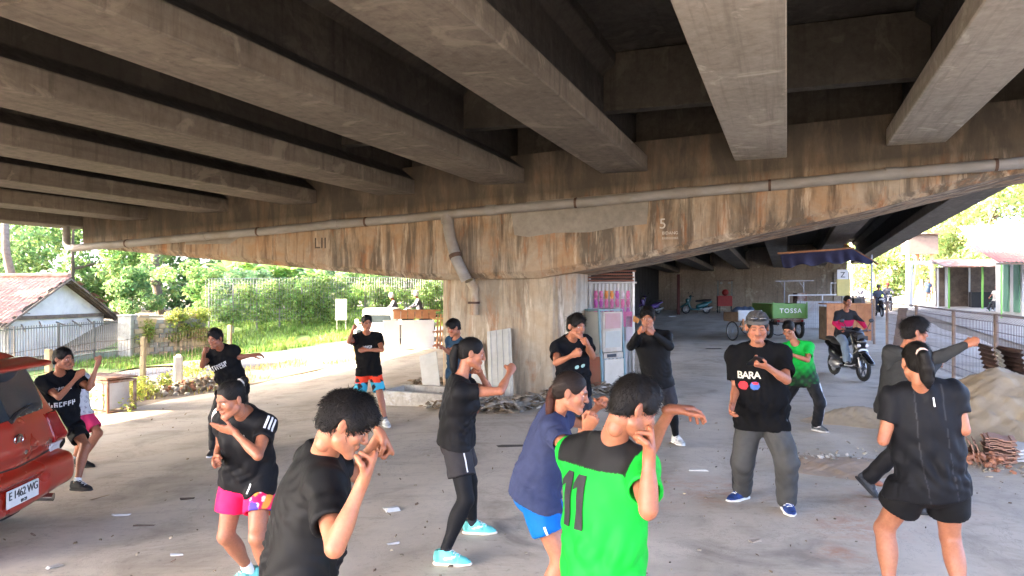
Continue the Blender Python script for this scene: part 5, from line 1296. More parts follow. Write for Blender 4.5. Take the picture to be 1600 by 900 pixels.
# a thicket line: bushes one by one in front of the trees
BG = 'bushes along the left bank'
bushes = [(205, 38, 2.6, 'bush beside the gate post'), (330, 37, 2.9, 'leafy bush at the right end of the block wall'), (372, 36, 2.3, 'dark green bush at the foot of the ivy fence'), (410, 39, 3.0, 'tall loose bush left of the banana plants'),
          (455, 40, 2.6, 'round bush under the broad banana leaves'), (505, 41, 2.4, 'low bush behind the white board'), (555, 42, 2.7, 'bush behind the boy in patterned shorts'), (600, 43, 2.6, 'bush above the parked pickup'), (640, 43, 3.0, 'tall reedy bush left of the column'), (672, 44, 2.8, 'bush at the column edge')]
for i, (u, d, h, lab) in enumerate(bushes):
    r = np.random.default_rng(300+i); t = empty('bush', gp(u, d), 0, lab, 'bush', BG)
    cen = [(r.normal(0, .7), r.normal(0, .4), r.uniform(.15, .95)*h) for _ in range(14)]
    crown('foliage', cen, [(.55, .5, .45)]*14, 3000, .10, ((.085, .165, .05), (.10, .19, .05), (.07, .14, .055))[i % 3], 300+i, t)
    mb = MB(); mb.tube([(0, 0, -.2), (.05, 0, h*.4), (.1, .05, h*.7)], [.05, .04, .02], 6); mb.build('stem', m_bark, t)
# banana plants
m_banana = leaf_mat('banana_leaf', .5)
def banana(u, d, h, lab, seed):
    r = np.random.default_rng(seed); t = empty('banana_plant', gp(u, d), 0, lab, 'banana plant', 'banana plants on the bank')
    mb = MB(); mb.tube([(0, 0, -.2), (.03, 0, h*.3), (.0, .04, h*.55)], [.13, .11, .07], 8); mb.build('stem', M('banana_stem', (.20, .22, .08), (.13, .12, .05), 6), t, True)
    for q in range(8):
        a = q*2.4+r.uniform(-.3, .3); L = h*r.uniform(.45, .65); up = r.uniform(.45, 1.0); V = []; Fq = []; C = []
        for j in range(9):
            s_ = j/8; rad = L*s_*.75; z = h*.52+L*(up*s_-.75*s_*s_*r.uniform(.9, 1.1)); w = .24*math.sin(min(1, s_*1.15+.05)*math.pi)**.7+.01
            c = np.array([math.cos(a)*rad, math.sin(a)*rad, z]); sd_ = np.array([-math.sin(a), math.cos(a), 0])
            V += [c-sd_*w-[0, 0, w*.35], c, c+sd_*w-[0, 0, w*.35]]
            if j: b = 3*(j-1); Fq += [(b, b+1, b+4, b+3), (b+1, b+2, b+5, b+4)]
        C = np.tile(np.array((.15, .27, .06))*r.uniform(.75, 1.3), (len(V), 1)); link_mesh('leaf', np_mesh('leaf', np.array(V), np.array(Fq), m_banana, True, C), t)
for i, (u, d, h, lab) in enumerate(((392, 38, 4.2, 'banana plant left of the light green trees'), (452, 39, 4.4, 'broad leaved banana plant in the middle of the bank'), (486, 40, 3.8, 'smaller banana plant right of the broad leaved one'), (360, 40, 4.3, 'banana plant above the thin boy'))): banana(u, d, h, lab, 50+i)

# ---- the ivy hung wire fence at the back of the bank
m_wire = M('rusty_wire', (.20, .13, .09), (.12, .08, .06), 20, .8, .1, metal=.4)
m_wire2 = M('galvanised_wire', (.33, .33, .34), (.22, .22, .23), 20, .55, .1, metal=.6)
m_conc = concrete('post_concrete', (.52, .48, .41), (.36, .32, .26), streak=.4, seed=14)
m_plaster = M('white_plaster', (.74, .72, .68), (.60, .57, .52), 1.2, .9, .15, dirt=(.33, .29, .24), dirt_amt=.6)
m_fgrey = M('grey_fence_post', (.24, .24, .22), (.16, .16, .15), 6, .8, .2)
ivf = empty('ivy_fence', at(500, 495, 36), 0, 'wire fence overgrown with ivy along the back of the bank', 'fence')
def L2(p): return Vector(p)-ivf.location
A_, B_ = at(325, 505, 33.5), at(690, 492, 39); r = np.random.default_rng(71)
for q in range(12):
    p = A_.lerp(B_, q/11); mb = MB(); mb.bar(L2((p.x, p.y+.1, p.z-.5)), L2((p.x, p.y+.1, p.z+1.75)), .07); mb.build('post', m_fgrey, ivf)
mb = MB()
for q in range(9): mb.tube([L2(A_+Vector((0, 0, .1+q*.24))), L2(B_+Vector((0, 0, .1+q*.24)))], .010, 4)
for q in range(90): p = A_.lerp(B_, q/89); mb.tube([L2(p-Vector((0, .25, 0))), L2(p+Vector((0, -.25, 2.0)))], .009, 4)
tag(mb.build('wire_mesh', m_wire2, ivf), kind='stuff')
cen = []; rad = []
for q in range(170):
    p = A_.lerp(B_, r.uniform(0, 1)); cen.append(L2(p+Vector((0, r.uniform(-.2, .3), r.uniform(.1, 2.3)*r.uniform(.5, 1))))); rad.append((.5, .22, .38))
v, f, c = leaf_arrays([tuple(x) for x in cen], rad, 14000, .07, (.11, .19, .05), r, .45); tag(link_mesh('ivy', np_mesh('ivy', v, f, m_leaf, False, c), ivf), kind='stuff')
# white board tied to it
wb = empty('notice_board', at(533, 499, 30), 0, 'tall white board standing on the grass bank', 'board'); mb = MB(); mb.box((0, 0, .4), (.46, .03, .86), rz=.1); mb.build('panel', M('white_board', (.72, .68, .58), (.6, .56, .46), 3, .7, dirt=(.5, .4, .25)), wb)
for x in (-.18, .18): mb = MB(); mb.box((x, .04, .1), (.04, .04, 1.0)); mb.build('leg', m_conc, wb)

# ---- old house with the broken tiled roof
m_tile = M('clay_roof_tile', (.36, .20, .145), (.24, .125, .09), 4, .85, .3, 30, vary=.12, dirt=(.42, .33, .26), dirt_amt=.5)
m_timber = M('weathered_timber', (.20, .15, .11), (.11, .08, .06), 5, .9, .4, 40, stretch=(1, 1, 1))
GA, GB = Vector((-20.8, 30.4, 0)), Vector((-19.8, 35.7, 0)); ZB, ZE, ZR = -1.4, .86, 2.50
gd = (GB-GA).normalized(); rd = Vector((-gd.y, gd.x, 0)); mid = (GA+GB)/2     # rd runs away from the gable along the ridge
if rd.x > 0: rd = -rd
house = empty('old_house', mid+Vector((0, 0, ZB)), 0, 'old white house with a sagging red tiled roof and broken gable', 'house')
hl_ = lambda p: Vector(p)-house.location
LEN = 9.0
mb = MB()
gable = [GA+Vector((0, 0, ZB)), GB+Vector((0, 0, ZB)), GB+Vector((0, 0, ZE-.12)), mid+Vector((0, 0, ZR-.18)), GA+Vector((0, 0, ZE-.12))]
mb.prism([hl_(p) for p in gable], rd*.2); mb.build('gable_wall', m_plaster, house)
for p in (GA, GB): mb = MB(); mb.prism([hl_(p+Vector((0, 0, ZB))), hl_(p+Vector((0, 0, ZE-.15))), hl_(p+rd*LEN+Vector((0, 0, ZE-.15))), hl_(p+rd*LEN+Vector((0, 0, ZB)))], gd*(.2 if p is GA else -.2)); mb.build('side_wall', m_plaster, house)
for (a, zc, w, h_) in ((.9, -.25, 1.0, .85), (3.2, -.2, 1.1, .8)):        # windows on the near side wall
    c = GA+rd*a+Vector((0, 0, zc))-gd*.02; mb = MB(); rot = Matrix((rd, gd, Vector((0, 0, 1)))).transposed(); mb.box(hl_(c), (w, .08, h_), rot=rot); wd = mb.build('window', M('grey_frame', (.35, .36, .36)), house)
    for s_ in (-1, 1): mb = MB(); mb.box(hl_(c+rd*s_*w*.23-gd*.045), (w*.4, .01, h_*.8), rot=rot); mb.build('pane', M('dark_pane', (.05, .06, .07), None, 3, .15, 0), wd)
band = MB(); band.prism([hl_(GA.lerp(GB, q)+Vector((0, 0, z))-rd*.03) for q, z in ((.02, ZE-.22), (.98, ZE-.22), (.98, ZE-.06), (.02, ZE-.06))], -rd*.04); band.build('tie_beam', m_timber, house)
# two roof slopes of overlapping tile rows; the gable verge is ragged
roof = MB(); 
for side, E0 in ((-1, GA), (1, GB)):
    eave = E0+(GA-GB).normalized()*(.55 if side < 0 else -.55)*1; out = (E0-mid).normalized()
    eave = E0+out*.55+Vector((0, 0, ZE-.30)); ridge = mid+Vector((0, 0, ZR)); rows = 15
    sl_ = MB(); sl_.prism([hl_(eave-rd*.35-Vector((0, 0, .06))), hl_(ridge-rd*.45-Vector((0, 0, .06))), hl_(ridge+rd*LEN-Vector((0, 0, .06))), hl_(eave+rd*LEN-Vector((0, 0, .06)))], (0, 0, .03)); sl_.build('roof_deck', m_timber, house)
    for j in range(rows):
        a = eave.lerp(ridge, j/rows); b = eave.lerp(ridge, (j+1.25)/rows); rr = random.Random(j*7+side); st = -.5+rr.uniform(-.15, .25)*(1+1.2*(side > 0)); nx = 150 if side < 0 else 60
        tt = np.linspace(st, LEN, nx); nrm = Vector((0, 0, 1)); V = []; Fq = []
        for q, t_ in enumerate(tt):
            w = .028*math.sin(t_*2*math.pi/.24); p = a+rd*t_+Vector((0, 0, w+.035)); q_ = b+rd*t_+Vector((0, 0, w+.012)); e_ = a+rd*t_+Vector((0, 0, w-.005))
            V += [hl_(e_), hl_(p), hl_(q_)]
            if q: k = 3*(q-1); Fq += [(k, k+3, k+4, k+1), (k+1, k+4, k+5, k+2)]
        mbr = MB(); mbr.add(V, Fq); mbr.build('tile_row', m_tile, house)
mb = MB(); mb.tube([hl_(mid+Vector((0, 0, ZR+.05))+rd*t_) for t_ in np.linspace(-.5, LEN, 12)], .12, 8); mb.build('ridge_tiles', m_tile, house, True)
rr = random.Random(5)
for side, E0 in ((-1, GA), (1, GB)):                                       # bare rafters and battens at the verge
    out = (E0-mid).normalized(); eave = E0+out*.75+Vector((0, 0, ZE-.48)); ridge = mid+Vector((0, 0, ZR-.10))
    for q in range(3): o = -rd*(.12+.22*q); mb = MB(); mb.bar(hl_(eave+o+Vector((rr.uniform(-.1, .1), 0, rr.uniform(-.12, .05)))), hl_(ridge+o), .05, .08); mb.build('rafter', m_timber, house)
    for q in range(8): p = eave.lerp(ridge, (q+.5)/8); mb = MB(); mb.bar(hl_(p+rd*.3), hl_(p-rd*rr.uniform(.4, .75)+Vector((0, 0, rr.uniform(-.1, .03)))), .03); mb.build('batten', m_timber, house)
for q in range(5): a = GA.lerp(GB, .1+.17*q); mb = MB(); mb.bar(hl_(a-rd*.1+Vector((0, 0, ZE-.35+rr.uniform(-.1, .1)))), hl_(a-rd*.8+gd*rr.uniform(-.6, .6)+Vector((0, 0, ZE-.62+rr.uniform(-.15, .15)))), .05); mb.build('fallen_rafter', m_timber, house)

# ---- iron fence, gate post, block wall
m_iron = M('grey_iron', (.20, .19, .18), (.13, .12, .11), 12, .6, .1, metal=.5)
FA, FB = at(-60, 513, 24), at(188, 498, 31); FA.z = .58; FB.z = .66
ironf = empty('iron_fence', (FA+FB)/2-Vector((0, 0, 1.3)), 0, 'grey iron bar fence before the old white house', 'fence'); fl_ = lambda p: Vector(p)-ironf.location
n = 62
barm = MB().box((0, 0, 0), (.022, .022, 1.27)).mesh('bar', m_iron)
for q in range(n): p = FA.lerp(FB, q/(n-1)); o = link_mesh('bar', barm, ironf); o.location = fl_(p-Vector((0, 0, .635)))
for z in (-.1, -1.15): mb = MB(); mb.bar(fl_(FA+Vector((0, 0, z))), fl_(FB+Vector((0, 0, z))), .035, .04); mb.build('rail', m_iron, ironf)
for q in (.02, .28, .55, .8): p = FA.lerp(FB, q); mb = MB(); mb.bar(fl_(p-Vector((0, .03, 1.6))), fl_(p+Vector((0, -.03, .02))), .06); mb.build('post', m_iron, ironf)
mb = MB(); mb.prism([fl_(FA-Vector((0, 0, 1.28))), fl_(FB-Vector((0, 0, 1.28))), fl_(FB-Vector((0, 0, 2.3))), fl_(FA-Vector((0, 0, 2.3)))], (-.06, .2, 0)); mb.build('plinth_wall', M('mossy_plaster', (.38, .42, .36), (.24, .28, .22), 1.5, .95, dirt=(.13, .15, .09)), ironf)
p0 = at(199, 494, 31); gpst = empty('gate_post', p0-Vector((0, 0, 2.3)), 0, 'square pale concrete gate post at the end of the iron fence', 'post'); mb = MB(); mb.box((0, 0, 1.15), (.56, .5, 2.3)); mb.build('shaft', m_conc, gpst, bevel=.02); mb = MB(); mb.box((0, 0, 2.33), (.62, .56, .07)); mb.build('post_cap', m_conc, gpst, bevel=.01)
W0_, W1_ = at(209, 492, 31), at(322, 490, 33); bw = empty('block_wall', W0_-Vector((0, 0, 2.4)), 0, 'broken block wall with flaking plaster and hanging ivy', 'wall'); wl_ = lambda p: Vector(p)-bw.location
wd_ = (W1_-W0_); wlen = wd_.length; wu = wd_.normalized(); wn2 = Vector((-wu.y, wu.x, 0)); rotw = Matrix((Vector((wu.x, wu.y, 0)).normalized(), wn2, Vector((0, 0, 1)))).transposed()
bms = [MB().box((0, 0, 0), (.37, .16, .185)).mesh('block', m, bevel=.008) for m in (M('grey_block', (.33, .30, .26), (.22, .20, .17), 5, .95, .4, vary=.2), M('warm_block', (.44, .33, .22), (.33, .23, .14), 5, .95, .4, vary=.15))]
rr = random.Random(8)
for row in range(10):
    for cidx in range(int(wlen/.39)):
        top = 10-int(2*rr.random()*(row > 7))
        if row >= 9 and rr.random() < .35: continue
        x = (cidx+.5*(row % 2))*.39+.2; o = link_mesh('block', bms[rr.random() < .4], bw); o.location = wl_(W0_+wu*x-Vector((0, 0, .10+.2*(9-row))))+Vector((0, rr.uniform(-.01, .01), 0)); o.rotation_euler = rotw.to_euler()
mb = MB(); mb.prism([wl_(W0_+wn2*.06-Vector((0, 0, .25))), wl_(W1_+wn2*.06-Vector((0, 0, .25))), wl_(W1_+wn2*.06-Vector((0, 0, 2.6))), wl_(W0_+wn2*.06-Vector((0, 0, 2.6)))], wn2*-.05); mb.build('mortar_core', m_conc, bw)
for (a, b, z0, z1) in ((.1, .9, -.1, -.95), (2.3, 3.3, -.6, -1.7)):
    mb = MB(); mb.prism([wl_(W0_+wu*a-wn2*.095+Vector((0, 0, z0))), wl_(W0_+wu*b-wn2*.095+Vector((0, 0, z0-.1))), wl_(W0_+wu*(b-.2)-wn2*.095+Vector((0, 0, z1))), wl_(W0_+wu*(a+.1)-wn2*.095+Vector((0, 0, z1+.2)))], wn2*.02); mb.build('plaster_patch', M('ochre_plaster', (.55, .36, .17), (.45, .33, .22), 3, .9), bw)
r = np.random.default_rng(9); cen = [wl_(W0_+wu*r.uniform(1.4, 3.0)-wn2*.15-Vector((0, 0, r.uniform(-.15, 1.1)))) for _ in range(30)]+[wl_(W0_+wu*r.uniform(.15, .7)-wn2*.15-Vector((0, 0, r.uniform(.4, 1.1)))) for _ in range(8)]
v, f, c = leaf_arrays([tuple(x) for x in cen], [(.28, .14, .24)]*len(cen), 3400, .055, (.16, .20, .04), r, .5); tag(link_mesh('ivy', np_mesh('ivy', v, f, m_leaf, False, c), bw), kind='stuff')

# ---- leaning wire fence along the verge
m_post = M('pale_fence_post', (.52, .42, .25), (.36, .28, .17), 6, .9, .3)
ws = [(-60, 11.0), (76, 12.7), (150, 14.1), (222, 15.8), (300, 17.8), (358, 19.8)]
wf = empty('wire_fence', gp(222, 15.8), 0, 'rusty wire fence on pale wooden posts along the verge', 'fence'); wfl = lambda p: Vector(p)-wf.location
tops = []
for i, (u, d) in enumerate(ws):
    g = gp(u, d); tp = g+Vector((rr.uniform(-.06, .06), rr.uniform(-.05, .05), 1.12)); tops.append((g, tp))
    if i in (1, 3, 5, 0): mb = MB(); mb.bar(wfl(g-Vector((0, 0, .2))), wfl(tp), .095); mb.build('post', m_post, wf, bevel=.01)
mb = MB()
for (g0, t0), (g1, t1) in zip(tops[:-1], tops[1:]):
    for q in range(6): z = .08+q*.19; mb.tube([wfl(g0.lerp(t0, z)), wfl((g0.lerp(t0, z)+g1.lerp(t1, z))/2+Vector((rr.uniform(-.05, .05), 0, -.03-.02*rr.random()))), wfl(g1.lerp(t1, z))], .0045, 4)
    for q in range(16): a = g0.lerp(g1, q/16); b = t0.lerp(t1, q/16); mb.tube([wfl(a), wfl((a+b)/2+Vector((rr.uniform(-.03, .03), 0, 0))), wfl(b)], .0035, 4)
tag(mb.build('wires', m_wire, wf), kind='stuff')
g = on_ground(279, 596); sp = empty('short_post', g, .3, 'short white concrete marker post beside the rubble heap', 'post'); mb = MB(); mb.box((0, 0, .27), (.17, .17, .62)); mb.build('shaft', M('white_post', (.72, .70, .62), (.55, .52, .45), 4, .9, .2), sp, bevel=.015); mb = MB(); mb.box((0, 0, .60), (.14, .14, .05), taper=.6); mb.build('post_top', M('white_post', (.72, .7, .62)), sp)
# yellow weeds by the cabinet
for (u, v_, n, lab) in ((205, 622, 900, 'clump of yellow green weeds beside the rusty cabinet'), (235, 612, 700, 'low yellow weeds before the short white post'), (172, 640, 260, 'small weed tuft in front of the rusty cabinet'), (300, 590, 500, 'weeds growing behind the rubble heap')):
    g = on_ground(u, v_); t = empty('weed', g, 0, lab, 'weed', 'weeds on the left verge'); r = np.random.default_rng(u)
    cen = [(r.normal(0, .28), r.normal(0, .25), r.uniform(.05, .32)) for _ in range(16)]; crown('foliage', cen, [(.13, .13, .12)]*16, n, .032, (.19, .23, .04), u, t, .4)
    mb = MB(); mb.tube([(0, 0, -.05), (.02, 0, .15), (.0, .02, .3)], [.012, .01, .004], 5); mb.build('stem', m_blade if False else m_bark, t)

# ---- white pickup and barrier beyond the verge
m_white = M('white_paint', (.78, .77, .74), (.70, .69, .66), 4, .45, .05)
m_glass = M('dark_glass', (.03, .04, .045), None, 3, .08, 0, spec=.6)
m_tyre = M('tyre_rubber', (.018, .018, .018), (.03, .029, .027), 12, .85, .3)
m_steel = M('steel', (.45, .45, .45), (.33, .33, .33), 12, .35, .05, metal=.8)
m_blackp = M('black_plastic', (.016, .016, .017), (.026, .026, .026), 14, .5, .1)
bar = empty('barrier', gp(640, 22.5), R(12), 'white panelled barrier on an orange wooden frame left of the column', 'barrier')
m_owood = M('orange_wood', (.50, .23, .10), (.36, .15, .07), 6, .8, .3, vary=.12)
for i, x in enumerate((-.55, -.0, .50)): mb = MB(); mb.box((x, 0, .48), (.50, .03, .88)); mb.build('panel', m_white, bar, bevel=.005)
for x in (.84, 1.02, .93): mb = MB(); mb.bar((x, .02, -.1), (x+.03, .04, 1.1), .05); mb.build('post', m_owood, bar)
for z in (.12, .55, .95): mb = MB(); mb.bar((.7, -.03, z), (1.2, -.03, z+.02), .045); mb.build('rail', m_owood, bar)
for q in range(6): mb = MB(); mb.box((-.35+q*.22, .5, 1.06), (.2, .03, .24)); mb.build('slat', m_owood, bar)
mb = MB(); mb.bar((-.5, .5, 1.2), (1.0, .5, 1.2), .05); mb.build('top_rail', m_owood, bar)
pk = empty('pickup', gp(594, 25.5)-Vector((0, 0, .12)), R(-12), 'white pickup parked behind the boy in patterned shorts', 'pickup')
Fk = Field((-1.0, -1.0, .1), (1.0, 2.6, 1.75), .03)
def rbox(fi, lo, hi, r_, k=.05, cut=False):
    lo = np.array(lo, float); hi = np.array(hi, float); q = fi._sl(lo-r_-k-.06, hi+r_+k+.06)
    if q is None: return
    sl, g = q; c = (lo+hi)/2; h = (hi-lo)/2-r_; d = [np.abs(g[i]-c[i])-h[i] for i in range(3)]
    dd = np.sqrt(sum(np.maximum(x, 0)**2 for x in d))+np.minimum(np.maximum(np.maximum(d[0], d[1]), d[2]), 0)-r_
    (fi._cut if cut else fi._join)(sl, dd.astype(np.float32), k)
rbox(Fk, (-.8, -.9, .35), (.8, .6, .95), .12); rbox(Fk, (-.72, -.25, .8), (.72, .75, 1.6), .16, .1); rbox(Fk, (-.8, .6, .45), (.8, 2.4, 1.0), .06, .02); rbox(Fk, (-.7, .85, .7), (.7, 2.3, 1.3), .03, .01, True)
v, f = Fk.net(); me = np_mesh('cab', v, f, m_white, True); link_mesh('cab', me, pk)
mb = MB(); mb.prism([(-.6, -.29, 1.02), (.6, -.29, 1.02), (.52, -.20, 1.42), (-.52, -.20, 1.42)], (0, -.03, 0)); mb.build('windscreen', m_glass, pk)
for x in (-.95, .95): mb = MB(); mb.box((x, -.2, 1.05), (.12, .06, .2)); mb.bar((x, -.2, 1.05), (x*.8, -.15, 1.0), .02); mb.build('mirror', m_white, pk)
for x in (-.72, .72):
    for y in (-.5, 1.8): mb = MB(); mb.lathe((x-.08, y, .3), [(.2, 0), (.3, .02), (.3, .14), (.2, .16)], (1, 0, 0), 18); mb.build('wheel', m_tyre, pk, True)
for x in (-.55, .55): mb = MB(); mb.ellipsoid((x, -.90, .68), (.14, .03, .09)); mb.build('headlight', m_glass, pk, True)
pk.scale = (.84, .84, .84)

# ================================================================== right side
BR = [(1640, 10.6), (1556, 13.2), (1490, 15.6), (1432, 18.2), (1386, 20.6)]
def brc(u0, d0, u1, d1, label, hgt=1.45, post0=True):
    a, b = gp(u0, d0), gp(u1, d1); t = empty('mesh_fence', a, 0, label, 'fence', 'wire mesh fence panels along the right'); q_ = lambda p: Vector(p)-a
    L = (b-a).length; d = (b-a)/L; out = Vector((-d.y, d.x, 0)).normalized(); m = m_brc
    mb = MB(); n = int(L/.085)
    for i in range(n+1):
        p = a+d*(L*i/n); mb.tube([q_(p+Vector((0, 0, .06))), q_(p+Vector((0, 0, hgt-.16))), q_(p+out*.09+Vector((0, 0, hgt)) ), q_(p-out*.06+Vector((0, 0, hgt-.05)))], .0055, 4)
    for z in (.1, .25, .55, .85, 1.12, hgt-.16): mb.tube([q_(a+Vector((0, 0, z))), q_(b+Vector((0, 0, z)))], .006, 4)
    mb.tube([q_(a+out*.09+Vector((0, 0, hgt))), q_(b+out*.09+Vector((0, 0, hgt)))], .006, 4)
    tag(mb.build('wire_mesh', m, t), kind='stuff')
    for e, use in ((a, post0), (b, True)):
        if use: mb = MB(); mb.tube([q_(e-Vector((0, 0, .2))), q_(e+Vector((0, 0, hgt)))], .038, 8); mb.build('post', m_brcp, t, True)
    return t
m_brc = M('rusted_mesh', (.20, .155, .145), (.13, .10, .095), 14, .8, .1, metal=.3); m_brcp = M('brown_post', (.30, .21, .15), (.19, .13, .095), 9, .8, .2)
labs = ['nearest wire mesh fence panel behind the corrugated sheets', 'wire mesh fence panel right of the punching boy', 'wire mesh fence panel above the hooded boy', 'mesh fence panel at the open end of the fence']
for i in range(4): brc(*BR[i], *BR[i+1], labs[i], post0=(i == 0))
brc(1366, 23.5, 1332, 28.0, 'far mesh fence panel standing alone beside the rider')
# plank leaning in the gap of the fence
pl = empty('plank', gp(1400, 20.0), 0, 'brown plank leaning on the mesh fence', 'plank'); mb = MB(); mb.bar((0, 0, 0), (.25, .1, 1.3), .28, .03); mb.build('board', m_timber, pl)

# corrugated sheets leaning on the fence
def corr(name, w, h, mat_, amp=.022, pitch=.076, th=.003):
    n = int(w/pitch*8); V = []; Fq = []
    for i in range(n+1):
        x = w*i/n-w/2; y = amp*math.sin(x*2*math.pi/pitch)
        V += [(x, y, 0), (x, y, h), (x, y+th, h), (x, y+th, 0)]
        if i: b = 4*(i-1); Fq += [(b, b+4, b+5, b+1), (b+2, b+6, b+7, b+3), (b+1, b+5, b+6, b+2), (b, b+3, b+7, b+4)]
    Fq += [(0, 1, 2, 3), (4*n, 4*n+3, 4*n+2, 4*n+1)]
    mb = MB(); mb.add(V, Fq); return mb.mesh(name, mat_)
m_corr = M('rusty_sheet', (.075, .045, .035), (.05, .03, .025), 5, .75, .2, dirt=(.16, .08, .05)); m_corrw = M('pale_fibre_sheet', (.50, .49, .46), (.36, .35, .32), 4, .9, .2, dirt=(.25, .22, .17))
for (u, d, w, h, rz, lean, m, lab) in ((1563, 11.9, .95, .95, R(70), R(-14), m_corr, 'dark corrugated sheet on edge behind the sand pile'), (1576, 11.3, .8, .92, R(62), R(-12), m_corrw, 'pale corrugated sheet leaning between two dark ones'), (1606, 11.2, .95, .96, R(76), R(-10), m_corr, 'dark corrugated sheet at the right edge')):
    g = gp(u, d); t = empty('corrugated_sheet', g, 0, lab, 'roof sheet', 'corrugated sheets by the fence')
    o = link_mesh('sheet', corr('sheet', h, w, m), t); o.rotation_euler = Euler((0, R(90), 0)); o.rotation_euler = (Matrix.Rotation(rz, 3, 'Z') @ Matrix.Rotation(lean, 3, 'X') @ Matrix.Rotation(R(90), 3, 'Y')).to_euler(); o.location = (0, 0, h/2)

# ---- heaps
def heap(name, cx, cy, r0, hgt, mat_, label, cat, seed, ex=1.0, rough=.05, peak=(0, 0), n=90):
    rg = np.random.default_rng(seed); X, Y = np.meshgrid(np.linspace(-r0*1.25*ex, r0*1.25*ex, n), np.linspace(-r0*1.25, r0*1.25, n)); ang = np.arctan2(Y, X/ex); ra = np.hypot(X/ex-peak[0]*np.maximum(0, 1-np.hypot(X/ex, Y)/r0), Y-peak[1]*np.maximum(0, 1-np.hypot(X/ex, Y)/r0))/(r0*(1+.10*np.sin(3*ang+seed)+.07*np.sin(5*ang+2*seed)))
    Z = hgt*np.clip(1.02-np.sqrt(ra**2+.022), 0, 1)**1.08; nz = sum(np.sin(X*a+Y*b+c)*k for a, b, c, k in zip(rg.normal(0, 9, 14), rg.normal(0, 9, 14), rg.uniform(0, 6, 14), [.3]*14))
    nz2 = sum(np.sin(X*a+Y*b+c) for a, b, c in zip(rg.normal(0, 30, 14), rg.normal(0, 30, 14), rg.uniform(0, 6, 14)))
    Z = Z+rough*hgt*(nz*.45+nz2*.10)*np.clip(Z/hgt*3, 0, 1)-.03*(Z <= .001); t = tag(link_mesh(name, grid_mesh(name, X, Y, Z+gz(X+cx, Y+cy)-gzf(cx, cy), mat_)), label, cat); t.location = (cx, cy, gzf(cx, cy)-.004); return t
m_sand = M('damp_sand', (.40, .325, .225), (.29, .23, .155), 2.5, .97, .8, 70)
heap('sand_pile', 6.5, 9.4, 1.75, .98, m_sand, 'tall pile of grey building sand by the fence', 'sand pile', 2, 1.0, .03, (-.25, .1), 130)
heap('sand_pile', 4.95, 10.5, .58, .26, m_sand, 'small low sand heap behind the hooded boy', 'sand pile', 5, 1.3, .09)
heap('sand_pile', 3.55, 7.75, .55, .06, M('brick_sand', (.42, .30, .20), (.30, .22, .15), 5, .97, .8, 60), 'thin scatter of brick sand right of the coach', 'sand pile', 8, 1.3, .25)
# ================================================================== vehicles, stalls and loose things
m_red = NT('orange_red_paint')
_f = m_red.noise(m_red.coord(), 5, 6, .6); m_red.done(m_red.ramp(m_red.noise(m_red.coord(), 3, 2, .5), [(.3, (.32, .018, .009)), (.7, (.38, .026, .011))]), .32, spec=.5); m_red.b.inputs['Coat Weight'].default_value = .9; m_red.b.inputs['Coat Roughness'].default_value = .08
_d = m_red.noise(m_red.coord(), 2.5, 3, .5); m_red.l(m_red.ramp(_d, [(.35, .26), (.75, .36)]), m_red.b.inputs['Roughness']); m_red = m_red.m
m_lampr = M('red_lens', (.30, .008, .010), (.20, .006, .008), 8, .12, 0, spec=.6); m_lampw = M('clear_lens', (.62, .60, .60), (.5, .48, .48), 8, .12, 0, spec=.6)
m_chrome = M('chrome', (.62, .62, .62), (.5, .5, .5), 10, .18, 0, metal=1.0)
m_plate = M('plate_white', (.74, .74, .72), (.66, .66, .64), 10, .5, .05)
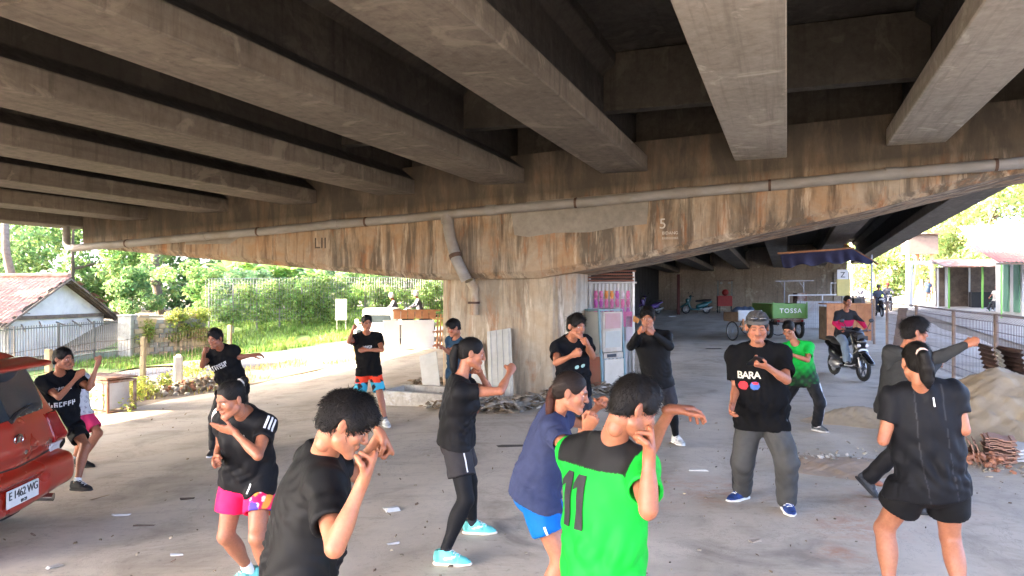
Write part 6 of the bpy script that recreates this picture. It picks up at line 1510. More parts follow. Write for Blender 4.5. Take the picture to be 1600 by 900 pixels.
def red_car():
    """hatchback seen from behind: local x runs out of the tail, y to its right side, z up"""
    base = Vector((-3.82, 5.72, 0)); base.z = gzf(-4.6, 5.9)
    car = empty('car', base, R(5), 'orange red hatchback at the left edge, its tail towards the boxers', 'car')
    def hull(fi, off=0.0, lower=True, cabin=True):
        g = np.meshgrid(*[a.astype(np.float32) for a in fi.ax], indexing='ij'); x, y, z = g; ay = np.abs(y)
        def smax(ds, k):
            d = ds[0]
            for e in ds[1:]: h = np.clip(.5-.5*(d-e)/k, 0, 1); d = d+(e-d)*h+k*h*(1-h)
            return d
        def pl(px, py, pz, c): n_ = math.sqrt(px*px+py*py+pz*pz); return (x*px+ay*py+z*pz-c)/n_
        low = smax([pl(1, .10, .12, .05), pl(1, .42, .12, .38), pl(0, 1, .10, .89), pl(0, 1, -.22, .68), pl(0, 0, -1, -.27), pl(-.02, .06, 1, .99), pl(-1, .3, .25, 3.62)], .09)
        cab = smax([pl(1, .10, .42, .335), pl(0, 1, .42, 1.215), pl(.0, .05, 1, 1.52), pl(-1, .08, .95, 2.95), pl(0, 0, -1, -.7)], .10)
        d = low
        h = np.clip(.5+.5*(d-cab)/.06, 0, 1); d = d+(cab-d)*h-.06*h*(1-h)
        fi.D[:] = d-off
    Fc = Field((-3.7, -1.0, .1), (.2, 1.0, 1.62), .022); hull(Fc)
    rbox(Fc, (-.42, -.82, .32), (.035, .82, .61), .09, .05)                     # bumper
    for xx in (-.62, -2.95):
        for sg in (-1, 1): Fc.cone((xx, sg*.62, .29), (xx, sg*1.0, .29), .34, .34, .02, cut=True)
    rbox(Fc, (-.005, -.34, .335), (.1, .34, .52), .03, .02, True)                 # plate recess
    rbox(Fc, (-3.3, -.6, .05), (-.2, .6, .31), .03, .02, True)
    v, f = Fc.net(); v = smooth_net(v, f, 2, .4); link_mesh('bodywork', np_mesh('bodywork', v, f, m_red, True), car)
    _bt = BVHTree.FromPolygons([Vector(p) for p in v], [tuple(int(i) for i in q) for q in f])
    def sx(y, z): h = _bt.ray_cast(Vector((1, y, z)), Vector((-1, 0, 0)))[0]; return h.x
    def patch(name, lo, hi, off, mat_, r_=.05, res=.014, extra=None):
        fi = Field(np.array(lo)-.03, np.array(hi)+.03, res); hull(fi, off); fr_ = Field(np.array(lo)-.03, np.array(hi)+.03, res)
        rbox(fr_, lo, hi, r_, .001); 
        if extra: extra(fr_)
        fi.D[:] = np.maximum(fi.D, fr_.D); fi.D[[0, -1], :, :] = .1; fi.D[:, [0, -1], :] = .1; fi.D[:, :, [0, -1]] = .1
        v, f = fi.net(); v = smooth_net(v, f, 1, .3)
        return link_mesh(name, np_mesh(name, v, f, mat_, True), car)
    patch('rear_window', (-.60, -.63, .985), (.05, .63, 1.37), .006, m_glass, .08)
    for sg in (-1, 1):
        patch('side_window', (-1.35, sg*.9-.35*(sg > 0)*0-.3, 1.02) if sg < 0 else (-1.35, .6, 1.02), (-.62, -.5, 1.36) if sg < 0 else (-.62, 1.0, 1.36), .005, m_glass, .06)
        patch('side_window', (-2.25, -1.0, 1.02) if sg < 0 else (-2.25, .5, 1.02), (-1.42, -.5, 1.36) if sg < 0 else (-1.42, 1.0, 1.36), .005, m_glass, .06)
        a, b = (.56, .90) if sg > 0 else (-.90, -.56)
        patch('tail_light', (-.40, a, .70), (.06, b, .955), .012, m_lampr, .03, .011)
        patch('reverse_light', (-.38, a, .605), (.06, b, .693), .012, m_lampw, .025, .011)
        patch('reflector', (-.35, .62 if sg > 0 else -.80, .43), (.06, .80 if sg > 0 else -.62, .56), .045, m_blackp, .02, .012)
    # spoiler
    Fs = Field((-.65, -.75, 1.25), (.05, .75, 1.55), .016); Fs.cone((-.30, -.56, 1.41), (-.30, .56, 1.41), .10, .10, .02, side=(1, 0, 0), flat1=.38, flat2=.38)
    Fs.cone((-.15, -.60, 1.385), (-.15, .60, 1.385), .07, .07, .04, side=(1, 0, 0), flat1=.4, flat2=.4); v, f = Fs.net(); link_mesh('spoiler', np_mesh('spoiler', v, f, m_red, True), car)
    # hatch seam
    mb = MB(); mb.tube([(sx(-.56, .645), -.56, .645), (sx(-.3, .635), -.3, .635), (sx(0, .63), 0, .63), (sx(.3, .635), .3, .635), (sx(.56, .645), .56, .645)], .007, 5); mb.build('hatch_seam', m_blackp, car)
    # wiper
    mb = MB(); mb.tube([(-.06, -.02, .985), (-.085, .12, 1.03), (-.12, .36, 1.06)], [.020, .014, .008], 6); mb.build('wiper', m_blackp, car, True)
    # badge: ring with a stylised mark, lettering
    mb = MB(); mb.tube([Vector((sx(0, .845)+.004, .055*math.cos(a), .845+.040*math.sin(a))) for s_ in (0,) for a in np.linspace(0, 6.28, 21)[:-1]], .006, 6, closed=True); bd = mb.build('emblem', m_chrome, car, True)
    mb = MB(); mb.prism([(sx(0, .845)-.01, y_, z_) for y_, z_ in ((-.035, .82), (-.005, .868), (.035, .87), (.012, .835), (.034, .822))], (.018, 0, 0)); mb.build('emblem_mark', m_chrome, bd)
    mb = MB(); mb.lathe((sx(.06, .735)-.02, .06, .735), [(.02, 0), (.018, .03)], (1, 0, 0), 12); mb.build('lock', m_chrome, car, True)
    def letter(txt, size, y, z, x, m, nm): o = link_mesh(nm, text_mesh(txt, size, m, .002, nm), car); o.location = (x, y, z); o.rotation_euler = Euler((R(90), 0, R(90))); return o
    letter('Ayla', .085, .46, .735, sx(.50, .735)+.004, m_chrome, 'badge_lettering'); letter('1.2 VVT-i', .036, .50, .685, sx(.55, .685)+.004, m_chrome, 'badge_lettering')
    pt = MB().box((.018, 0, .425), (.012, .43, .135)).build('number_plate', m_plate, car, bevel=.004)
    o = link_mesh('plate_number', text_mesh('E 1462 WG', .088, m_blackp, .002, 'plate_number', spacing=.92), pt); o.location = (.026, 0, .445); o.rotation_euler = Euler((R(90), 0, R(90)))
    o = link_mesh('plate_date', text_mesh('09·29', .036, m_blackp, .002, 'plate_date'), pt); o.location = (.026, 0, .38); o.rotation_euler = Euler((R(90), 0, R(90)))
    mb = MB(); mb.tube([(-.2, .50, .265), (-.02, .52, .255)], .034, 14, caps=False); mb.tube([(-.2, .50, .265), (-.022, .52, .255)], .029, 14); mb.build('exhaust', m_chrome, car, True)
    for xx in (-.62, -2.95):
        for sg in (-1, 1):
            w = empty('wheel', (xx, sg*.72, .29), 0); w.parent = car
            mb = MB(); mb.lathe((0, -.085, 0), [(.18, 0), (.262, .005), (.29, .03), (.29, .14), (.262, .165), (.18, .17)], (0, 1, 0), 28); mb.build('tyre', m_tyre, w, True)
            mb = MB(); mb.lathe((0, -.07, 0), [(.03, 0), (.185, .0), (.185, .14), (.03, .14)], (0, 1, 0), 20)
            for q in range(5): a = q*1.2566; mb.bar((0, sg*.07, 0), (math.cos(a)*.17, sg*.07, math.sin(a)*.17), .04, .03)
            mb.build('rim', m_steel, w)
    mb = MB(); mb.box((-.9, 0, .24), (1.0, 1.1, .10)); mb.build('underbody', m_blackp, car)
red_car()

# ---- rusty cabinet on the verge
def boxframe(t, w, d, h, m, bar_=.035, z0=0.0, lean=(0, 0)):
    c = [(-w/2, -d/2), (w/2, -d/2), (w/2, d/2), (-w/2, d/2)]
    L_ = lambda x, y, z: (x+lean[0]*z, y+lean[1]*z, z)
    for x, y in c: mb = MB(); mb.bar(L_(x, y, z0), L_(x, y, z0+h), bar_); mb.build('upright', m, t)
    for z in (z0+bar_/2, z0+h-bar_/2):
        for i in range(4): a, b = c[i], c[(i+1) % 4]; mb = MB(); mb.bar(L_(*a, z), L_(*b, z), bar_*.95); mb.build('rail', m, t)
m_rustm = M('rust_metal', (.22, .10, .06), (.11, .06, .045), 6, .85, .3, dirt=(.45, .43, .38), dirt_amt=.7)
m_galv = M('dented_zinc', (.52, .53, .52), (.40, .40, .39), 3, .6, .15, dirt=(.30, .17, .10), dirt_amt=.6)
cb = empty('metal_cabinet', on_ground(163, 641), R(-28), 'rusty open metal cabinet behind the boys at the left', 'cabinet')
boxframe(cb, .95, .5, .56, m_rustm, .04)
mb = MB(); mb.box((0, 0, .60), (1.02, .56, .03)); mb.build('top', m_rustm, cb)
mb = MB(); mb.box((.10, -.235, .30), (.42, .015, .46)); mb.build('door', m_galv, cb)
mb = MB(); mb.box((.36, .0, .30), (.015, .44, .48)); mb.build('divider', m_galv, cb)
mb = MB(); mb.box((-.1, .235, .30), (.7, .012, .48)); mb.build('back_panel', m_rustm, cb)

# ---- rubble and litter
m_rub = [M('rubble_grey', (.30, .25, .19), (.18, .145, .11), 6, .95, .5, vary=.2), M('rubble_brick', (.40, .18, .10), (.28, .12, .07), 6, .95, .5, vary=.2), M('rubble_wood', (.30, .22, .14), (.17, .12, .08), 8, .95, .4, vary=.25), M('rubble_pale', (.55, .51, .45), (.40, .37, .32), 5, .95, .4, vary=.15)]
def chunk_mesh(seed, m):
    rg = random.Random(seed); mb = MB(); mb.ellipsoid((0, 0, 0), (1, .75, .55), 7, 5); mb.v = [tuple(c*rg.uniform(.72, 1.25) for c in p) for p in mb.v]; return mb.mesh('chunk', m)
chunks = [chunk_mesh(q, m_rub[q % 4]) for q in range(12)]
stick_me = [MB().box((0, 0, 0), (1, .06, .03)).mesh('stick', m_rub[2]), MB().box((0, 0, 0), (1, .3, .05)).mesh('slat', m_rub[2])]
def pile(name, u, v_, n, sx, sy, hz, smin, smax, label, cat, seed, kinds=range(12), ang=0.0):
    g = on_ground(u, v_); t = empty(name, g, ang, label, cat); rg = random.Random(seed)
    for q in range(n):
        x, y = rg.gauss(0, sx), rg.gauss(0, sy); s_ = rg.uniform(smin, smax); z = hz*max(0, 1-(x/(2.2*sx))**2-(y/(2.2*sy))**2)*rg.random()
        o = link_mesh('chunk', chunks[rg.choice(list(kinds))], t); o.location = (x, y, z+s_*.3); o.scale = (s_, s_, s_); o.rotation_euler = (rg.uniform(-.5, .5), rg.uniform(-.5, .5), rg.uniform(0, 6.28))
    return t
pile('rubble_heap', 298, 612, 75, .40, .22, .26, .025, .10, 'heap of broken rubble by the short white post', 'rubble', 3, ang=.3)
pile('rubble_heap', 330, 600, 26, .35, .2, .15, .04, .10, 'low scatter of rubble behind the thin boy', 'rubble', 4)
pile('rubble_heap', 1528, 722, 90, .28, .16, .12, .02, .055, 'heap of crushed brick at the foot of the sand', 'rubble', 6, kinds=(1, 5, 9))
pile('rubble_heap', 1285, 718, 40, .30, .12, .04, .012, .035, 'scatter of small gravel right of the coach', 'rubble', 7, kinds=(0, 4, 3))
# debris round the column foot: too fine to count
def debris(name, pts, n, spread, label, seed, hz=.12, size=(.03, .12), cols=((.30, .22, .14), (.42, .36, .28), (.20, .15, .10), (.52, .48, .42))):
    rg = np.random.default_rng(seed); V = []; Fq = []; C = []
    pts = [Vector(p) for p in pts]
    for q in range(n):
        k = rg.uniform(0, len(pts)-1); i = int(k); c = pts[i].lerp(pts[i+1], k-i); x = c.x+rg.normal(0, spread); y = c.y+rg.normal(0, spread*.7); hh = hz*max(0, 1-((x-c.x)**2+(y-c.y)**2)/(4*spread**2))*rg.uniform(0, 1)
        L = rg.uniform(*size); W = L*rg.uniform(.15, .7); a = rg.uniform(0, 6.28); d = np.array([math.cos(a), math.sin(a), rg.normal(0, .3)]); e = np.array([-math.sin(a), math.cos(a), rg.normal(0, .3)]); p = np.array([x, y, gzf(x, y)+.012+hh]); nn = np.array([0, 0, .008+W*.1])
        b = len(V); V += [p-d*L-e*W, p+d*L-e*W*.8, p+d*L*.9+e*W, p-d*L*.8+e*W, p-d*L*.9-e*W*.9+nn, p+d*L*.9-e*W*.7+nn, p+d*L*.8+e*W*.9+nn, p-d*L*.7+e*W*.9+nn]
        Fq += [(b+4, b+5, b+6, b+7), (b, b+1, b+5, b+4), (b+1, b+2, b+6, b+5), (b+2, b+3, b+7, b+6), (b+3, b, b+4, b+7)]; C += [np.array(cols[rg.integers(0, len(cols))])*rg.uniform(.6, 1.3)]*8
    return tag(link_mesh(name, np_mesh(name, np.array(V), np.array(Fq), m_debris, False, np.array(C))), label, kind='stuff')
m_debris = attr_mat('debris', .9, .3, 60, .2)
debris('debris', [on_ground(690, 632), on_ground(740, 638), on_ground(800, 640), on_ground(860, 628), on_ground(905, 618), on_ground(945, 612)], 900, .22, 'dry leaves and broken bits swept round the foot of the column', 3, .16)
debris('debris', [on_ground(640, 612), on_ground(672, 605), on_ground(690, 602)], 160, .2, 'dead leaves behind the planter kerb', 4, .2)
debris('floor_litter', [Vector((-6, 12, 0)), Vector((-3, 8, 0)), Vector((-1.5, 5, 0)), Vector((0, 5, 0)), Vector((1.5, 7, 0)), Vector((3, 9, 0)), Vector((4, 6, 0)), Vector((1, 12, 0))], 300, 1.3, 'tiny leaves and grit strewn over the floor', 5, 0.0, (.005, .018), ((.22, .16, .10), (.14, .10, .07), (.30, .25, .18)))
for i, (u, v_, n_) in enumerate(((715, 640, 'grey stone'), (742, 645, 'pale stone'), (770, 636, 'brick bit'), (815, 640, 'clay lump'), (845, 632, 'grey stone'), (880, 628, 'pale stone'))):
    g = on_ground(u, v_); o = tag(link_mesh('stone', chunks[i], None), f'{n_} lying among the litter at the column foot, spot {("left", "left of centre", "centre", "under the leaning boards", "right of centre", "right")[i]}', 'stone', 'stones at the column foot'); s_ = .07+.02*(i % 3); o.scale = (s_, s_, s_); o.location = g+Vector((0, 0, s_*.3)); o.rotation_euler = (.2*i, .1, i)
debris('sand_clods', [(4.4, 8.6, 0), (5.2, 7.7, 0), (6.3, 7.3, 0), (7.4, 7.6, 0)], 420, .28, 'crumbs of sand spilt round the foot of the sand pile', 9, 0.0, (.008, .035), ((.40, .325, .225), (.33, .265, .18), (.46, .38, .27)))
# litter one by one
lit = [(1090, 736, .10, .02, .012, 0, 'white plastic scrap on the floor left of the coach', (.55, .52, .47)), (612, 798, .06, .045, .02, .6, 'crumpled clear cup lying left of the woman in leggings', (.50, .50, .48)), (615, 850, .05, .02, .01, .3, 'grey paper shred nearest on the floor', (.5, .5, .5)),
       (190, 806, .075, .012, .01, .1, 'white stick on the floor right of the car', (.55, .53, .5)), (86, 886, .05, .03, .012, .9, 'pale wrapper at the lower left corner', (.55, .53, .5)), (276, 868, .04, .012, .008, .2, 'small white paper near the bottom left', (.6, .6, .6)),
       (156, 778, .10, .006, .006, 1.2, 'thin twig beside the red car', (.32, .24, .15)), (225, 822, .08, .01, .008, .1, 'dark twig on the floor left', (.14, .10, .07)), (293, 780, .06, .02, .008, .4, 'dark leaf pair in the left middle of the floor', (.10, .07, .05)), (1115, 545, .25, .10, .01, .0, 'dark rag lying on the far floor', (.04, .035, .03)),
       (800, 697, .16, .05, .006, .1, 'dark wet rag beside the navy woman', (.09, .075, .06)), (1050, 495, .25, .06, .02, .2, 'white paper litter near the parked scooter', (.65, .63, .6)), (385, 742, .05, .03, .015, .3, 'white plastic scrap behind the front boy', (.55, .54, .52)), (1180, 846, .05, .02, .01, .4, 'small brown scrap in the foreground right of the green boy', (.3, .25, .2))]
for (u, v_, a, b, c, rz, lab, col) in lit:
    g = on_ground(u, v_); rg = random.Random(u); mb = MB(); mb.box((0, 0, c/2), (2*a, 2*b, c)); mb.v = [(x*rg.uniform(.7, 1.2), y*rg.uniform(.6, 1.3), max(.002, z*rg.uniform(.5, 2))) for x, y, z in mb.v]
    o = mb.build('litter_scrap', M('litter%d' % u, col, None, 20, .8, .2)); o.location = g; o.rotation_euler = (0, 0, rz); tag(o, lab, 'litter', 'litter on the floor')

# ---- planter kerb by the column
pk_ = empty('planter_kerb', on_ground(668, 628), R(-20), 'square concrete planter kerb before the column', 'planter')
for (x, y, w, d) in ((0, -.42, 1.5, .12), (0, .42, 1.5, .12), (-.69, 0, .12, .72), (.69, 0, .12, .72)): mb = MB(); mb.box((x, y, .10), (w, d, .24)); mb.build('kerb', m_conc, pk_, bevel=.012)
mb = MB(); mb.box((0, 0, .04), (1.26, .72, .1)); mb.build('soil', m_dirt, pk_)
# ---- boards leaning on the column
m_board = M('grimy_white_board', (.52, .52, .48), (.40, .40, .36), 2.5, .75, .15, dirt=(.30, .26, .20), dirt_amt=.6)
def leaning(t_, s_, w, h, lean, rz, lab, ribs=0):
    p = P(t_, s_); p.z = gzf(p.x, p.y); o = empty('leaning_board', p, -BA+rz, lab, 'board'); L_ = Matrix.Rotation(R(-lean), 3, 'X')
    mb = MB(); mb.box(L_ @ Vector((0, 0, h/2)), (w, .02, h), rot=L_); mb.build('panel', m_board, o)
    for q in range(ribs): mb = MB(); mb.box(L_ @ Vector((-w/2+w*(q+.5)/ribs, -.018, h/2)), (.03, .016, h*.99), rot=L_); mb.build('rib', m_board, o)
    return o
o = leaning(-.12, -.22, .46, 1.22, 17, 0, 'ribbed white metal board leaning on the front of the column', 4); o.rotation_euler = (0, R(-9), -BA)
o = leaning(-.52, -.16, .26, 1.0, 15, 0, 'narrow pale board leaning left of the ribbed one', 0); o.rotation_euler = (0, R(-14), -BA)
o = leaning(-1.50, -.12, .36, .78, 16, 0, 'pale panel leaning on the left corner of the column', 0); o.rotation_euler = (0, R(-16), -BA)
lf_ = empty('leaflet', P(1.0, .215, 1.0), -BA, 'torn paper leaflet stuck on the column', 'leaflet'); mb = MB(); mb.prism([(-.12, 0, -.25), (.16, 0, -.3), (.05, 0, .0), (.02, 0, .28), (-.08, 0, .3)], (0, -.004, 0)); mb.build('paper', M('old_paper', (.60, .55, .46), (.45, .38, .28), 6, .9), lf_)

# ---- kiosk of white sheet metal
m_sheetw = M('white_sheet', (.62, .62, .60), (.52, .52, .50), 2, .6, .1, dirt=(.38, .33, .26), dirt_amt=.5)
ko = gp(940, 14.95); kio = empty('kiosk', ko, R(-9), 'white corrugated kiosk hung with pink snack packets', 'kiosk')
for (x, y, w, rz) in ((.20, -.35, .86, 0), (-.42, -.28, .42, R(8)), (.63, .10, .9, R(90)), (-.62, .2, .9, R(90)), (0, .55, 1.25, 0)):
    o = link_mesh('wall_sheet', corr('wall_sheet', w, 2.0, m_sheetw, .012, .075), kio); o.location = (x, y, 0); o.rotation_euler = (0, 0, rz)
for x, y in ((-.62, -.33), (-.22, -.36), (.64, -.38)): mb = MB(); mb.bar((x, y, 0), (x, y, 2.25), .04); mb.build('post', m_steel, kio)
rg = random.Random(4)
for q in range(4): mb = MB(); mb.box((.02+rg.uniform(-.03, .03), -.40, 2.06+q*.062), (1.28, .03, .034), rz=rg.uniform(-.02, .02)); mb.build('slat', M('red_brown_wood', (.26, .12, .08), (.16, .075, .05), 6, .85, .3, vary=.2), kio)
mb = MB(); mb.box((0, .1, 2.02), (1.4, 1.1, .03)); mb.build('roof', m_sheetw, kio)
packs = [M('pack_pink', (.62, .16, .30), (.50, .10, .24), 30, .35, .2, vary=.2), M('pack_orange', (.72, .30, .06), (.6, .2, .05), 30, .35, .2, vary=.2), M('pack_magenta', (.52, .10, .36), (.42, .07, .30), 30, .35, .2, vary=.2), M('pack_white', (.70, .60, .62), (.6, .5, .54), 30, .4, .2)]
pmesh = []
for m in packs:
    mb = MB(); mb.ellipsoid((0, 0, 0), (.040, .012, .07), 8, 6); mb.box((0, 0, .07), (.075, .004, .018)); mb.box((0, 0, -.07), (.075, .004, .018)); pmesh.append(mb.mesh('snack_packet', m, True))
for row in range(4):
    for c_ in range(7):
        if row == 3 and c_ < 4: continue
        o = link_mesh('snack_packet', pmesh[(1 if row == 0 and c_ < 5 else 0) if rg.random() < .6 else rg.choice((0, 2, 3))], kio); o.location = (-.10+c_*.105, -.385, 1.78-row*.165); o.rotation_euler = (0, rg.uniform(-.06, .06), rg.uniform(-.2, .2))
for (x, z, w, h) in ((.56, 1.12, .14, .5), (.50, 1.30, .22, .3)): mb = MB(); mb.box((x, -.392, z), (w, .012, h)); mb.build('poster', packs[3 if w < .2 else 0], kio)
mb = MB(); mb.prism([(.64, -.40, 1.38), (.76, -.43, 1.30), (.72, -.44, 1.22), (.62, -.41, 1.26)], (0, .01, 0)); mb.build('flag', packs[1], kio)

# ---- teal glass cabinet
m_teal = M('teal_metal', (.20, .31, .31), (.14, .22, .22), 6, .6, .15, dirt=(.25, .14, .08), dirt_amt=.5); m_cream = M('cream_metal', (.52, .45, .35), (.40, .33, .25), 4, .7, .1, dirt=(.28, .18, .12), dirt_amt=.5)
gc = empty('display_cabinet', gp(943, 13.9), R(38), 'old teal framed display cabinet standing before the kiosk', 'cabinet')
w, d, h = .60, .56, 1.52; lean_ = (.02, .0)
boxframe(gc, w, d, h, m_teal, .035, 0, (-.05, .02))
m_pink = M('dusty_pink_panel', (.46, .27, .25), (.38, .20, .17), 3, .7, .1, dirt=(.35, .28, .2)); m_dirtyglass = M('dusty_pane', (.42, .40, .33), (.34, .32, .26), 2.5, .35, .05, spec=.5)
mb = MB(); mb.box((-.30-.05, 0, 1.08), (.012, .48, .78)); mb.build('side_pane', m_dirtyglass, gc)
mb = MB(); mb.box((-.30-.015, 0, .34), (.012, .48, .60)); mb.build('side_panel', M('red_rust_panel', (.42, .14, .09), (.33, .18, .12), 2.5, .75, .2), gc)
dr_ = MB().box((-.05, -.282, 1.10), (.50, .014, .74)).build('door', m_cream, gc); mb = MB(); mb.box((-.05, -.293, 1.30), (.40, .008, .28)); mb.build('pane', m_pink, dr_); mb = MB(); mb.box((-.05, -.293, .96), (.40, .008, .30)); mb.build('pane', m_dirtyglass, dr_)
mb = MB(); mb.box((-.03, -.285, .66), (.50, .014, .10)); mb.build('drawer', m_cream, gc); mb = MB(); mb.box((-.08, -.296, .66), (.24, .006, .06)); mb.build('drawer_slot', m_blackp, gc)
mb = MB(); mb.box((-.01, -.285, .33), (.50, .014, .52)); mb.build('lower_door', M('pale_panel', (.60, .52, .41), (.48, .41, .31), 3, .75, .1, dirt=(.30, .24, .17)), gc)
for z in (.06, .70, 1.5): mb = MB(); mb.box((-.03*z, 0, z), (.56, .52, .02)); mb.build('shelf', m_cream, gc)
mb = MB(); mb.box((-.02, .262, .75), (.55, .012, 1.4)); mb.build('back_panel', m_cream, gc)
o = link_mesh('lettering', text_mesh('SPLIT', .085, m_teal, .002), gc); o.location = (-.365, 0, .95); o.rotation_euler = Euler((R(90), 0, R(-90)))

# ---- roof tiles stacked by the sand
ts = empty('tile_stack', on_ground(1562, 722), R(-25), 'stack of clay roof tiles at the foot of the sand pile', 'roof tiles'); rg = random.Random(12)
tile = MB()
for q in range(7): x0 = -.12+q*.04; tile.box((x0, 0, .012*math.sin(q*1.05)), (.042, .30, .012))
tile_me = tile.mesh('tile', M('stacked_tile', (.36, .20, .14), (.26, .15, .10), 6, .9, .3, vary=.2))
for q in range(11): o = link_mesh('tile', tile_me, ts); o.location = (rg.uniform(-.02, .02), rg.uniform(-.02, .02), .03+q*.024); o.rotation_euler = (rg.uniform(-.06, .06), rg.uniform(-.05, .05), rg.uniform(-.06, .06))
for q in range(5): o = link_mesh('tile', tile_me, ts); o.location = (-.42+q*.05, -.12+rg.uniform(-.02, .02), .12); o.rotation_euler = (0, R(70), rg.uniform(-.1, .1))
bs = empty('broken_slab', on_ground(1592, 718), R(15), 'pale broken slabs lying at the right edge by the sand', 'slab')
for q in range(4): mb = MB(); mb.prism([(-.30+.03*q, -.2, .03+q*.035), (.35, -.22+.02*q, .03+q*.035), (.36, .18, .05+q*.035), (-.22, .22, .06+q*.035)], (0, 0, .022)); mb.build('slab_piece', m_rub[3], bs)

# ---- two wheelers
def wheel(t, c, r, w=.05, axis=(1, 0, 0), spokes=0, rimc=None, name='wheel'):
    e = empty(name, c, 0); e.parent = t; ax = Vector(axis).normalized(); n = 22
    u = ax.cross(Vector((0, 0, 1))).normalized(); v = ax.cross(u)
    mb = MB(); mb.tube([(u*math.cos(a)+v*math.sin(a))*(r-w*.5) for a in np.linspace(0, 2*math.pi, n+1)[:-1]], w*.5, 8, closed=True); mb.build('tyre', m_tyre, e, True)
    mb = MB(); mb.tube([(u*math.cos(a)+v*math.sin(a))*(r-w*1.05) for a in np.linspace(0, 2*math.pi, n+1)[:-1]], w*.22, 6, closed=True)
    for q in range(spokes): a = q*2*math.pi/spokes; mb.bar((0, 0, 0), (u*math.cos(a)+v*math.sin(a))*(r-w), .018 if spokes < 8 else .006)
    mb.lathe(-ax*.04, [(.03, 0), (.035, .02), (.035, .06), (.03, .08)], axis, 10); mb.build('rim', rimc or m_steel, e, True)
    return e
def scooter(loc, rz, label, paint, paint2=None, style='matic', group=None, res=.016, detail=True, name='scooter'):
    """local: front wheel towards -y, z up"""
    t = empty(name, loc, rz, label, 'scooter', group); paint2 = paint2 or paint
    wheel(t, (0, -.63, .27), .27, .085, spokes=6, rimc=M('rim_black', (.05, .05, .055), None, 8, .4, .05) if style == 'matic' else m_steel); wheel(t, (0, .62, .26), .26, .095, spokes=6, rimc=m_steel)
    fi = Field((-.34, -.95, .05), (.34, 1.0, 1.15), res)                     # front shield and leg board
    fi.cone((0, -.38, .95), (0, -.50, .55), .15, .13, .03, side=(1, 0, 0), flat1=.45, flat2=.5); fi.cone((0, -.50, .55), (0, -.33, .30), .13, .11, .04, side=(1, 0, 0), flat1=.45, flat2=.5)
    fi.cone((0, -.33, .28), (0, .12, .25), .12, .12, .04, side=(1, 0, 0), flat1=.4, flat2=.45); fi.cone((0, -.56, .80), (0, -.50, .62), .10, .10, .04); v, f = fi.net(); link_mesh('front_shield', np_mesh('front_shield', smooth_net(v, f, 1), f, paint, True), t)
    fi = Field((-.34, -.95, .05), (.34, 1.1, 1.15), res); fi.cone((0, .10, .42), (0, .55, .52), .13, .15, .05); fi.cone((0, .45, .55), (0, .92, .70), .14, .07, .06, side=(1, 0, 0), flat1=.8, flat2=.7); v, f = fi.net(); link_mesh('rear_body', np_mesh('rear_body', smooth_net(v, f, 1), f, paint2, True), t)
    fi = Field((-.3, -.1, .5), (.3, 1.1, 1.0), res); fi.cone((0, .05, .735), (0, .45, .75), .11, .135, .04, side=(1, 0, 0), flat1=.55, flat2=.5); fi.cone((0, .45, .77), (0, .82, .80), .13, .10, .04, side=(1, 0, 0), flat1=.5, flat2=.5); v, f = fi.net(); link_mesh('seat', np_mesh('seat', smooth_net(v, f, 1), f, m_blackp, True), t)
    fi = Field((-.2, -1.05, .2), (.2, -.2, .75), res); fi.cone((0, -.95, .40), (0, -.63, .585), .07, .085, .03, side=(1, 0, 0), flat1=.5, flat2=.5); fi.cone((0, -.63, .585), (0, -.40, .50), .085, .07, .03, side=(1, 0, 0), flat1=.5, flat2=.5); v, f = fi.net(); link_mesh('front_mudguard', np_mesh('front_mudguard', smooth_net(v, f, 1), f, paint, True), t)
    mb = MB(); mb.tube([(-.055, -.63, .27), (-.055, -.50, .60)], .02, 8); mb.tube([(.055, -.63, .27), (.055, -.50, .60)], .02, 8); mb.build('fork', m_steel, t, True)
    mb = MB(); mb.tube([(-.33, -.28, 1.02), (-.18, -.38, 1.03), (0, -.42, 1.0), (.18, -.38, 1.03), (.33, -.28, 1.02)], .017, 8); mb.build('handlebar', m_blackp, t, True)
    for s_ in (-1, 1):
        mb = MB(); mb.tube([(s_*.21, -.36, 1.03), (s_*.25, -.38, 1.14), (s_*.29, -.37, 1.20)], .007, 6); mb.ellipsoid((s_*.31, -.36, 1.23), (.055, .015, .04)); mb.build('mirror', m_blackp, t, True)
    mb = MB(); mb.ellipsoid((0, -.47, .93), (.12, .07, .06)); mb.build('headlight' if style != 'matic' else 'handle_cover', m_lampw if style != 'matic' else m_blackp, t, True)
    if style == 'matic':
        for s_ in (-1, 1): mb = MB(); mb.ellipsoid((s_*.07, -.605, .735), (.06, .03, .038), rot=Matrix.Rotation(s_*.5, 3, 'Y')); mb.build('headlight', m_lampw, t, True)
        mb = MB(); mb.box((0, -.60, .88), (.22, .01, .09)); mb.build('number_plate', m_plate if False else m_blackp, t); mb = MB(); mb.ellipsoid((0, -.635, .62), (.10, .03, .05)); mb.build('nose_panel', m_plate, t, True)
    mb = MB(); mb.ellipsoid((0, .95, .70), (.06, .03, .04)); mb.build('tail_light', m_lampr, t, True)
    mb = MB(); mb.tube([(.13, .25, .26), (.15, .7, .32), (.15, .9, .40)], [.03, .055, .05], 10); mb.build('exhaust', m_steel, t, True)
    mb = MB(); mb.ellipsoid((-.09, .40, .28), (.07, .26, .10)); mb.build('engine', m_steel, t, True)
    mb = MB(); mb.tube([(-.10, .12, .2), (-.22, .16, .04)], .012, 6); mb.build('stand', m_blackp, t)
    return t
m_blkpaint = M('gloss_black', (.012, .012, .014), None, 8, .2, 0, spec=.6); m_tealp = M('teal_paint', (.02, .12, .13), None, 8, .25, 0, spec=.6); m_purp = M('purple_paint', (.10, .05, .22), None, 8, .25, 0, spec=.6)
rp = gp(1325, 15.6)
scooter(rp, R(2), 'black scooter ridden towards the camera past the fence', m_blkpaint, None, 'matic')
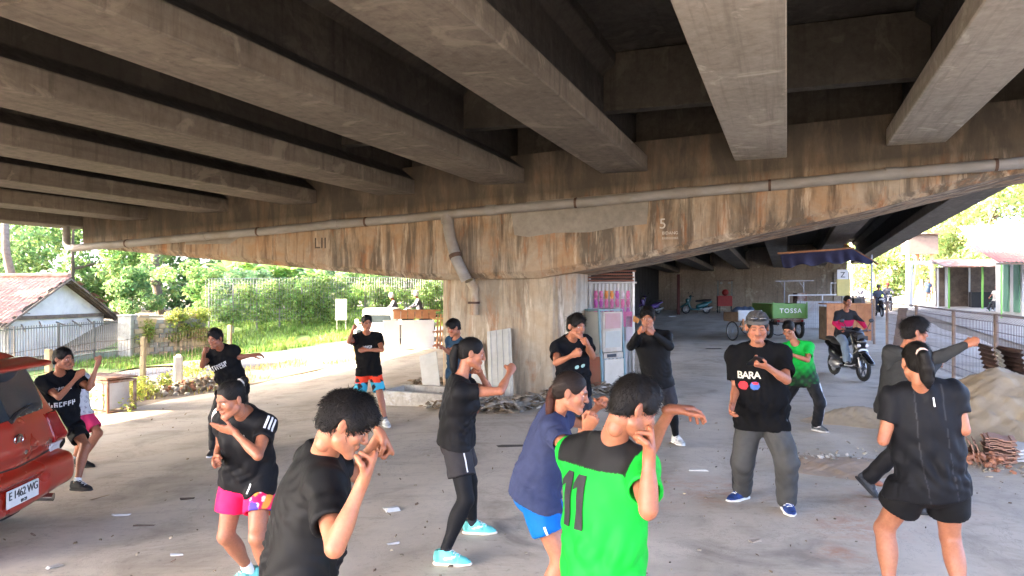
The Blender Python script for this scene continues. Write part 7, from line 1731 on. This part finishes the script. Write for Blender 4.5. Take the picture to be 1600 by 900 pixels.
scooter(gp(1088, 43), R(-82), 'teal and white scooter parked against the far wall', m_tealp, None, 'vespa', 'parked two wheelers')
scooter(gp(1015, 42), R(-60), 'purple motorbike parked in the dark left of the teal scooter', m_purp, None, 'vespa', 'parked two wheelers', name='motorbike')
# rider on the black scooter
def seated(label, loc, rz, h, topcol, botcol, skin, seed, shoe=(.05, .05, .05), top='long', topfn=None, helmet=None, group='riders on the road', res=.016, hair='short'):
    """a rider: joints given in the scooter's own frame, feet on the board"""
    Rz = np.array(Matrix.Rotation(rz, 3, 'Z')); b = A3(loc)
    T = lambda x, y, z: b+Rz@np.array([x, y, z])
    def pix(p): return ((p[0])/p[1]*F+CX, HY-(p[2]-H)/p[1]*F, p[1])
    pv, nk = T(0, .22, .90), T(0, .10, 1.40); hd_ = T(0, .02, 1.62)
    yaw = math.degrees(rz); yaw = yaw            # facing -y turned by rz
    la, ra = T(.13, -.22, .37), T(-.13, -.22, .37)
    g0 = lambda p: (pix(p)[0], p[1], (p[2]-gzf(p[0], p[1]))/(h/1.65))
    I = person(label, h, skin, yaw, yaw, pix(pv), pix(nk), pix(hd_), yaw, 5, pix(T(.30, -.02, 1.16))[:2], pix(T(-.30, -.02, 1.16))[:2], pix(T(.27, -.24, 1.05))[:2], pix(T(-.27, -.24, 1.05))[:2], (-1, -1), (-1, -1),
               fl=g0(la), fr=g0(ra), kl=(.3, 1, .6), kr=(-.3, 1, .6), top=top, topcol=topcol, topfn=topfn, hem=-.03, bottom='pants', botcol=botcol, loose=1.0, shoe=shoe, res=res, seed=seed, hd=.3, opt=dict(hair=hair), group=group)
    if helmet is not None:
        Q = I['Q']; fr = I['frm']; s = I['hs']; fl = Field(I['Hc']-.2, I['Hc']+.2, .011); fl.ell(Q(0, -.005, .03), fr, (.115*s, .125*s, .125*s), 0); fl.ell(Q(0, .12, -.045), fr, (.075*s, .07*s, .06*s), .02, cut=True); fl.plane(Q(0, 0, -.075), -fr[2], .004)
        v, f = fl.net(); I['put']('helmet', np_mesh('helmet', v, f, m_sport, True, np.tile(np.array(helmet), (len(v), 1))))
    return I
def jacket(col, lx, ly, lz, v, I): col[(lz > .22) & (lz < .36)] = srgb(190, 40, 85); col[(lz > .20) & (lz < .225)] = (.2, .2, .2)
seated('rider in black jacket with a pink chest band on the scooter', rp, R(2), 1.66, (.025, .025, .028), (.20, .26, .32), 'brown', 41, topfn=jacket, group='people in the background', res=.013, hair='crop')

# ---- green cargo three wheeler
m_green = M('cargo_green', (.16, .34, .08), (.11, .25, .06), 4, .5, .1, dirt=(.22, .16, .10), dirt_amt=.4)
tg = gp(1234, 25.2); ca = empty('cargo_tricycle', tg, R(4), 'green three wheeled cargo cart with white lettering on its tailboard', 'cargo tricycle')
mb = MB(); mb.box((0, 0, .98), (1.26, .05, .50)); tb = mb.build('tailboard', m_green, ca, bevel=.01)
o = link_mesh('lettering', text_mesh('TOSSA', .22, M('white_letter', (.8, .8, .78), None, 20), .004, bold=True, spacing=1.25), tb); o.location = (.02, -.030, .98); o.rotation_euler = (R(90), 0, 0)
for x in (-.61, .61): mb = MB(); mb.box((x, .85, .98), (.04, 1.66, .50)); mb.build('side_board', m_green, ca, bevel=.008)
mb = MB(); mb.box((0, 1.68, .98), (1.26, .04, .5)); mb.build('front_board', m_green, ca)
mb = MB(); mb.box((0, .85, .72), (1.22, 1.6, .04)); mb.build('load_floor', m_rustm, ca)
mb = MB(); mb.box((0, .06, .64), (1.0, .10, .10)); mb.build('cross_member', m_rustm, ca)
for x in (-.45, .45): mb = MB(); mb.box((x, 1.2, .55), (.07, 2.6, .10)); mb.build('chassis_rail', m_blackp, ca)
for x in (-.55, .55): wheel(ca, (x, .45, .33), .33, .13, spokes=5)
wheel(ca, (0, 2.7, .31), .31, .09, spokes=12)
mb = MB(); mb.tube([(0, 2.7, .31), (0, 2.4, .85), (0, 2.3, 1.1)], .03, 8); mb.tube([(-.36, 2.15, 1.15), (0, 2.3, 1.12), (.36, 2.15, 1.15)], .016, 8); mb.build('fork', m_steel, ca, True)
mb = MB(); mb.ellipsoid((0, 2.05, .82), (.15, .25, .12)); mb.build('tank', m_green, ca, True)
mb = MB(); mb.ellipsoid((0, 1.85, .86), (.18, .22, .06)); mb.build('saddle', m_blackp, ca, True)
for x in (-.59, .59): mb = MB(); mb.bar((x, -.03, .72), (x, -.03, 1.28), .04); mb.build('stake', m_green, ca)
for x in (-.42, .42): mb = MB(); mb.ellipsoid((x, -.06, .64), (.05, .02, .035)); mb.build('tail_light', m_lampr, ca, True)
# wooden becak style cart and bicycle left of it
wc = empty('pedal_cart', gp(1172, 24.6), R(20), 'grey wooden pedal cart with a spoked wheel left of the green one', 'cart')
mb = MB(); mb.box((0, 0, .86), (.95, .04, .34)); mb.build('front_board', m_galv, wc)
for x in (-.46, .46): mb = MB(); mb.box((x, .4, .82), (.03, .8, .30)); mb.build('side_board', m_timber, wc); wheel(wc, (x*1.05, .3, .33), .33, .045, spokes=14)
mb = MB(); mb.box((0, .4, .66), (.9, .8, .03)); mb.build('load_floor', m_timber, wc)
for x in (-.3, .1, .35): mb = MB(); mb.bar((x, -.03, .35), (x, -.03, .75), .05); mb.build('strut', m_owood, wc)
mb = MB(); mb.bar((-.45, -.03, .5), (.45, -.03, .5), .05); mb.build('rail', m_owood, wc)
fi = Field((-.5, .0, .7), (.5, 1.0, 1.25), .03); [fi.cone((x, .4, .95), (x+.15, .5, 1.02), .16, .13, .06) for x in (-.25, .0, .25)]; v, f = fi.net(); n_ = normals(v, f); v = v+n_*folds(v, 3, [(1, 0, 0), (0, 1, 1)], .03, 18)[:, None]
ld = tag(link_mesh('tarpaulin_bundle', np_mesh('tarpaulin_bundle', v, f, m_sport, True, np.tile(np.array((.05, .07, .11)), (len(v), 1)))), 'dark blue bundle lying in the wooden pedal cart', 'bundle'); ld.location = wc.location; ld.rotation_euler = wc.rotation_euler
bi = empty('bicycle', gp(1193, 27), R(70), 'rusty bicycle standing behind the pedal cart', 'bicycle'); wheel(bi, (0, -.5, .33), .33, .035, spokes=16); wheel(bi, (0, .5, .33), .33, .035, spokes=16)
mb = MB(); [mb.tube(p, .016, 6) for p in ([(0, .5, .33), (0, .1, .28)], [(0, .1, .28), (0, .25, .82)], [(0, .5, .33), (0, .22, .75)], [(0, .1, .28), (0, -.32, .75)], [(0, .22, .75), (0, -.33, .80)], [(0, -.5, .33), (0, -.30, .95)])]; mb.build('frame', m_rustm, bi, True)
mb = MB(); mb.tube([(-.27, -.22, 1.0), (-.1, -.33, 1.03), (.1, -.33, 1.03), (.27, -.22, 1.0)], .013, 6); mb.build('handlebar', m_steel, bi, True); mb = MB(); mb.ellipsoid((0, .26, .86), (.08, .13, .03)); mb.build('saddle', m_blackp, bi, True)
# red food cart by the far wall
rc = empty('food_cart', gp(1132, 44), R(-10), 'small red food cart against the far wall', 'cart')
mb = MB(); mb.box((0, 0, .72), (.85, .55, .62)); mb.build('counter', M('cart_red', (.42, .04, .03), (.32, .03, .025), 5, .5, .1), rc, bevel=.015)
for x in (-.4, .4): mb = MB(); mb.bar((x, -.25, 1.0), (x, -.25, 1.9), .05); mb.build('post', m_teal, rc); wheel(rc, (x, .1, .22), .22, .05, spokes=10)
mb = MB(); mb.box((0, 0, 1.92), (.95, .65, .04)); mb.build('roof', m_rustm, rc)
mb = MB(); mb.ellipsoid((.05, 0, 1.22), (.2, .15, .2)); mb.build('pot', M('cart_red', (.42, .04, .03)), rc, True)
for x in (-.22, .24): mb = MB(); mb.ellipsoid((x, -.28, 1.78), (.08, .05, .07)); mb.build('lamp', m_board, rc, True)
mb = MB(); mb.box((-.3, -.3, .2), (.05, .05, .4)); mb.build('leg', m_blackp, rc)
# purple post in the dark
ps = empty('prop_post', gp(1060, 42.0), 0, 'dark red post standing left of the teal scooter', 'post'); mb = MB(); mb.bar((0, 0, 0), (0, 0, 2.3), .14); mb.build('shaft', M('dark_red_wood', (.10, .025, .02)), ps)

# ---- orange box stack beside the rider
ob = empty('orange_stall', gp(1322, 24.2), R(-6), 'orange wooden stall counter behind the scooter rider', 'stall')
for q in range(6): mb = MB(); mb.box((-.58+q*.232, -.26, .66), (.222, .03, 1.16)); mb.build('plank', m_owood, ob)
for q in range(5): mb = MB(); mb.box((.70, -.16+q*.13, .66), (.03, .122, 1.16)); mb.build('plank', m_owood, ob)
mb = MB(); mb.box((-.70, .12, .62), (.04, .70, 1.10)); mb.build('side', m_timber, ob); mb = MB(); mb.box((0, .12, 1.26), (1.45, .8, .04)); mb.build('counter_top', m_owood, ob)
mb = MB(); mb.box((.30, -.10, 1.37), (.22, .18, .16)); bx_ = mb.build('box', m_blackp, None); bx_.location = ob.location; bx_.rotation_euler = ob.rotation_euler; tag(bx_, 'small black box on the orange stall counter', 'box')
yb = empty('yellow_board', gp(1318, 27.5), R(5), 'yellow painted board standing behind the rider', 'board'); mb = MB(); mb.box((0, 0, 1.75), (.52, .05, .62)); mb.build('panel', M('yellow_paint', (.55, .45, .14), (.45, .37, .12), 4, .6), yb); mb = MB(); mb.bar((0, .04, 0), (0, .04, 2.0), .07); mb.build('post', m_conc, yb)
# grey wire cage and white rail between cart and stall
cg = empty('wire_cage', gp(1286, 30), R(-6), 'grey wire mesh cage behind the green cart', 'cage')
mb = MB()
for q in range(22): x = -.9+q*.0857; mb.bar((x, 0, .05), (x, 0, 1.15), .007)
for q in range(8): mb.bar((-.9, 0, .1+q*.15), (.9, 0, .1+q*.15), .007)
tag(mb.build('wire_mesh', m_wire2, cg), kind='stuff')
for x in (-.9, 0, .9): mb = MB(); mb.bar((x, 0, 0), (x, 0, 1.2), .04); mb.build('post', m_wire2, cg)
mb = MB(); mb.box((0, .5, .6), (1.8, .03, 1.1)); mb.build('back_sheet', m_galv, cg)
tbw = empty('wall_table', gp(1240, 40), 0, 'pale trestle frame against the far wall', 'table')
for x in (-.5, .55): mb = MB(); mb.bar((x, 0, 0), (x, 0, 1.9), .05); mb.bar((x-.25, 0, 1.9), (x, 0, 1.55), .03); mb.build('leg', m_wire2, tbw)
mb = MB(); mb.bar((-1.0, 0, 1.92), (1.1, 0, 1.95), .05); mb.build('top_rail', m_wire2, tbw)
wr = empty('white_rail', gp(1285, 36), R(-5), 'low white pipe rail before the far wall', 'rail')
mb = MB(); mb.tube([(-1.6, 0, 1.25), (1.2, 0, 1.28)], .03, 8); mb.build('rail', m_white, wr); mb = MB(); mb.tube([(.4, 0, 1.28), (.4, 0, 1.85), (1.2, 0, 1.85), (1.2, 0, 0)], .03, 8); mb.build('frame', m_white, wr)
for x in (-1.6, 0): mb = MB(); mb.tube([(x, 0, 0), (x, 0, 1.25)], .03, 8); mb.build('post', m_white, wr)
cn = empty('tin_box', gp(1250, 38), .2, 'grey tin box hung before the far wall', 'box'); mb = MB(); mb.box((0, 0, .95), (.55, .4, .75)); mb.build('case', m_rustm, cn); mb = MB(); mb.box((0, 0, .28), (.5, .35, .56)); mb.build('plinth', m_rub[0], cn)

# ---- purple tarpaulin under the far span
m_tarp = attr_mat('tarpaulin', .55, .3, 60, .35)
ta = empty('tarpaulin', at(1290, 400, 25.5), 0, 'purple tarpaulin awning slung under the right side of the overpass', 'tarpaulin')
tl = lambda p: A3(p)-A3(ta.location)
nx, ny = 60, 14; V = []; a0, a1 = A3(at(1219, 398, 25.5)), A3(at(1330, 389, 25.0)); c0 = A3(at(1366, 410, 24.6))
for i in range(nx+1):
    s_ = i/nx; tp = a0+(a1-a0)*min(1, s_/.78) if s_ < .78 else a1+(c0-a1)*((s_-.78)/.22); drop = (.44 if s_ < .78 else .44*(1-(s_-.78)/.22)**.8)
    for j in range(ny+1):
        k = j/ny; V.append(tl(tp)+np.array([0, -.25*k+.06*math.sin(s_*40+2*math.sin(s_*9))*k, -drop*k-.05*math.sin(s_*23)*k*k]))
Fq = [(i*(ny+1)+j, (i+1)*(ny+1)+j, (i+1)*(ny+1)+j+1, i*(ny+1)+j+1) for i in range(nx) for j in range(ny)]
me = np_mesh('cloth', np.array(V), np.array(Fq), m_tarp, True, np.tile(np.array(srgb(66, 66, 92)), (len(V), 1))); o = link_mesh('cloth', me, ta); md = o.modifiers.new('thickness', 'SOLIDIFY'); md.thickness = .012
V2 = [tl(a0), tl(a1), tl(c0), tl(A3(at(1345, 396, 29))), tl(A3(at(1225, 399, 29)))]
mb = MB(); mb.add([Vector(p) for p in V2], [(0, 1, 2, 3, 4)]); o = mb.build('roof_sheet', M('tarp_top', srgb(66, 66, 92), None, 6, .6), ta); md = o.modifiers.new('thickness', 'SOLIDIFY'); md.thickness = .012
mb = MB(); mb.bar(tl(A3(at(1215, 396, 25.5))), tl(A3(at(1335, 388, 25))), .06); mb.build('ridge_pole', m_owood, ta); mb = MB(); mb.bar(tl(A3(at(1320, 382, 26))), tl(A3(at(1372, 413, 24.5))), .06); mb.build('hip_pole', m_owood, ta)
for u in (1362,):
    p = A3(at(u, 398, 25)); g = gzf(p[0], p[1]); mb = MB(); mb.bar(tl([p[0], p[1], g]), tl(p), .05); mb.build('prop', m_wire2, ta)
# ================================================================== the far right: shops, trees, traffic
RG = 'trees along the main road'
rtrees = [(1365, 62, 9, 3.2, 'sunlit yellow green tree left of the road bend'), (1395, 75, 13, 4.5, 'tall sunlit tree behind the road riders'), (1440, 70, 12, 4.2, 'bright tree behind the timber hut'), (1490, 66, 13, 4.4, 'tall bright tree above the white posts'), (1540, 62, 13, 4.5, 'pale sunlit tree behind the shop roof'), (1595, 58, 13, 4.6, 'bright tree above the shop at the right edge'), (1650, 52, 13, 4.5, 'tree beyond the right edge behind the shop'), (1340, 80, 11, 4, 'distant tree beside the overpass end')]
for i, (u, d, h, rx, lab) in enumerate(rtrees): tree(gp(u, d), h, rx, 6500, .19, ((.12, .17, .05), (.11, .165, .05), (.135, .18, .05))[i % 3], lab, 500+i, RG, low=.08, clumps=34)
# green shop with a red roof
m_gw = M('green_wall', (.16, .36, .22), (.12, .28, .17), 2, .8, .1); m_ww = M('pale_wall', (.72, .72, .68), (.62, .62, .58), 2, .85, .1)
sp0 = gp(1600, 33.5); shop = empty('shop', sp0, -BA*.9, 'green and white shop with a rusty red awning at the right edge', 'shop')
mb = MB(); mb.box((3.2, 2.2, 1.45), (6.4, 4.0, 2.9)); mb.build('wall', m_ww, shop)
for i, x in enumerate((.35, 1.25, 2.3, 3.4)): mb = MB(); mb.box((x, .17, 1.35), (.55, .06, 2.6)); mb.build('panel', m_gw, shop)
mb = MB(); mb.box((2.9, .15, 1.05), (.7, .08, 2.1)); dd_ = mb.build('door', m_gw, shop); mb = MB(); mb.box((3.15, .08, 1.0), (.04, .06, .12)); mb.build('handle', m_steel, dd_)
for i, y in enumerate((.9, 2.4)): mb = MB(); mb.box((-.02, y, 1.4), (.06, .8, 2.4)); mb.build('panel', m_gw, shop)
roofm = corr('roof_sheet', 8.4, 3.6, M('red_roof_sheet', (.22, .085, .06), (.16, .065, .05), 2, .7, .1), .025, .18)
o = link_mesh('awning', roofm, shop); o.rotation_euler = (R(-78), 0, 0); o.location = (2.6, -2.0, 2.45)
o = link_mesh('roof', corr('roof', 8.6, 3.8, M('weathered_roof', (.22, .17, .14), (.16, .12, .10), 2, .8, .1), .025, .18), shop); o.rotation_euler = (R(-66), 0, 0); o.location = (2.6, .6, 3.0)
for x in (-1.4, .6, 2.6, 4.6): mb = MB(); mb.bar((x, -1.9, 0), (x, -1.9, 2.42), .06); mb.build('awning_post', M('lime_post', (.20, .45, .10)) if x < 1 else m_ww, shop)
mb = MB(); mb.bar((-1.6, -1.9, 2.38), (6.6, -1.9, 2.38), .07); mb.build('awning_beam', m_timber, shop)
# open lean-to left of the shop
sh = empty('lean_to', gp(1535, 40), -BA*.9, 'dark open lean to shed left of the green shop', 'shed')
for x in (-1.6, 0, 1.6):
    for y in (0, 2.6): mb = MB(); mb.bar((x, y, 0), (x, y, 2.3), .09); mb.build('post', M('lime_post', (.20, .45, .10)) if y == 0 else m_ww, sh)
mb = MB(); mb.prism([(-1.9, -.4, 2.25), (1.9, -.4, 2.25), (1.9, 3.0, 2.75), (-1.9, 3.0, 2.75)], (0, 0, .06)); mb.build('roof', m_rustm, sh)
mb = MB(); mb.box((0, 2.75, 1.2), (3.4, .06, 2.3)); mb.build('back_wall', m_timber, sh); mb = MB(); mb.box((.5, 1.6, .45), (1.4, .6, .9)); mb.build('counter', m_blackp, sh)
# white post frame
pg = empty('post_frame', gp(1478, 43), -BA*.5, 'white post and beam frame beside the road', 'frame')
for x in (-1.9, .0, 1.9): mb = MB(); mb.bar((x, 0, 0), (x, 0, 2.55), .16); mb.build('post', m_white, pg)
mb = MB(); mb.bar((-2.2, 0, 2.6), (2.2, 0, 2.6), .14, .20); mb.build('beam', m_white, pg)
# timber hut on stilts
ht = empty('timber_hut', gp(1437, 50), 0, 'narrow timber look out hut on white legs beside the road', 'hut')
for x in (-.85, .85): mb = MB(); mb.bar((x, 0, 0), (x*.95, 0, 4.4), .16); mb.build('leg', m_white if x < 0 else m_owood, ht)
mb = MB(); mb.bar((-.4, .2, 0), (.1, .2, 4.2), .14); mb.build('brace', m_owood, ht); mb = MB(); mb.box((.15, .3, 3.9), (2.0, 1.0, 1.3)); mb.build('cabin', M('dark_cabin', (.14, .10, .08)), ht); mb = MB(); mb.box((.1, .2, 4.62), (2.5, 1.5, .08)); mb.build('roof', m_rustm, ht)
# power pole
pp = empty('power_pole', gp(1330, 60), 0, 'slim power pole beside the overpass end', 'pole'); mb = MB(); mb.tube([(0, 0, 0), (0, 0, 8)], [.12, .08], 8); mb.build('shaft', m_conc, pp); mb = MB(); mb.bar((-.7, 0, 7.6), (.7, 0, 7.6), .09); mb.build('cross_arm', m_timber, pp)
# blackboard sign post by the wall end
sg = empty('sign_post', gp(1316, 40), 0, 'white sign board with black characters at the wall end', 'sign'); mb = MB(); mb.bar((0, 0, 0), (0, 0, 2.5), .06); mb.build('post', m_wire2, sg); mb = MB(); mb.box((0, -.05, 2.0), (.6, .03, 1.1)); bd = mb.build('panel', m_white, sg)
for z, tx in ((2.25, 'Z'), (1.8, '7')): o = link_mesh('character', text_mesh(tx, .42, m_blackp, .003), bd); o.location = (0, -.07, z); o.rotation_euler = (R(90), 0, 0)
# riders on the main road
RR = 'riders on the road'
for i, (u, d, hc, tc_, lab) in enumerate(((1373, 40, (.10, .10, .11), (.10, .12, .16), 'road rider on the near motorbike right of the far fence panel'), (1387, 46, (.4, .05, .05), (.14, .14, .15), 'second road rider behind and to the right'), (1345, 48, (.12, .12, .13), (.2, .2, .22), 'road rider above the stall, beyond the fence'))):
    g = gp(u, d); scooter(g, R(-12), ('black', 'dark', 'grey')[i]+' motorbike under the '+('near', 'second', 'third')[i]+' rider on the road', m_blkpaint, None, 'vespa', 'motorbikes on the road', .03, name='motorbike')
    seated(lab, g, R(-12), 1.65, tc_, (.05, .06, .09), 'brown', 60+i, helmet=hc, res=.024, group=RR)
# two helmeted riders beyond the pickup on the left
for i, (u, d) in enumerate(((611, 30), (649, 31))):
    g = gp(u, d); scooter(g, R(-70), ('dark motorbike behind the pickup roof', 'dark motorbike behind the orange slats')[i], m_blkpaint, None, 'vespa', 'motorbikes on the side road', .03, name='motorbike'); seated(('rider in white helmet above the pickup', 'rider in white helmet above the orange slats')[i], g, R(-70), 1.6, (.1, .1, .12), (.05, .05, .07), 'brown', 70+i, helmet=(.75, .75, .74), res=.022, group='riders on the side road')
# walker on the verge
wk = gp(1450, 46)
def pixd(p): return (p[0]/p[1]*F+CX, HY-(p[2]-H)/p[1]*F)
zb = wk.z; X0 = wk.x
pp_ = lambda dx, z, d=46: (X0+dx)/d*F+CX
vv = lambda z, d=46: HY-(zb+z-H)/d*F
person('person walking along the far verge in a dark top and shorts', 1.68, 'brown', 10, 10, (pp_(0, 0), vv(.87), 46), (pp_(0, 0), vv(1.38), 46), (pp_(0, 0), vv(1.57), 45.95), 10, 0, (pp_(.26, 0), vv(1.1)), (pp_(-.26, 0), vv(1.1)), (pp_(.28, 0), vv(.86)), (pp_(-.28, 0), vv(.86)), (0, -1), (0, 1), hl='relax', hr='relax', fl=(pp_(.1, 0), 45.8), fr=(pp_(-.1, 0), 46.2), topcol=(.06, .09, .13), bottom='shorts', botcol=(.25, .18, .14), botlen=.9, res=.024, seed=80, hd=.1, group='people in the background')
# seated woman on a green chair before the shop
m_gch = M('green_plastic', (.03, .20, .09), None, 6, .4, .05)
cp = gp(1556, 38); ch = empty('plastic_chair', cp, R(-60), 'green plastic chair before the shop', 'chair')
mb = MB(); mb.box((0, 0, .43), (.46, .44, .03)); mb.build('seat', m_gch, ch); mb = MB(); mb.box((0, .22, .68), (.44, .03, .45)); mb.build('backrest', m_gch, ch)
for x in (-.2, .2):
    for y in (-.19, .19): mb = MB(); mb.bar((x, y, 0), (x, y, .43), .04); mb.build('leg', m_gch, ch)
    mb = MB(); mb.bar((x*1.15, -.18, .64), (x*1.15, .2, .66), .045); mb.build('armrest', m_gch, ch)
Rz = np.array(Matrix.Rotation(R(-60), 3, 'Z')); T = lambda x, y, z: A3(cp)+Rz@np.array([x, y, z])
px = lambda p: ((p[0])/p[1]*F+CX, HY-(p[2]-H)/p[1]*F, p[1]); gl = lambda p: (px(p)[0], p[1], (p[2]-gzf(p[0], p[1])))
person('person in a pale top sitting on the green chair before the shop', 1.6, 'brown', -60, -60, px(T(0, .05, .54)), px(T(0, .12, 1.02)), px(T(0, .08, 1.24)), -60, 5, px(T(.25, 0, .78))[:2], px(T(-.25, 0, .78))[:2], px(T(.22, -.2, .68))[:2], px(T(-.22, -.2, .68))[:2], (-1, -1), (-1, -1), hl='relax', hr='relax', fl=gl(T(.1, -.5, .08)), fr=gl(T(-.1, -.6, .08)), kl=(0, 1, 1), kr=(0, 1, 1), topcol=(.5, .48, .44), bottom='pants', botcol=(.03, .03, .035), res=.024, seed=81, hd=.1, group='people in the background')
